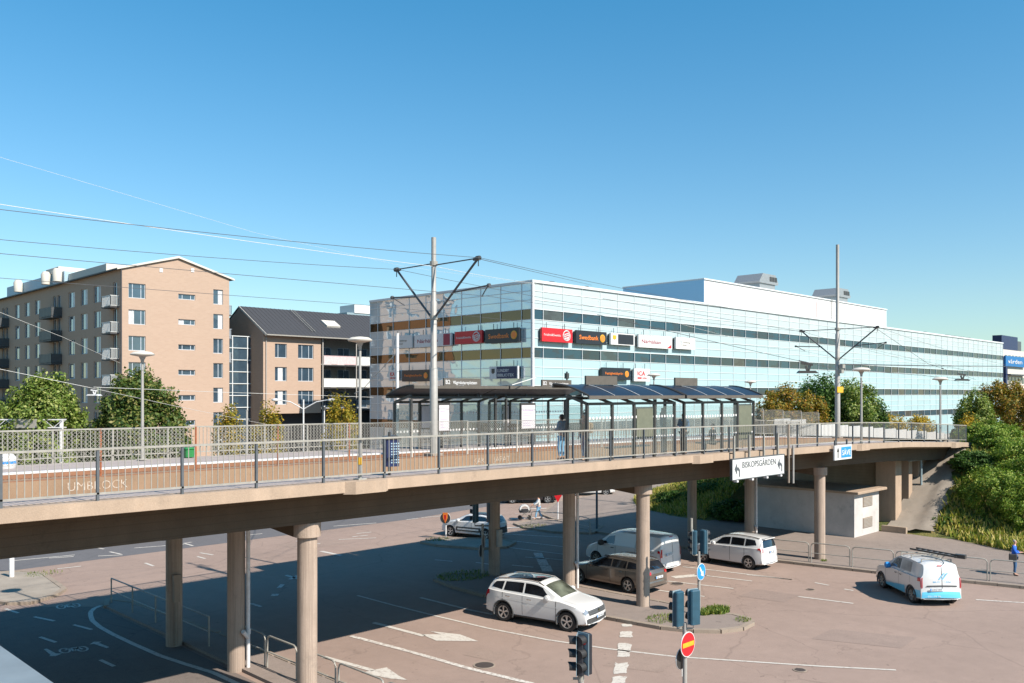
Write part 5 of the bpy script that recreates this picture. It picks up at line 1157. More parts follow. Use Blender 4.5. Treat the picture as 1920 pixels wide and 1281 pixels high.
# =====================================================================  VEHICLES
def chaikin(P, n=2):
    for _ in range(n):
        Q = [P[0]]
        for a, b_ in zip(P[:-1], P[1:]): Q += [(a[0] * .75 + b_[0] * .25, a[1] * .75 + b_[1] * .25), (a[0] * .25 + b_[0] * .75, a[1] * .25 + b_[1] * .75)]
        P = Q + [P[-1]]
    return P
class Body:
    """a car body swept along its length; d is measured from the front bumper, x = L/2 - d points forward"""
    def __init__(s, L, W, sil, belt, sill=.24, tumble=.30, bulge=.16, waist=.985, taper=.10, edge=.10, shoulder=.045):
        s.L, s.W = L, W; s.belt = interp(belt); s.sill = sill; s.tumble = tumble; s.bulge = bulge; s.waist = waist; s.taper = taper; s.edge = edge; s.sh = shoulder
        P = chaikin(sil, 2); Q = [P[0]]
        for a, b_ in zip(P[:-1], P[1:]):
            n = max(1, int(math.hypot(b_[0] - a[0], b_[1] - a[1]) / .07))
            Q += [(a[0] + (b_[0] - a[0]) * k / n, a[1] + (b_[1] - a[1]) * k / n) for k in range(1, n + 1)]
        s.st = []; last = -1
        for d, z in Q:
            if d <= last + .0008: d = last + .0008
            s.st.append((d, z)); last = d
    def half(s, d):
        a = min(d, s.L - d); w_ = s.W / 2
        return w_ * (1 - s.taper * max(0, 1 - a / .75) ** 2.2)
    def sec(s, i):
        d, zt = s.st[i]; w_ = s.half(d); a = min(d, s.L - d); zl = s.sill + .07 * max(0, 1 - a / .5); b_ = s.belt(d)
        zt = max(zt, zl + .06); g = max(0.0, min(1.0, (zt - b_) / .35)); zs = min(b_, zt - .055); zs = max(zs, zl + .03); hgt = zs - zl
        ys = w_ * s.waist; yr = ys - .07 - s.tumble * max(0, zt - b_); ze = zt - .012 - (.06 * g)
        ze = max(ze, zs + .004)
        P = [(0, zl), (w_ * .86, zl), (w_ * .965, zl + .05), (w_ * .995, zl + hgt * .35), (w_, zl + hgt * .62), (w_ - .006, zl + hgt * .85), (ys, zs), (ys - s.sh * g - .012, zs + .012)]
        P += [(yr + .0, ze), (yr - s.edge, zt - .004 - .012 * g), (yr * .5, zt + .012), (0, zt + .018)]
        return P
    def pt(s, p, t):
        """surface point at station p, section parameter t in 0..22 (12..22 mirrors to the other side)"""
        t = max(0, min(22, t)); sg = 1
        if t > 11: t = 22 - t; sg = -1
        p = max(0, min(len(s.st) - 1.001, p)); i = int(p); f = p - i; j = int(min(t, 10.999)); ft = t - j
        A, B = s.sec(i), s.sec(i + 1)
        y = (A[j][0] * (1 - ft) + A[j + 1][0] * ft) * (1 - f) + (B[j][0] * (1 - ft) + B[j + 1][0] * ft) * f
        z = (A[j][1] * (1 - ft) + A[j + 1][1] * ft) * (1 - f) + (B[j][1] * (1 - ft) + B[j + 1][1] * ft) * f
        d = s.st[i][0] * (1 - f) + s.st[i + 1][0] * f
        w_ = s.W / 2; k = max(0, 1 - min(d, s.L - d) / .9); dx = s.bulge * (abs(y) / w_) ** 2.4 * k
        x = s.L / 2 - d; x += -dx if d < s.L / 2 else dx
        return Vector((x, y * sg, z))
    def at(s, d, up=None, last=False):
        """station index at distance d (or, near the ends, where the silhouette passes height up)"""
        st = s.st
        if up is None: return float(np.interp(d, [q[0] for q in st], range(len(st))))
        rng_ = range(len(st) - 2, -1, -1) if last else range(len(st) - 1)
        for i in rng_:
            a, b_ = st[i][1], st[i + 1][1]
            if (a - up) * (b_ - up) <= 0 and a != b_: return i + (up - a) / (b_ - a)
        return 0
    def hull(s):
        n = len(s.st); vs_ = []; fs_ = []
        for i in range(n):
            for t in range(22): vs_.append(s.pt(i if i < n - 1 else n - 1.001, t))
        for i in range(n - 1):
            for t in range(22): u = (t + 1) % 22; fs_.append((i * 22 + t, i * 22 + u, (i + 1) * 22 + u, (i + 1) * 22 + t))
        fs_ += [tuple(range(21, -1, -1)), tuple(range((n - 1) * 22, n * 22))]
        return MB().add(vs_, fs_)
    def patch(s, c, off=.006, n=10, m=6):
        """a skin over the surface between the four corners c = [(p, t)] ordered round, lifted by off"""
        vs_ = []; fs_ = []
        for j in range(m + 1):
            for i in range(n + 1):
                a, b_ = i / n, j / m
                p = (c[0][0] * (1 - a) + c[1][0] * a) * (1 - b_) + (c[3][0] * (1 - a) + c[2][0] * a) * b_
                t = (c[0][1] * (1 - a) + c[1][1] * a) * (1 - b_) + (c[3][1] * (1 - a) + c[2][1] * a) * b_
                P = s.pt(p, t); e = .15; du = s.pt(p + e, t) - s.pt(p - e, t); dt = s.pt(p, t + e) - s.pt(p, t - e); nn = du.cross(dt)
                if nn.length < 1e-9: nn = Vector((0, 0, 1))
                nn.normalize(); ctr = Vector((P.x * .6, 0, .6))
                if nn.dot(P - ctr) < 0: nn = -nn
                vs_.append(P + nn * off)
        for j in range(m):
            for i in range(n): k = j * (n + 1) + i; fs_.append((k, k + 1, k + n + 2, k + n + 1))
        return MB().add(vs_, fs_)
def wheel(e, x, y, r, w_, side, spokes=5, rimm='silver', steer=0.0):
    h = empty('wheel', (x, y, r), R(steer) + (0 if side > 0 else math.pi), parent=e)
    MB().lathe([(r * .64, -w_ / 2), (r * .93, -w_ / 2), (r, -w_ * .36), (r, w_ * .36), (r * .93, w_ / 2), (r * .66, w_ / 2), (r * .62, w_ * .2)], 32, (0, 0, 0), 'y').build('tyre', M['black'], h, True)
    q = MB().lathe([(r * .66, w_ * .47), (r * .60, w_ * .46), (r * .59, w_ * .1)], 28, (0, 0, 0), 'y', False); q.lathe([(.03, w_ * .3), (r * .16, w_ * .40), (r * .14, w_ * .44)], 14, (0, 0, 0), 'y')
    for k in range(spokes):
        a = 2 * math.pi * k / spokes + .3
        for da in (-.13, .13):
            p0 = Vector((math.cos(a) * r * .1, w_ * .37, math.sin(a) * r * .1)); p1 = Vector((math.cos(a + da) * r * .62, w_ * .42, math.sin(a + da) * r * .62)); q.bar(p0, p1, r * .085, r * .08)
    q.build('rim', M[rimm], h); MB().lathe([(r * .60, w_ * .05), (r * .60, w_ * .08)], 24, (0, 0, 0), 'y').build('brake_disc', M['dark'], h)
def car(name, lab, cat, spec, wheel_pt, which, heading, group='vehicles at the crossing'):
    """wheel_pt: where the wheel `which` = (axle, side) meets the road"""
    L, W = spec['L'], spec['W']; fa, ra, r = spec['fa'], spec['ra'], spec.get('r', .34); ty = W / 2 - .13
    ax = L / 2 - (fa if which[0] == 'f' else ra); ay = which[1] * (ty + .09)
    c, s_ = math.cos(heading), math.sin(heading); wx, wy = wheel_pt[0], wheel_pt[1]
    e = empty(name, (wx - (c * ax - s_ * ay), wy - (s_ * ax + c * ay), 0.0), heading, lab, cat, group)
    B = Body(L, W, spec['sil'], spec['belt'], **spec.get('kw', {})); paint = M[spec['paint']]
    body = B.hull().build('body', None, None)
    cut = MB()
    for d in (fa, ra): cut.lathe([(r * 1.17, -W), (r * 1.17, W)], 36, (L / 2 - d, 0, r * 1.02), 'y')
    co_ = cut.build('cutter', None, None)
    md = body.modifiers.new('b', 'BOOLEAN'); md.operation = 'DIFFERENCE'; md.object = co_; md.solver = 'EXACT'
    bpy.context.view_layer.update(); me = bpy.data.meshes.new_from_object(body.evaluated_get(bpy.context.evaluated_depsgraph_get()))
    if len(me.polygons) < 50: me = body.data.copy()
    bpy.data.objects.remove(body); bpy.data.objects.remove(co_)
    link('body', me, paint, e, True)
    q = MB()
    for d in (fa, ra): q.lathe([(r * 1.16, -W / 2 + .06), (r * 1.16, W / 2 - .06)], 30, (L / 2 - d, 0, r * 1.02), 'y')
    # inner arches: open drums are read as dark hollows behind the wheels
    q2 = MB().box(-L / 2 + .35, L / 2 - .35, -W / 2 + .25, W / 2 - .25, .2, .5); q2.build('underbody', M['black'], e)
    for d in (fa, ra):
        for sd in (-1, 1):
            hb = MB().lathe([(r * 1.165, 0), (r * 1.165, .02)], 30, (L / 2 - d, sd * (W / 2 - .34), r * 1.02), 'y'); hb.build('wheel_arch', M['black'], e)
            wheel(e, L / 2 - d, sd * ty, r, spec.get('tw', .22), sd, spec.get('sp', 5), spec.get('rim', 'silver'), spec.get('steer', 0) if d == fa else 0)
            if spec.get('clad'):
                P = [(L / 2 - d + r * 1.22 * math.cos(a), sd * (W / 2 - .012), r * 1.02 + r * 1.22 * math.sin(a)) for a in np.linspace(-.35, math.pi + .35, 22)]
                MB().tube(P, .035, 6).build('arch_trim', M['clad'], e)
    for nm_, mt, cs, off in spec['patches'](B):
        o = B.patch(cs, off).build(nm_, M[mt], e, fix=False, smooth=True)
    if 'extra' in spec: spec['extra'](e, B)
    return e, B
def sym(nm_, mt, cs, off=.006):       # a patch on both flanks
    return [(nm_, mt, cs, off), (nm_, mt, [(p, 22 - t) for p, t in cs], off)]
def seam(B, d, t0=1.6, t1=6.0): p = B.at(d); return sym('door_seam', 'black', [(p, t0), (p + .18, t0), (p + .18, t1), (p, t1)], .003)
def mirror_(e, B, d, m='wpaint', s=1.0):
    for sd in (-1, 1):
        P = B.pt(B.at(d), 6.9); MB().lathe([(.02, -.1 * s), (.10 * s, -.07 * s), (.115 * s, 0), (.10 * s, .07 * s), (.02, .1 * s)], 12, (P.x + .02, sd * (abs(P.y) + .13), P.z + .07), 'y').build('mirror', M[m], e, True)
def plate_(e, B, z, front=False, txt=None, y0=0.0):
    x = max(v.x for v in [B.pt(B.at(0, z), 11)]) if front else B.pt(B.at(0, z, True), 11).x
    sx = 1 if front else -1; ux = Vector((0, sx, 0)); o = Vector((x + sx * .03, y0 - sx * .26, z - .055))
    pl = MB().slab([(0, 0), (.52, 0), (.52, .11), (0, .11)], o, ux, (0, 0, 1), .012).build('number_plate', M['plate'], e)
    MB().slab([(0.004, .004), (.045, .004), (.045, .106), (.004, .106)], o + Vector((sx * .0125, 0, 0)), ux, (0, 0, 1), .003).build('blue_strip', M['blue'], pl)
    if txt: text_obj(txt, o + ux * .08 + Vector((sx * .013, 0, .02)), ux, (0, 0, 1), .075, M['dark'], pl, 'lettering', .002, .4)
M['wpaint'] = MAT('car_white', (0.62, 0.61, 0.60, 1), .28, 0, .01, 1, 0, 1.0)
M['gpaint'] = MAT('car_grey', (0.16, 0.135, 0.115, 1), .3, .55, .02, 1, 0, 1.0)
M['bpaint'] = MAT('car_black', (0.012, 0.012, 0.014, 1), .2, 0, .02, 1, 0, 1.0)
M['lbpaint'] = MAT('car_light_blue', (0.12, 0.50, 0.72, 1), .3, 0, .02, 1, 0, .6)
M['clad'] = MAT('cladding', (0.05, 0.05, 0.05, 1), .6)
# --- white sport utility vehicle, coming towards the viewer
def suv_p(B):
    L = B.L; p = lambda d: B.at(d)
    o = [('windscreen', 'screenglass', [(p(1.28), 9.3), (p(1.98), 9.0), (p(1.98), 13.0), (p(1.28), 12.7)], .008),
         ('rear_window', 'carglass', [(B.at(0, 1.56, True), 9.2), (B.at(0, 1.17, True), 9.0), (B.at(0, 1.17, True), 13), (B.at(0, 1.56, True), 12.8)], .008),
         ('roof_window', 'carglass', [(p(2.25), 9.3), (p(3.75), 9.3), (p(3.75), 12.7), (p(2.25), 12.7)], .008),
         ('grille', 'clad', [(B.at(0, .63), 9.0), (B.at(0, .80), 9.0), (B.at(0, .80), 13), (B.at(0, .63), 13)], .01),
         ('lower_grille', 'clad', [(B.at(0, .32), 7.6), (B.at(0, .54), 7.2), (B.at(0, .54), 14.8), (B.at(0, .32), 14.4)], .008)]
    for a in (.69, .755): o.append(('grille_bar', 'galv_d', [(B.at(0, a), 9.0), (B.at(0, a + .014), 9.0), (B.at(0, a + .014), 13), (B.at(0, a), 13)], .016))
    o += sym('side_window', 'carglass', [(p(1.62), 7.15), (p(2.78), 7.15), (p(2.78), 7.9), (p(2.02), 7.9)])
    o += sym('side_window', 'carglass', [(p(2.86), 7.15), (p(3.72), 7.15), (p(3.66), 7.9), (p(2.86), 7.9)])
    o += sym('side_window', 'carglass', [(p(3.79), 7.15), (p(4.38), 7.35), (p(4.15), 7.9), (p(3.74), 7.9)])
    o += sym('head_lamp', 'lamp', [(B.at(0, .70), 6.9), (B.at(0, .83), 5.3), (B.at(0, .86), 8.9), (B.at(0, .72), 8.9)], .012)
    o += sym('tail_lamp', 'tail', [(p(4.48), 4.8), (p(4.69), 4.8), (p(4.69), 6.1), (p(4.48), 6.0)], .01)
    o += sym('sill_trim', 'clad', [(p(1.35), 1.3), (p(3.35), 1.3), (p(3.35), 2.2), (p(1.35), 2.2)], .006)
    o += sym('crease', 'wpaint', [(p(1.2), 4.35), (p(4.4), 4.6), (p(4.4), 4.75), (p(1.2), 4.5)], .008)
    for d in (1.35, 2.82, 3.72): o += seam(B, d)
    for d in (2.62, 3.58): o += sym('door_handle', 'chrome', [(p(d - .2), 5.0), (p(d), 5.0), (p(d), 5.25), (p(d - .2), 5.25)], .03)
    o += sym('bonnet_seam', 'black', [(p(.35), 8.9), (p(1.15), 8.75), (p(1.15), 8.82), (p(.35), 8.97)], .003)
    return o
def suv_e(e, B):
    mirror_(e, B, 1.72, 'wpaint', 1.05); plate_(e, B, .56, True, 'DMF 48C')
    for sd in (-1, 1):
        P = [B.pt(B.at(d), 8.55 if sd > 0 else 22 - 8.55) + Vector((0, 0, .05 if 2.1 < d < 4.2 else .0)) for d in np.linspace(2.0, 4.35, 10)]; MB().tube(P, .02, 6).build('roof_rail', M['chrome'], e)
    MB().lathe([(.065, -.01), (.065, .01)], 16, (B.pt(B.at(0, .735), 11).x + .03, 0, .735), 'x').build('emblem', M['chrome'], e)
    q = MB(); x = B.pt(B.at(0, .4), 11).x - .04
    for sd in (-1, 1): q.bar((x - .02, sd * .48, .33), (x - .15, sd * .80, .52), .05, .03)
    q.build('bumper_trim', M['chrome'], e)
    for sd in (-1, 1):    # pale interior appears only as mottling in the windscreen colour
        pass
suv = dict(L=4.70, W=1.86, fa=.90, ra=3.69, r=.365, tw=.24, sp=5, rim='silver', clad=True, paint='wpaint', steer=0,
           sil=[(0, .26), (.0, .45), (.02, .66), (.12, .86), (.35, .97), (1.12, 1.09), (1.25, 1.13), (2.05, 1.60), (2.6, 1.665), (3.6, 1.64), (4.25, 1.58), (4.42, 1.46), (4.63, 1.12), (4.69, .98), (4.66, .6), (4.70, .5), (4.68, .3)],
           belt=[(0, .9), (1.2, 1.05), (3.5, 1.12), (4.7, 1.17)], patches=suv_p, extra=suv_e, kw=dict(tumble=.32, taper=.13, bulge=.2))
A1, A2 = G(946, 1165), G(1063, 1184.5)
car('sport_utility_vehicle', 'white sport utility vehicle with dark glass roof, coming forward beside the island', 'car', suv, A2, ('f', -1), math.atan2(A2.y - A1.y, A2.x - A1.x))
# --- dark grey estate car
def est_p(B):
    p = lambda d: B.at(d)
    o = [('windscreen', 'carglass', [(p(1.35), 9.3), (p(2.1), 9.0), (p(2.1), 13.0), (p(1.35), 12.7)], .008),
         ('rear_window', 'carglass', [(B.at(0, 1.36, True), 9.2), (B.at(0, 1.05, True), 9.0), (B.at(0, 1.05, True), 13), (B.at(0, 1.36, True), 12.8)], .008)]
    o += sym('side_window', 'carglass', [(p(1.7), 7.15), (p(2.75), 7.15), (p(2.75), 7.9), (p(2.15), 7.9)])
    o += sym('side_window', 'carglass', [(p(2.82), 7.15), (p(3.6), 7.15), (p(3.6), 7.9), (p(2.82), 7.9)])
    o += sym('side_window', 'carglass', [(p(3.67), 7.15), (p(4.45), 7.35), (p(4.2), 7.9), (p(3.67), 7.9)])
    o += sym('tail_lamp', 'tail', [(p(4.5), 5.2), (p(4.78), 5.2), (p(4.80), 6.2), (p(4.5), 6.0)], .01); o += sym('head_lamp', 'lamp', [(B.at(0, .62), 7), (B.at(0, .74), 5.5), (B.at(0, .77), 9), (B.at(0, .64), 9)], .01)
    o += sym('chrome_strip', 'chrome', [(p(1.5), 6.75), (p(4.5), 6.75), (p(4.5), 6.95), (p(1.5), 6.95)], .006)
    o += [('tail_lamp', 'tail', [(B.at(0, .98, True), 8.3), (B.at(0, .86, True), 8.2), (B.at(0, .86, True), 9.5), (B.at(0, .98, True), 9.6)], .012), ('tail_lamp', 'tail', [(B.at(0, .98, True), 13.7), (B.at(0, .86, True), 13.8), (B.at(0, .86, True), 12.5), (B.at(0, .98, True), 12.4)], .012)]
    for d in (1.4, 2.78, 3.65): o += seam(B, d)
    for d in (2.6, 3.5): o += sym('door_handle', 'chrome', [(p(d - .2), 5.2), (p(d), 5.2), (p(d), 5.4), (p(d - .2), 5.4)], .03)
    return o
def est_e(e, B):
    mirror_(e, B, 1.75, 'gpaint'); plate_(e, B, .74, False, 'HJC 52K')
    for sd in (-1, 1):
        P = [B.pt(B.at(d), 8.6 if sd > 0 else 22 - 8.6) + Vector((0, 0, .045)) for d in np.linspace(2.2, 4.3, 8)]; MB().tube(P, .018, 6).build('roof_rail', M['chrome'], e)
est = dict(L=4.83, W=1.84, fa=.92, ra=3.76, r=.335, sp=5, rim='silver', paint='gpaint',
           sil=[(0, .25), (0, .45), (.04, .62), (.2, .76), (.5, .84), (1.2, .96), (1.35, 1.0), (2.2, 1.42), (2.7, 1.475), (3.8, 1.45), (4.35, 1.39), (4.5, 1.3), (4.75, .98), (4.80, .88), (4.78, .6), (4.83, .5), (4.8, .3)],
           belt=[(0, .8), (1.3, .93), (4.8, 1.0)], patches=est_p, extra=est_e, kw=dict(tumble=.36, taper=.13, bulge=.2))
car('estate_car', 'dark grey brown estate car driving away beside the round column', 'car', est, G(1177, 1112), ('r', 1), R(90))
# --- white panel van
def van_p(B):
    p = lambda d: B.at(d)
    o = [('windscreen', 'carglass', [(p(.92), 9.4), (p(1.62), 9.0), (p(1.62), 13.0), (p(.92), 12.6)], .008)]
    o += sym('side_window', 'carglass', [(p(1.12), 7.1), (p(2.02), 7.1), (p(2.02), 7.75), (p(1.62), 7.78)])
    o += sym('tail_lamp', 'tail', [(p(4.80), 5.2), (p(4.95), 5.2), (p(4.95), 7.0), (p(4.80), 7.0)], .012)
    o += [('tail_lamp', 'tail', [(B.at(0, 1.28, True), 7.7), (B.at(0, .86, True), 7.2), (B.at(0, .86, True), 8.3), (B.at(0, 1.28, True), 8.35)], .014), ('tail_lamp', 'tail', [(B.at(0, 1.28, True), 14.3), (B.at(0, .86, True), 14.8), (B.at(0, .86, True), 13.7), (B.at(0, 1.28, True), 13.65)], .014)]
    o += [('door_seam', 'black', [(B.at(0, 1.78, True), 10.97), (B.at(0, .45, True), 10.97), (B.at(0, .45, True), 11.03), (B.at(0, 1.78, True), 11.03)], .004)]
    o += sym('head_lamp', 'lamp', [(B.at(0, .72), 7), (B.at(0, .92), 5.3), (B.at(0, .96), 8.9), (B.at(0, .75), 8.9)], .012)
    o += sym('side_strip', 'clad', [(p(1.5), 2.9), (p(3.4), 2.9), (p(3.4), 3.25), (p(1.5), 3.25)], .012)
    for d in (.98, 2.12, 3.35): o += seam(B, d, 1.6, 7.6 if d > 2.5 else 6)
    o += sym('door_handle', 'clad', [(p(1.85), 5.0), (p(2.05), 5.0), (p(2.05), 5.3), (p(1.85), 5.3)], .03); o += sym('slide_rail', 'clad', [(p(3.4), 5.2), (p(4.6), 5.2), (p(4.6), 5.32), (p(3.4), 5.32)], .004)
    o += [('top_brake_lamp', 'tail', [(B.at(0, 1.80, True), 10.6), (B.at(0, 1.76, True), 10.6), (B.at(0, 1.76, True), 11.4), (B.at(0, 1.80, True), 11.4)], .01)]
    return o
def van_e(e, B): mirror_(e, B, 1.3, 'clad', 1.4); plate_(e, B, .98, False, 'KGR 71P', .3)
van = dict(L=4.96, W=1.92, fa=.88, ra=4.15, r=.335, sp=6, rim='galv', paint='wpaint',
           sil=[(0, .28), (0, .5), (.03, .78), (.25, .98), (.78, 1.14), (.92, 1.2), (1.7, 1.78), (2.2, 1.89), (3.5, 1.90), (4.6, 1.87), (4.86, 1.83), (4.93, 1.1), (4.94, .6), (4.96, .5), (4.94, .3)],
           belt=[(0, .95), (.9, 1.13), (1.2, 1.14), (5, 1.16)], patches=van_p, extra=van_e, kw=dict(tumble=.16, taper=.1, bulge=.18, edge=.16, shoulder=.02))
car('panel_van', 'plain white panel van driving away, beyond the dark grey estate car', 'van', van, (34.75, 25.35), ('r', 1), R(90))
# --- white compact people carrier
def cmp_p(B):
    p = lambda d: B.at(d)
    o = [('windscreen', 'carglass', [(p(1.0), 9.3), (p(1.8), 9.0), (p(1.8), 13.0), (p(1.0), 12.7)], .008), ('rear_window', 'carglass', [(B.at(0, 1.47, True), 9.0), (B.at(0, 1.12, True), 8.9), (B.at(0, 1.12, True), 13.1), (B.at(0, 1.47, True), 13.0)], .008)]
    o += sym('side_window', 'carglass', [(p(1.45), 7.15), (p(2.4), 7.15), (p(2.4), 7.9), (p(1.9), 7.9)]); o += sym('side_window', 'carglass', [(p(2.47), 7.15), (p(3.2), 7.15), (p(3.2), 7.9), (p(2.47), 7.9)]); o += sym('side_window', 'carglass', [(p(3.27), 7.15), (p(3.95), 7.35), (p(3.8), 7.9), (p(3.27), 7.9)])
    o += sym('tail_lamp', 'tail', [(p(4.1), 5.4), (p(4.3), 5.2), (p(4.28), 6.4), (p(4.1), 6.6)], .01)
    o += [('tail_lamp', 'lampr', [(B.at(0, 1.12, True), 8.2), (B.at(0, .9, True), 7.6), (B.at(0, .92, True), 8.6), (B.at(0, 1.1, True), 8.9)], .012), ('tail_lamp', 'lampr', [(B.at(0, 1.12, True), 13.8), (B.at(0, .9, True), 14.4), (B.at(0, .92, True), 13.4), (B.at(0, 1.1, True), 13.1)], .012)]
    for d in (1.2, 2.43, 3.25): o += seam(B, d)
    for d in (2.25, 3.1): o += sym('door_handle', 'chrome', [(p(d - .2), 5.2), (p(d), 5.2), (p(d), 5.4), (p(d - .2), 5.4)], .03)
    return o
M['lampr'] = glassy('pale_tail_lamp', (0.55, 0.25, 0.25, 1), .1)
def cmp_e(e, B):
    mirror_(e, B, 1.55); plate_(e, B, .92, False, 'EPT 36L')
    for sd in (-1, 1):
        P = [B.pt(B.at(d), 8.6 if sd > 0 else 22 - 8.6) + Vector((0, 0, .05)) for d in np.linspace(2.0, 4.0, 8)]; MB().tube(P, .022, 6).build('roof_rail', M['dark'], e)
    P = B.pt(B.at(0, 1.5, True), 11); MB().cbox(P.x - .12, P.x + .1, -.5, .5, P.z - .0, P.z + .035, .01).build('spoiler', M['wpaint'], e)
cmpc = dict(L=4.36, W=1.77, fa=.86, ra=3.48, r=.33, sp=5, rim='silver', clad=False, paint='wpaint',
            sil=[(0, .28), (0, .5), (.03, .7), (.2, .88), (.85, 1.02), (1.0, 1.06), (1.9, 1.54), (2.4, 1.62), (3.4, 1.61), (4.0, 1.56), (4.12, 1.50), (4.26, 1.12), (4.32, .9), (4.30, .62), (4.36, .52), (4.33, .3)],
            belt=[(0, .9), (1.1, 1.02), (4.4, 1.10)], patches=cmp_p, extra=cmp_e, kw=dict(tumble=.3, taper=.13, bulge=.2))
car('compact_car', 'white compact car with dark roof rails driving away, beside the right pavement', 'car', cmpc, G(1403, 1068), ('r', 1), R(90))
# --- white and light blue service van
def srv_p(B):
    p = lambda d: B.at(d); z = lambda h: B.at(0, h, True)
    o = [('windscreen', 'carglass', [(p(1.1), 9.3), (p(1.85), 9.0), (p(1.85), 13.0), (p(1.1), 12.7)], .008)]
    o += sym('side_window', 'sideglass', [(p(1.5), 7.15), (p(2.5), 7.15), (p(2.5), 7.85), (p(1.95), 7.88)]); o += sym('side_window', 'foil', [(p(2.58), 7.15), (p(3.5), 7.15), (p(3.45), 7.85), (p(2.58), 7.85)])
    o += sym('blue_stripe', 'lbpaint', [(p(1.1), 1.5), (p(3.1), 1.5), (p(3.1), 3.3), (p(1.1), 2.3)], .005); o += sym('blue_stripe', 'lbpaint', [(p(3.95), 1.6), (p(4.46), 1.6), (p(4.46), 3.3), (p(3.95), 3.3)], .005)
    o += [('blue_stripe', 'lbpaint', [(z(.62), 7.6), (z(.32), 6.5), (z(.32), 15.5), (z(.62), 14.4)], .006)]
    o += sym('tail_lamp', 'tail', [(p(4.25), 5.0), (p(4.46), 5.0), (p(4.46), 6.7), (p(4.25), 6.8)], .012)
    o += [('tail_lamp', 'tail', [(z(1.22), 7.5), (z(.78), 7.1), (z(.78), 7.9), (z(1.22), 8.05)], .014), ('tail_lamp', 'tail', [(z(1.22), 14.5), (z(.78), 14.9), (z(.78), 14.1), (z(1.22), 13.95)], .014)]
    o += [('door_seam', 'black', [(z(1.72), 10.97), (z(.4), 10.97), (z(.4), 11.03), (z(1.72), 11.03)], .004), ('handle_strip', 'clad', [(z(.88), 9.0), (z(.83), 8.8), (z(.83), 13.2), (z(.88), 13.0)], .022)]
    for d in (1.3, 2.54): o += seam(B, d)
    o += seam(B, 3.55, 4.2, 6.5)
    for d in (2.4, 2.85): o += sym('door_handle', 'clad', [(p(d - .18), 5.0), (p(d), 5.0), (p(d), 5.25), (p(d - .18), 5.25)], .03)
    return o
M['foil'] = MAT('printed_foil', (0.34, 0.34, 0.33, 1), .3, 0, .6, 1.3); M['sideglass'] = glassy('side_glass', (0.16, 0.17, 0.16, 1), .05, 1.0, 0, 1, 0, .5)
M['lblue'] = MAT('lettering_blue', (0.20, 0.50, 0.75, 1), .4)
def srv_e(e, B):
    mirror_(e, B, 1.65, 'blue', 1.25); plate_(e, B, .72, False, 'LWZ 70T', .25)
    x = B.pt(B.at(0, 1.25, True), 11).x - .014; q = MB()
    for k in range(2): q.slab([(0, 0), (.06, 0), (.28, .28), (.22, .28)], (x - .002, .16 - .13 * k, 1.12), (0, -1, 0), (0, 0, 1), .006)
    q.build('emblem', M['lblue'], e); text_obj('BUSVIKEN', (x - .004, .36, 1.0), (0, -1, 0), (0, 0, 1), .06, M['lblue'], e, 'lettering', .004, .72)
    text_obj('031-74 86', (B.pt(B.at(0, .45, True), 11).x - .02, .62, .42), (0, -1, 0), (0, 0, 1), .07, M['white'], e, 'lettering', .004, .55)
    q = MB()
    for d in (2.2, 3.1, 4.0): a = B.pt(B.at(d), 8.6); q.bar((a.x, -abs(a.y), a.z + .12), (a.x, abs(a.y), a.z + .12), .045, .03); [q.bar((a.x, s_ * abs(a.y), a.z - .02), (a.x, s_ * abs(a.y), a.z + .13), .04) for s_ in (-1, 1)]
    q.build('roof_bars', M['galv'], e)
    a = B.pt(B.at(0, 1.7, True), 11); P = [(a.x + .9, .35, 1.93), (a.x + .5, .1, 1.93), (a.x + .15, -.12, 1.9), (a.x + .02, -.15, 1.78), (a.x - .01, -.02, 1.68)]
    MB().tube(P, .02, 8).build('hose', M['signback'], e); MB().box(a.x - .035, a.x - .005, -.02, .16, 1.66, 1.70).build('hook', M['red'], e)
srv = dict(L=4.50, W=1.86, fa=.86, ra=3.66, r=.33, sp=6, rim='galv', clad=True, paint='wpaint',
           sil=[(0, .28), (0, .5), (.03, .75), (.22, .95), (.95, 1.09), (1.1, 1.14), (1.9, 1.68), (2.3, 1.8), (3.4, 1.82), (4.2, 1.79), (4.36, 1.72), (4.45, 1.1), (4.47, .62), (4.50, .5), (4.48, .3)],
           belt=[(0, .93), (1.1, 1.10), (4.5, 1.16)], patches=srv_p, extra=srv_e, kw=dict(tumble=.2, taper=.1, bulge=.14, edge=.15))
sv, SB = car('service_van', 'white service van with light blue lower stripes and a roof rack, turning right', 'van', srv, G(1709, 1130), ('r', 1), R(46))
# ladder carried on the roof rack
e = empty('ladder', (0, 0, 0), 0, 'long dark ladder lying on the roof rack of the service van', 'ladder'); a = D(1712, 1022, 38.2); b_ = D(1800, 1049, 36.2); a.z = b_.z = 2.02; ld = (b_ - a).normalized(); ln = ld.cross(Z) * .2
for s_ in (-1, 1): MB().bar(ln * s_, (b_ - a) + ln * s_, .035, .07).build('side_rail', M['dark'], e)
q = MB(); n_ = int((b_ - a).length / .28)
for k in range(1, n_): q.bar(ld * .28 * k - ln, ld * .28 * k + ln, .03)
q.build('rungs', M['galv_d'], e); MB().box((b_ - a).x - .1, (b_ - a).x + .12, (b_ - a).y - .22, (b_ - a).y + .2, -.06, .1).build('clamp', M['dark'], e); e.location = a
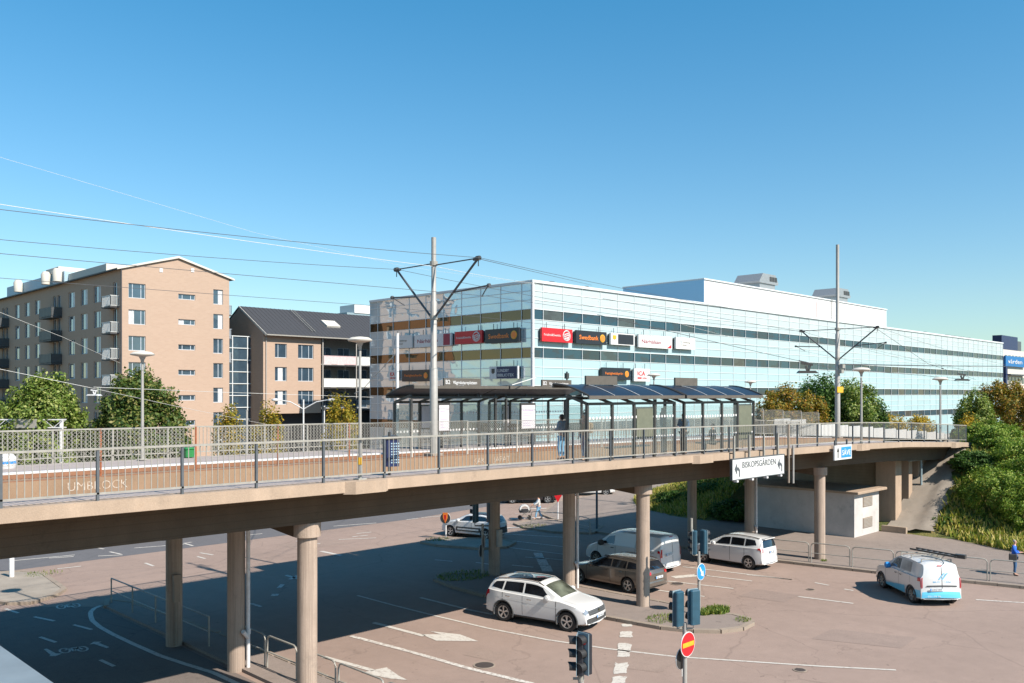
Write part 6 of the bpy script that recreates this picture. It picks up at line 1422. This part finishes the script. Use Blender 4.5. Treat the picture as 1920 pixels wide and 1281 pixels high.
# --- white hatchback with dark side pad, facing left
def hat_p(B):
    p = lambda d: B.at(d)
    o = [('windscreen', 'carglass', [(p(1.05), 9.3), (p(1.85), 9.0), (p(1.85), 13.0), (p(1.05), 12.7)], .008), ('rear_window', 'carglass', [(B.at(0, 1.36, True), 9.2), (B.at(0, 1.02, True), 9.0), (B.at(0, 1.02, True), 13), (B.at(0, 1.36, True), 12.8)], .008),
         ('roof_panel', 'bpaint', [(p(1.95), 8.9), (p(3.6), 8.9), (p(3.6), 13.1), (p(1.95), 13.1)], .006), ('rear_bumper', 'clad', [(B.at(0, .75, True), 8), (B.at(0, .35, True), 7.4), (B.at(0, .35, True), 14.6), (B.at(0, .75, True), 14)], .01)]
    o += sym('side_window', 'carglass', [(p(1.45), 7.15), (p(2.4), 7.15), (p(2.4), 7.9), (p(1.9), 7.9)]); o += sym('side_window', 'carglass', [(p(2.46), 7.15), (p(3.7), 7.25), (p(3.4), 7.9), (p(2.46), 7.9)])
    o += sym('door_pad', 'clad', [(p(1.3), 2.6), (p(3.1), 2.6), (p(3.1), 3.9), (p(1.3), 3.9)], .02); o += sym('pad_centre', 'wpaint', [(p(1.42), 3.0), (p(2.98), 3.0), (p(2.98), 3.45), (p(1.42), 3.45)], .026)
    o += sym('tail_lamp', 'tail', [(p(3.95), 5.0), (p(4.12), 5.0), (p(4.12), 6.2), (p(3.95), 6.2)], .01); o += sym('head_lamp', 'lamp', [(B.at(0, .78), 7), (B.at(0, .86), 5.6), (B.at(0, .88), 8.9), (B.at(0, .8), 8.9)], .01)
    for d in (1.2, 2.43): o += seam(B, d)
    return o
hat = dict(L=4.16, W=1.73, fa=.84, ra=3.44, r=.33, sp=5, rim='silver', paint='wpaint',
           sil=[(0, .28), (0, .5), (.03, .72), (.2, .88), (.9, .98), (1.05, 1.02), (1.9, 1.42), (2.3, 1.48), (3.3, 1.46), (3.75, 1.40), (3.88, 1.32), (4.08, 1.0), (4.12, .8), (4.12, .6), (4.16, .5), (4.13, .3)],
           belt=[(0, .86), (1.1, .96), (4.2, 1.03)], patches=hat_p, extra=lambda e, B: (mirror_(e, B, 1.5), plate_(e, B, .8)), kw=dict(tumble=.3, taper=.13, bulge=.2))
W1, W2 = G(910, 1013), G(845, 1006)
car('hatchback', 'white hatchback with a dark pad along its doors, beyond the bridge by the far column', 'car', hat, W1, ('r', 1), math.atan2(W2.y - W1.y, W2.x - W1.x))
# --- cars mostly hidden by the girder
blk = dict(est); blk['paint'] = 'bpaint'
def bl_e(e, B): mirror_(e, B, 1.75, 'bpaint')
blk['extra'] = bl_e
car('estate_car', 'black car mostly hidden by the girder, beyond the woman with the pram', 'car', blk, G(1027, 944), ('r', 1), R(180 - 45 + 5))
car('estate_car', 'black car whose underside shows beneath the girder at the left', 'car', blk, G(212, 1023), ('f', 1), R(180 - 10))
wh = dict(cmpc); car('compact_car', 'white car barely seen beneath the girder above the grassy bank', 'car', wh, G(1136, 930), ('r', 1), R(135))

# =====================================================================  PEOPLE
def skin(name, pts, edges, rad, m, parent, sub=1):
    me = bpy.data.meshes.new(name); me.from_pydata(pts, edges, []); o = bpy.data.objects.new(name, me); COL.objects.link(o)
    o.modifiers.new('s', 'SKIN'); 
    for i, sv_ in enumerate(me.skin_vertices[0].data):
        r_ = rad[i]; sv_.radius = r_ if isinstance(r_, tuple) else (r_, r_); sv_.use_root = (i == 0)
    md = o.modifiers.new('u', 'SUBSURF'); md.levels = sub; md.render_levels = sub
    bpy.context.view_layer.update(); nm_ = bpy.data.meshes.new_from_object(o.evaluated_get(bpy.context.evaluated_depsgraph_get())); bpy.data.objects.remove(o)
    return link(name, nm_, m, parent, True)
def person(p, heading, lab, top, legs, shoes='dark', hair='hair', hgt=1.72, pose='stand', bag=None, carry=None, long_hair=False, stride=0.0, group=None, arm=0):
    k = hgt / 1.75; e = empty('person', p, heading, lab, 'person', group)      # faces +x
    V3 = lambda x, y, z: (x * k, y * k, z * k)
    hip = .93 if pose != 'sit' else .48
    dz = hip - .93
    if pose == 'sit': kn = [(.42, .11, .46), (.42, -.11, .46)]; an = [(.42, .11, .08), (.45, -.11, .08)]
    else: kn = [(.06 + stride * .5, .1, .50), (.02 - stride * .35, -.1, .50)]; an = [(stride, .11, .09), (-stride * 1.1, -.11, .09 + stride * .1)]
    toe = [(a[0] + .17, a[1] + .03 * (1 if a[1] > 0 else -1), .035 + (a[2] - .09)) for a in an]
    sh = [(.0, .19, 1.42 + dz), (.0, -.19, 1.42 + dz)]
    if arm == 0: el_ = [(-.03, .25, 1.14 + dz), (-.03, -.25, 1.14 + dz)]; wr = [(.06, .26, .90 + dz), (.06, -.26, .90 + dz)]
    elif arm == 1: el_ = [(.02, .25, 1.15 + dz), (.02, -.25, 1.15 + dz)]; wr = [(.24, .12, 1.15 + dz), (.24, -.12, 1.15 + dz)]   # forearms forward
    else: el_ = [(.12, .24, 1.2 + dz), (.12, -.24, 1.2 + dz)]; wr = [(.42, .2, 1.05 + dz), (.42, -.2, 1.05 + dz)]           # pushing
    P = [V3(0, 0, .95 + dz), V3(-.01, 0, 1.12 + dz), V3(-.01, 0, 1.34 + dz), V3(-.005, 0, 1.47 + dz), V3(.02, 0, 1.54 + dz), V3(.035, 0, 1.62 + dz), V3(.02, 0, 1.71 + dz)]
    E = [(i, i + 1) for i in range(6)]; RD = [(.15, .11), (.14, .10), (.16, .11), .07, .052, (.088, .075), (.07, .075)]; RD = [tuple(x * k for x in r_) if isinstance(r_, tuple) else r_ * k for r_ in RD]
    def chain_(root, pts, rs):
        pr = root
        for a, r_ in zip(pts, rs): P.append(V3(*a)); RD.append(r_ * k); E.append((pr, len(P) - 1)); pr = len(P) - 1
        return pr
    hand = []
    for s_ in (0, 1):
        pr = chain_(2, [sh[s_], el_[s_], wr[s_]], [.055, .042, .028]); w0 = Vector(wr[s_]); d = (w0 - Vector(el_[s_])).normalized(); c = w0 + d * .06
        pr = chain_(pr, [tuple(c)], [.033]); hand.append((w0, d, pr))
        for f in range(4):   # fingers, slightly curled
            off = Vector((0, 0, 1)).cross(d); off = off.normalized() * (f - 1.5) * .019 if off.length > .1 else Vector(((f - 1.5) * .019, 0, 0))
            L_ = (.055, .065, .06, .045)[f]; chain_(pr, [tuple(c + off + d * .03), tuple(c + off + d * (.03 + L_ * .6)), tuple(c + off * .9 + d * (.03 + L_) + Vector((.012, 0, -.012)))], [.009, .0085, .007])
        chain_(pr, [tuple(c + Vector((.035, 0, .0))), tuple(c + Vector((.045, 0, 0)) + d * .035)], [.011, .009])
        chain_(0, [(0, .09 if s_ == 0 else -.09, .90 + dz), kn[s_], an[s_], toe[s_]], [.085, .058, .042, .03])
    skin('body', P, E, RD, M['skin'], e)
    # clothes: close shells over the body
    T = [V3(0, 0, .90 + dz), V3(-.01, 0, 1.12 + dz), V3(-.01, 0, 1.34 + dz), V3(-.005, 0, 1.465 + dz)]; TE = [(0, 1), (1, 2), (2, 3)]; TR = [(.185, .145), (.175, .135), (.185, .135), (.085, .08)]
    TR = [tuple(x * k for x in r_) for r_ in TR]
    for s_ in (0, 1):
        w0 = Vector(wr[s_]); e0 = Vector(el_[s_]); pr = 2
        for a, r_ in ((sh[s_], .078), (tuple(e0), .065), (tuple(w0 * .85 + e0 * .15), .05)): T.append(V3(*a)); TR.append((r_ * k, r_ * k)); TE.append((pr, len(T) - 1)); pr = len(T) - 1
    skin('jacket', T, TE, TR, M[top], e)
    T = [V3(0, 0, .97 + dz)]; TE = []; TR = [(.16 * k, .125 * k)]
    for s_ in (0, 1):
        pr = 0
        for a, r_ in (((0, .09 if s_ == 0 else -.09, .88 + dz), .10), (kn[s_], .073), ((an[s_][0] * .97 + kn[s_][0] * .03, an[s_][1], an[s_][2] + .03), .058)): T.append(V3(*a)); TR.append((r_ * k, r_ * k)); TE.append((pr, len(T) - 1)); pr = len(T) - 1
    skin('trousers', T, TE, TR, M[legs], e)
    for s_ in (0, 1): a = an[s_]; skin('shoe', [V3(a[0] - .05, a[1], a[2] - .03), V3(a[0] + .06, a[1], a[2] - .045), V3(*toe[s_])], [(0, 1), (1, 2)], [.045 * k, .045 * k, .036 * k], M[shoes], e)
    HP = [V3(-.01, 0, 1.60 + dz), V3(-.012, 0, 1.68 + dz), V3(.015, 0, 1.745 + dz)]; HR = [(.088 * k, .078 * k), (.094 * k, .082 * k), (.06 * k, .06 * k)]
    if long_hair: HP.insert(0, V3(-.04, 0, 1.50 + dz)); HR.insert(0, (.07 * k, .05 * k))
    skin('hair', HP, [(i, i + 1) for i in range(len(HP) - 1)], HR, M[hair], e)
    q = MB()
    for s_ in (-1, 1): q.lathe([(.003, -.003), (.011, 0), (.003, .004)], 8, (.112 * k, s_ * .032 * k, (1.635 + dz) * k), 'x')
    q.build('eyes', M['dark'], e); q = MB().lathe([(.014 * k, -.0), (.012 * k, .02 * k), (.004, .03 * k)], 8, (.10 * k, 0, (1.60 + dz) * k), 'x'); q.build('nose', M['skin'], e, True)
    MB().box(.106 * k, .112 * k, -.022 * k, .022 * k, (1.562 + dz) * k, (1.568 + dz) * k).build('mouth', M['wred'], e)
    return e
M['jblue'] = MAT('jacket_blue', (0.02, 0.14, 0.62, 1), .7); M['jeans'] = MAT('jeans', (0.04, 0.10, 0.2, 1), .8); M['beige'] = MAT('jacket_beige', (0.42, 0.28, 0.17, 1), .8); M['greyj'] = MAT('jacket_grey', (0.2, 0.21, 0.23, 1), .8)
M['ljeans'] = MAT('light_jeans', (0.18, 0.36, 0.52, 1), .8); M['wshirt'] = MAT('white_shirt', (0.65, 0.64, 0.62, 1), .8); M['darkc'] = MAT('dark_cloth', (0.03, 0.03, 0.035, 1), .85)
p = G(1902, 1079, .115); p.z = .115
pr_ = person(p, R(-70), 'man in a bright blue jacket and jeans standing on the right pavement, looking down', 'jblue', 'jeans', hair='hairg', arm=1)
e = empty('shoulder_bag', (p.x - .20, p.y + .02, .115), R(-70), 'dark shoulder bag carried by the man in the blue jacket', 'bag'); MB().cbox(-.17, .17, -.30 + .12, -.14 + .12, .78, 1.06, .03).build('bag_body', M['dark'], e); MB().tube([(-.14, -.1, 1.05), (-.02, -.02, 1.42), (.06, .08, 1.43), (.14, -.1, 1.05)], .012, 6).build('strap', M['dark'], e)
zq = zd(25) - .04
pl_ = person((24.98, 21.15, zq), R(160), 'person in a beige brown coat with headphones, standing in the left near shelter', 'beige', 'jeans', hair='hair', hgt=1.82)
q = MB(); q.tube([(0, -.09, 1.72), (0, -.1, 1.82), (0, 0, 1.90), (0, .1, 1.82), (0, .09, 1.72)], .018, 6); [q.lathe([(.05, -.02), (.05, .02)], 12, (0, s_ * .1, 1.70), 'y') for s_ in (-1, 1)]; q.build('headphones', M['wshirt'], pl_)
M['tan'] = MAT('tan_cloth', (0.30, 0.19, 0.11, 1), .8); e = empty('backpack', (24.98, 21.15, zq), R(160), 'tan backpack worn by the person in the beige brown coat', 'bag'); MB().cbox(-.32, -.15, -.16, .16, 1.02, 1.42, .05).build('bag_body', M['tan'], e)
person((24.6, 21.95, zq), R(100), 'person in grey with folded arms at the left end of the near shelter', 'greyj', 'ljeans', hgt=1.74, arm=1, long_hair=True)
p = PV(1280, 850, 21.0); person((p.x, 20.95, zd(p.x) - .04), R(180), 'person in blue and black standing between the two near shelters', 'jeans', 'darkc', hair='hairg', hgt=1.76, arm=1)
p = PV(1336, 850, 21.0); person((p.x, 20.98, zd(p.x) - .04), R(150), 'dark clothed person sitting on the bench of the right near shelter', 'darkc', 'darkc', pose='sit', arm=1, long_hair=True)
p = PV(1247, 850, 21.7); e = empty('platform_post', (p.x, 24.9 if False else 21.8, zd(p.x) - .04), 0, 'dark information post beyond the glass of the left near shelter', 'post'); MB().cbox(-.09, .09, -.06, .06, 0, 1.95, .02).build('post', M['galv_d'], e); MB().cbox(-.14, .14, -.09, .09, 1.2, 1.75, .02).build('panel', M['signback'], e)
# woman pushing a pram over the crossing
p = G(1010, 974); person(p, R(140), 'woman in a pale top and light jeans pushing a pram over the crossing', 'wshirt', 'ljeans', long_hair=True, hgt=1.7, stride=.24, arm=2)
hd = Vector((math.cos(R(140)), math.sin(R(140)), 0)); pp = p + hd * .95; e = empty('pram', (pp.x, pp.y, 0), R(140), 'pram with a dark basket and pale hood pushed by the woman', 'pram')
for x in (-.3, .35):
    for y in (-.24, .24): MB().lathe([(.14, -.015), (.14, .015)], 18, (x, y, .14), 'y').build('wheel', M['black'], e)
MB().slab([(-.35, .5), (.4, .5), (.45, .72), (-.38, .72)], (0, .2, 0), (1, 0, 0), (0, 0, 1), .4).build('carrycot', M['darkc'], e)
q = MB(); n_ = 8
for k in range(n_ + 1): a = math.pi * k / n_; q.tube([(.05 + .3 * math.cos(a), -.2, .72 + .28 * math.sin(a)), (.05 + .3 * math.cos(a), .2, .72 + .28 * math.sin(a))], .06, 6)
q.build('hood', M['wshirt'], e)
q = MB()
for y in (-.22, .22): q.tube([(-.3, y, .14), (.25, y, .55)], .015, 6); q.tube([(.35, y, .14), (-.2, y, .55), (-.55, y, 1.0)], .015, 6)
q.tube([(-.55, -.22, 1.0), (-.55, .22, 1.0)], .018, 6); q.build('frame', M['galv'], e)

# =====================================================================  TREES, BUSHES, GRASS
def leaves(cent, rad, n, size, shell=.55, clump=.28, nclump=90, flat=1.0, seed=0, shape='oval', lift=0):
    """n small leaf faces gathered in clumps through an uneven crown"""
    g = np.random.default_rng(seed); d = g.normal(size=(nclump, 3)); d /= np.linalg.norm(d, axis=1)[:, None]
    if shape == 'oval': d[:, 2] = d[:, 2]
    r_ = shell + (1 - shell) * g.random(nclump) ** .5; c = d * r_[:, None]
    if shape == 'cone': t = (c[:, 2] + 1) / 2; c[:, :2] *= np.clip(1.10 - .34 * t ** 2, .1, 1.2)[:, None]
    c *= .93 * (1 + .05 * g.normal(size=(nclump, 1)))
    cs_ = clump * (.6 + .8 * g.random(nclump)); idx = g.integers(0, nclump, n)
    o = g.normal(size=(n, 3)); o /= np.linalg.norm(o, axis=1)[:, None]; o *= (g.random(n) ** .45)[:, None] * cs_[idx][:, None]
    pos = (c[idx] + o) * np.array(rad) + np.array(cent)
    out_ = (pos - np.array(cent)) / np.array(rad); nn = out_ * .8 + g.normal(size=(n, 3)) * .7 + np.array([0, 0, .35]); nn /= np.linalg.norm(nn, axis=1)[:, None]
    up = g.normal(size=(n, 3)); a = np.cross(nn, up); a /= np.linalg.norm(a, axis=1)[:, None]; b_ = np.cross(nn, a)
    s_ = (size * (.55 + .9 * g.random(n)))[:, None]
    v = np.stack([pos - a * s_ * .5, pos - b_ * s_ * .32 + nn * s_ * .06, pos + a * s_ * .6, pos + b_ * s_ * .32 + nn * s_ * .06], 1).reshape(-1, 3)
    return v
def quads(name, v, m, parent):
    n = len(v) // 4; me = bpy.data.meshes.new(name); me.vertices.add(len(v)); me.vertices.foreach_set('co', v.astype(np.float32).ravel())
    me.loops.add(4 * n); me.loops.foreach_set('vertex_index', np.arange(4 * n, dtype=np.int32)); me.polygons.add(n); me.polygons.foreach_set('loop_start', np.arange(0, 4 * n, 4, dtype=np.int32))
    try: me.polygons.foreach_set('loop_total', np.full(n, 4, dtype=np.int32))
    except Exception: pass
    me.update(calc_edges=True); return link(name, me, m, parent)
M['bark'] = MAT('bark', (0.10, 0.075, 0.05, 1), .9, 0, .3, 8, .4)
def lf(n_, *c): M[n_] = leafmat(n_, [(a, b_, d, 1) for a, b_, d in c])
lf('leaf_lime', (.05, .09, .014), (.12, .18, .025), (.20, .26, .05), (.38, .38, .13)); lf('leaf_dark', (.025, .055, .012), (.055, .10, .018), (.12, .16, .03), (.26, .22, .07))  # palest tone of each mix imitates sunlit highlights on the crowns
lf('leaf_autumn', (.13, .14, .015), (.28, .23, .02), (.42, .24, .02), (.22, .22, .03)); lf('leaf_mix', (.05, .07, .012), (.16, .15, .018), (.30, .21, .02), (.34, .14, .02), (.12, .14, .015))
lf('leaf_bright', (.05, .10, .012), (.12, .21, .02), (.22, .30, .035), (.34, .36, .08)); lf('leaf_deep', (.025, .06, .012), (.05, .11, .015), (.10, .17, .03)); lf('leaf_yellow', (.38, .27, .02), (.5, .30, .02), (.2, .2, .02))
def tree(name, lab, p, z0, ht, rx, m, n=17100, size=0.222, seed=1, shape='oval', cz0=.25, group='trees around the crossing', extra=None, ncl=110, clump=.26, cat='tree', multi=False):
    e = empty(name, (p[0], p[1], z0), 0, lab, cat, group); g = random.Random(seed); cb = ht * cz0; rz = (ht - cb) / 2; cc = (0, 0, cb + rz)
    tr = MB()
    if multi:
        for k in range(5): a = g.uniform(0, 6.28); tr.tube([(0, 0, -.2), (math.cos(a) * rx * .3, math.sin(a) * rx * .3, cb + rz * .5), (math.cos(a) * rx * .6, math.sin(a) * rx * .6, cb + rz * 1.3)], .05 * ht / 5, 6, .012)
    else:
        tr.tube([(0, 0, -.3), (.03, .02, cb), (0.05, -.03, cb + rz)], .028 * ht, 9, .010 * ht)
        for k in range(9):
            a = g.uniform(0, 6.28); zz = cb + rz * g.uniform(-.1, 1.0); r_ = rx * g.uniform(.5, .85); tr.tube([(0, 0, zz), (math.cos(a) * r_ * .5, math.sin(a) * r_ * .5, zz + rz * .22), (math.cos(a) * r_, math.sin(a) * r_, zz + rz * .5)], .010 * ht, 6, .003 * ht)
    tr.build('trunk', M['bark'], e)
    v = leaves(cc, (rx, rx, rz), n, size, .5, clump, ncl, seed=seed, shape=shape)
    quads('crown', v, M[m], e); return e
def tpx(px, pyt, Y): p = D(px, pyt, Y); return p
def tree_px(name, lab, px, pyt, halfw, Y, m, z0=0.0, **k):
    p = D(px, pyt, Y); tree(name, lab, (p.x, p.y), z0, p.z - z0, halfw * Y / F, m, **k)
tree_px('round_tree', 'pale green dense round tree, leftmost large one before the brick house', 84, 700, 76, 62, 'leaf_lime', n=46000, size=.21, seed=3, shape='cone', cz0=.10, ncl=420, clump=.16)
tree_px('round_tree', 'dark green dense round tree behind the left lamp post', 262, 693, 87, 62, 'leaf_dark', n=46000, size=.21, seed=5, shape='cone', cz0=.08, ncl=420, clump=.16)
tree_px('round_tree', 'pale green tree cut by the left edge of the picture', -28, 742, 50, 64, 'leaf_lime', n=13300, size=0.222, seed=8, shape='cone', cz0=.12)
tree_px('autumn_tree', 'orange tinged loose young tree right of the brick gable', 428, 752, 30, 66, 'leaf_autumn', n=4940, size=0.163, seed=11, shape='cone', cz0=.15, ncl=70)
tree_px('autumn_tree', 'yellow green loose young tree before the dark roofed block, left one', 502, 754, 34, 66, 'leaf_autumn', n=4940, size=0.163, seed=12, shape='cone', cz0=.15, ncl=70)
tree_px('autumn_tree', 'yellow green loose tree before the balconies, right one', 640, 734, 36, 66, 'leaf_autumn', n=7220, size=0.163, seed=13, shape='cone', cz0=.15, ncl=80)
tree_px('broad_tree', 'orange brown bushy tree just right of the shelter roof', 1487, 722, 62, 96, 'leaf_mix', n=19000, size=0.252, seed=21, z0=1, cz0=.1, ncl=120)
tree_px('broad_tree', 'green bushy tree left of the tall tram mast, behind the railing', 1545, 703, 62, 100, 'leaf_deep', n=17100, size=0.252, seed=22, z0=1, cz0=.1, ncl=120)
tree_px('broad_tree', 'yellow green bushy tree right of the tall tram mast', 1600, 712, 55, 98, 'leaf_lime', n=17100, size=0.252, seed=23, z0=1, cz0=.1, ncl=110)
tree_px('broad_tree', 'low dark bushy tree at the right of the group behind the railing', 1635, 745, 30, 97, 'leaf_deep', n=6650, size=0.222, seed=24, z0=1, cz0=.1)
tree_px('broad_tree', 'small brown green tree directly behind the end of the shelter', 1440, 745, 32, 92, 'leaf_mix', n=6650, size=0.222, seed=25, z0=1, cz0=.1)
tree_px('hedge_bush', 'yellow low bush before the office, left one', 1672, 776, 30, 115, 'leaf_yellow', n=4750, size=0.222, seed=31, z0=1, cz0=.02, cat='bush'); tree_px('hedge_bush', 'yellow low bush before the office, right one', 1722, 777, 30, 117, 'leaf_yellow', n=4750, size=0.222, seed=32, z0=1, cz0=.02, cat='bush')
tree_px('broad_tree', 'tall autumn tree at the right edge in front of the distant block', 1885, 703, 58, 92, 'leaf_mix', n=26600, size=0.207, seed=41, z0=1, cz0=.08, ncl=150, multi=True, clump=.2)
tree_px('broad_tree', 'olive tree beyond the bridge end at the right', 1830, 733, 42, 84, 'leaf_lime', n=17100, size=0.192, seed=42, z0=1, cz0=.05, ncl=120, multi=True, clump=.2)
tree_px('broad_tree', 'reddish olive tree cut by the right edge of the picture', 1935, 735, 50, 78, 'leaf_mix', n=15200, size=0.178, seed=43, z0=1, cz0=.05, multi=True, clump=.2)
tree_px('broad_tree', 'small yellow bush at the right end of the railing', 1815, 776, 24, 76, 'leaf_yellow', n=4750, size=0.148, seed=44, z0=2, cz0=.05, cat='bush')
def bush(lab, px, pyt, halfw, Y, m, zb, **k): p = D(px, pyt, Y); z0 = hill(p.x, p.y) - .2; z0 = min(zb if zb is not None else z0, p.z - .6); tree('leafy_bush', lab, (p.x, p.y), z0, p.z - z0, halfw * Y / F, m, cat='bush', group='bushes on the right bank', multi=True, cz0=.02, **k)
bush('bright green tall bush beside the bridge end', 1857, 790, 58, 60, 'leaf_bright', None, n=22800, size=0.118, seed=51, clump=.2, ncl=160)
bush('bright green bush at the right edge above the bank', 1915, 822, 66, 56, 'leaf_bright', None, n=19000, size=0.111, seed=52, clump=.2, ncl=150)
bush('dark leafy bush against the abutment slope', 1824, 845, 42, 57, 'leaf_deep', None, n=17100, size=0.111, seed=53, clump=.2, ncl=130)
bush('green bush low in the middle of the right bank', 1866, 868, 62, 54, 'leaf_bright', 0.3, n=22800, size=0.104, seed=54, clump=.2, ncl=150)
bush('green bush low at the right edge of the bank', 1926, 890, 52, 52, 'leaf_bright', 0.2, n=13300, size=0.104, seed=55, clump=.2)
bush('small dark bush shading the paved slope', 1806, 890, 34, 56.5, 'leaf_deep', 0.6, n=9500, size=0.096, seed=56, clump=.2)
bush('low shrub where the grass meets the paved slope', 1772, 965, 26, 54, 'leaf_deep', 0.0, n=8550, size=0.081, seed=57, clump=.22)
bush('weedy shrub with yellow stems at the foot of the bank', 1800, 950, 24, 54.5, 'leaf_lime', 0.0, n=7600, size=0.081, seed=58, clump=.22)
bush('small green bush overhanging the top of the paved slope', 1795, 862, 22, 59.5, 'leaf_bright', None, n=5000, size=.11, seed=71, clump=.2)
bush('weedy green shrub beside the middle of the paved slope', 1778, 925, 20, 57, 'leaf_lime', None, n=4000, size=.10, seed=72, clump=.22)
for k, (px, py, hw, Y) in enumerate(((1300, 935, 50, 66), (1345, 905, 60, 66), (1375, 930, 45, 60), (1260, 948, 30, 66))):
    p = D(px, py, Y); z0 = hill(p.x, p.y) - .3; tree('leafy_bush', ['dark bush on the shaded bank beyond the bridge', 'large dark bush high on the shaded bank', 'dark bush behind the drainpipe column', 'low dark bush at the left of the shaded bank'][k], (p.x, p.y), max(-.1, min(z0, p.z - 1.2)), 1.6, hw * Y / F, 'leaf_deep', n=9500, size=0.118, seed=60 + k, cat='bush', group='bushes on the shaded bank', multi=True, cz0=.0)
def grass(name, lab, n, fn, m, h=.35, seed=5):
    g = np.random.default_rng(seed); P = []
    while len(P) < n:
        q = fn(g)
        if q is not None: P.append(q)
    P = np.array(P); n = len(P); a = g.random(n) * 6.283; hh = h * (.4 + g.random(n)); wv = (.035 + .03 * g.random(n)) * (h / .35); lean = g.normal(size=(n, 2)) * .35 * hh[:, None]
    dx = np.stack([np.cos(a) * wv, np.sin(a) * wv, np.zeros(n)], 1); top = P + np.concatenate([lean, hh[:, None]], 1); mid = P * .5 + top * .5 + np.array([0, 0, .03])
    v = np.stack([P - dx, P + dx, mid + dx * .8, mid - dx * .8, mid - dx * .8, mid + dx * .8, top + dx * .15, top - dx * .15], 1).reshape(-1, 3)
    return tag(quads(name, v, M[m], None), lab, kind='stuff')
lf('grass_dry', (.12, .17, .02), (.26, .28, .04), (.40, .32, .08), (.46, .36, .14)); lf('grass_green', (.05, .10, .015), (.12, .19, .03), (.28, .26, .06))
def fn1(g):
    u, v = g.uniform(51, 75), g.uniform(6, 19.5); foot = 52.5 + max(0, (v - 13) * .55)
    return (u, v, hill(u, v) + .12) if u > foot else None
def fn2(g): u, v = g.uniform(47.5, 66), g.uniform(33, 46); return (u, v, hill(u, v) + .1) if hill(u, v) > .02 else None
grass('grass', None, 16000, fn1, 'grass_dry', .42, 5); grass('grass', None, 9000, fn1, 'grass_green', .3, 6); grass('grass', None, 11000, fn2, 'grass_dry', .35, 7)
sheet('verge', [(52.3, 5), (53.0, 13.2), (55.0, 17.6), (58.5, 19), (90, 19), (90, 5)], .12, M['grassg'])
def fn3(c, r_):
    def f(g): a, q = g.uniform(0, 6.28), g.random() ** .5 * r_; return (c.x + math.cos(a) * q, c.y + math.sin(a) * q * .8, .1)
    return f
for i, (px, py, r_, n_) in enumerate(((1345, 1152, .55, 900), (1320, 1156, .35, 400), (1245, 1166, .8, 260), (1392, 1168, .4, 90), (80, 1080, .9, 120), (820, 1015, .8, 160), (1000, 990, 1.0, 160), (870, 1084, 1.4, 700), (1545, 1056, .2, 60))):
    grass('weeds', None, n_, fn3(G(px, py), r_), 'grass_green', .09 if i not in (0, 1) else .17, 20 + i)
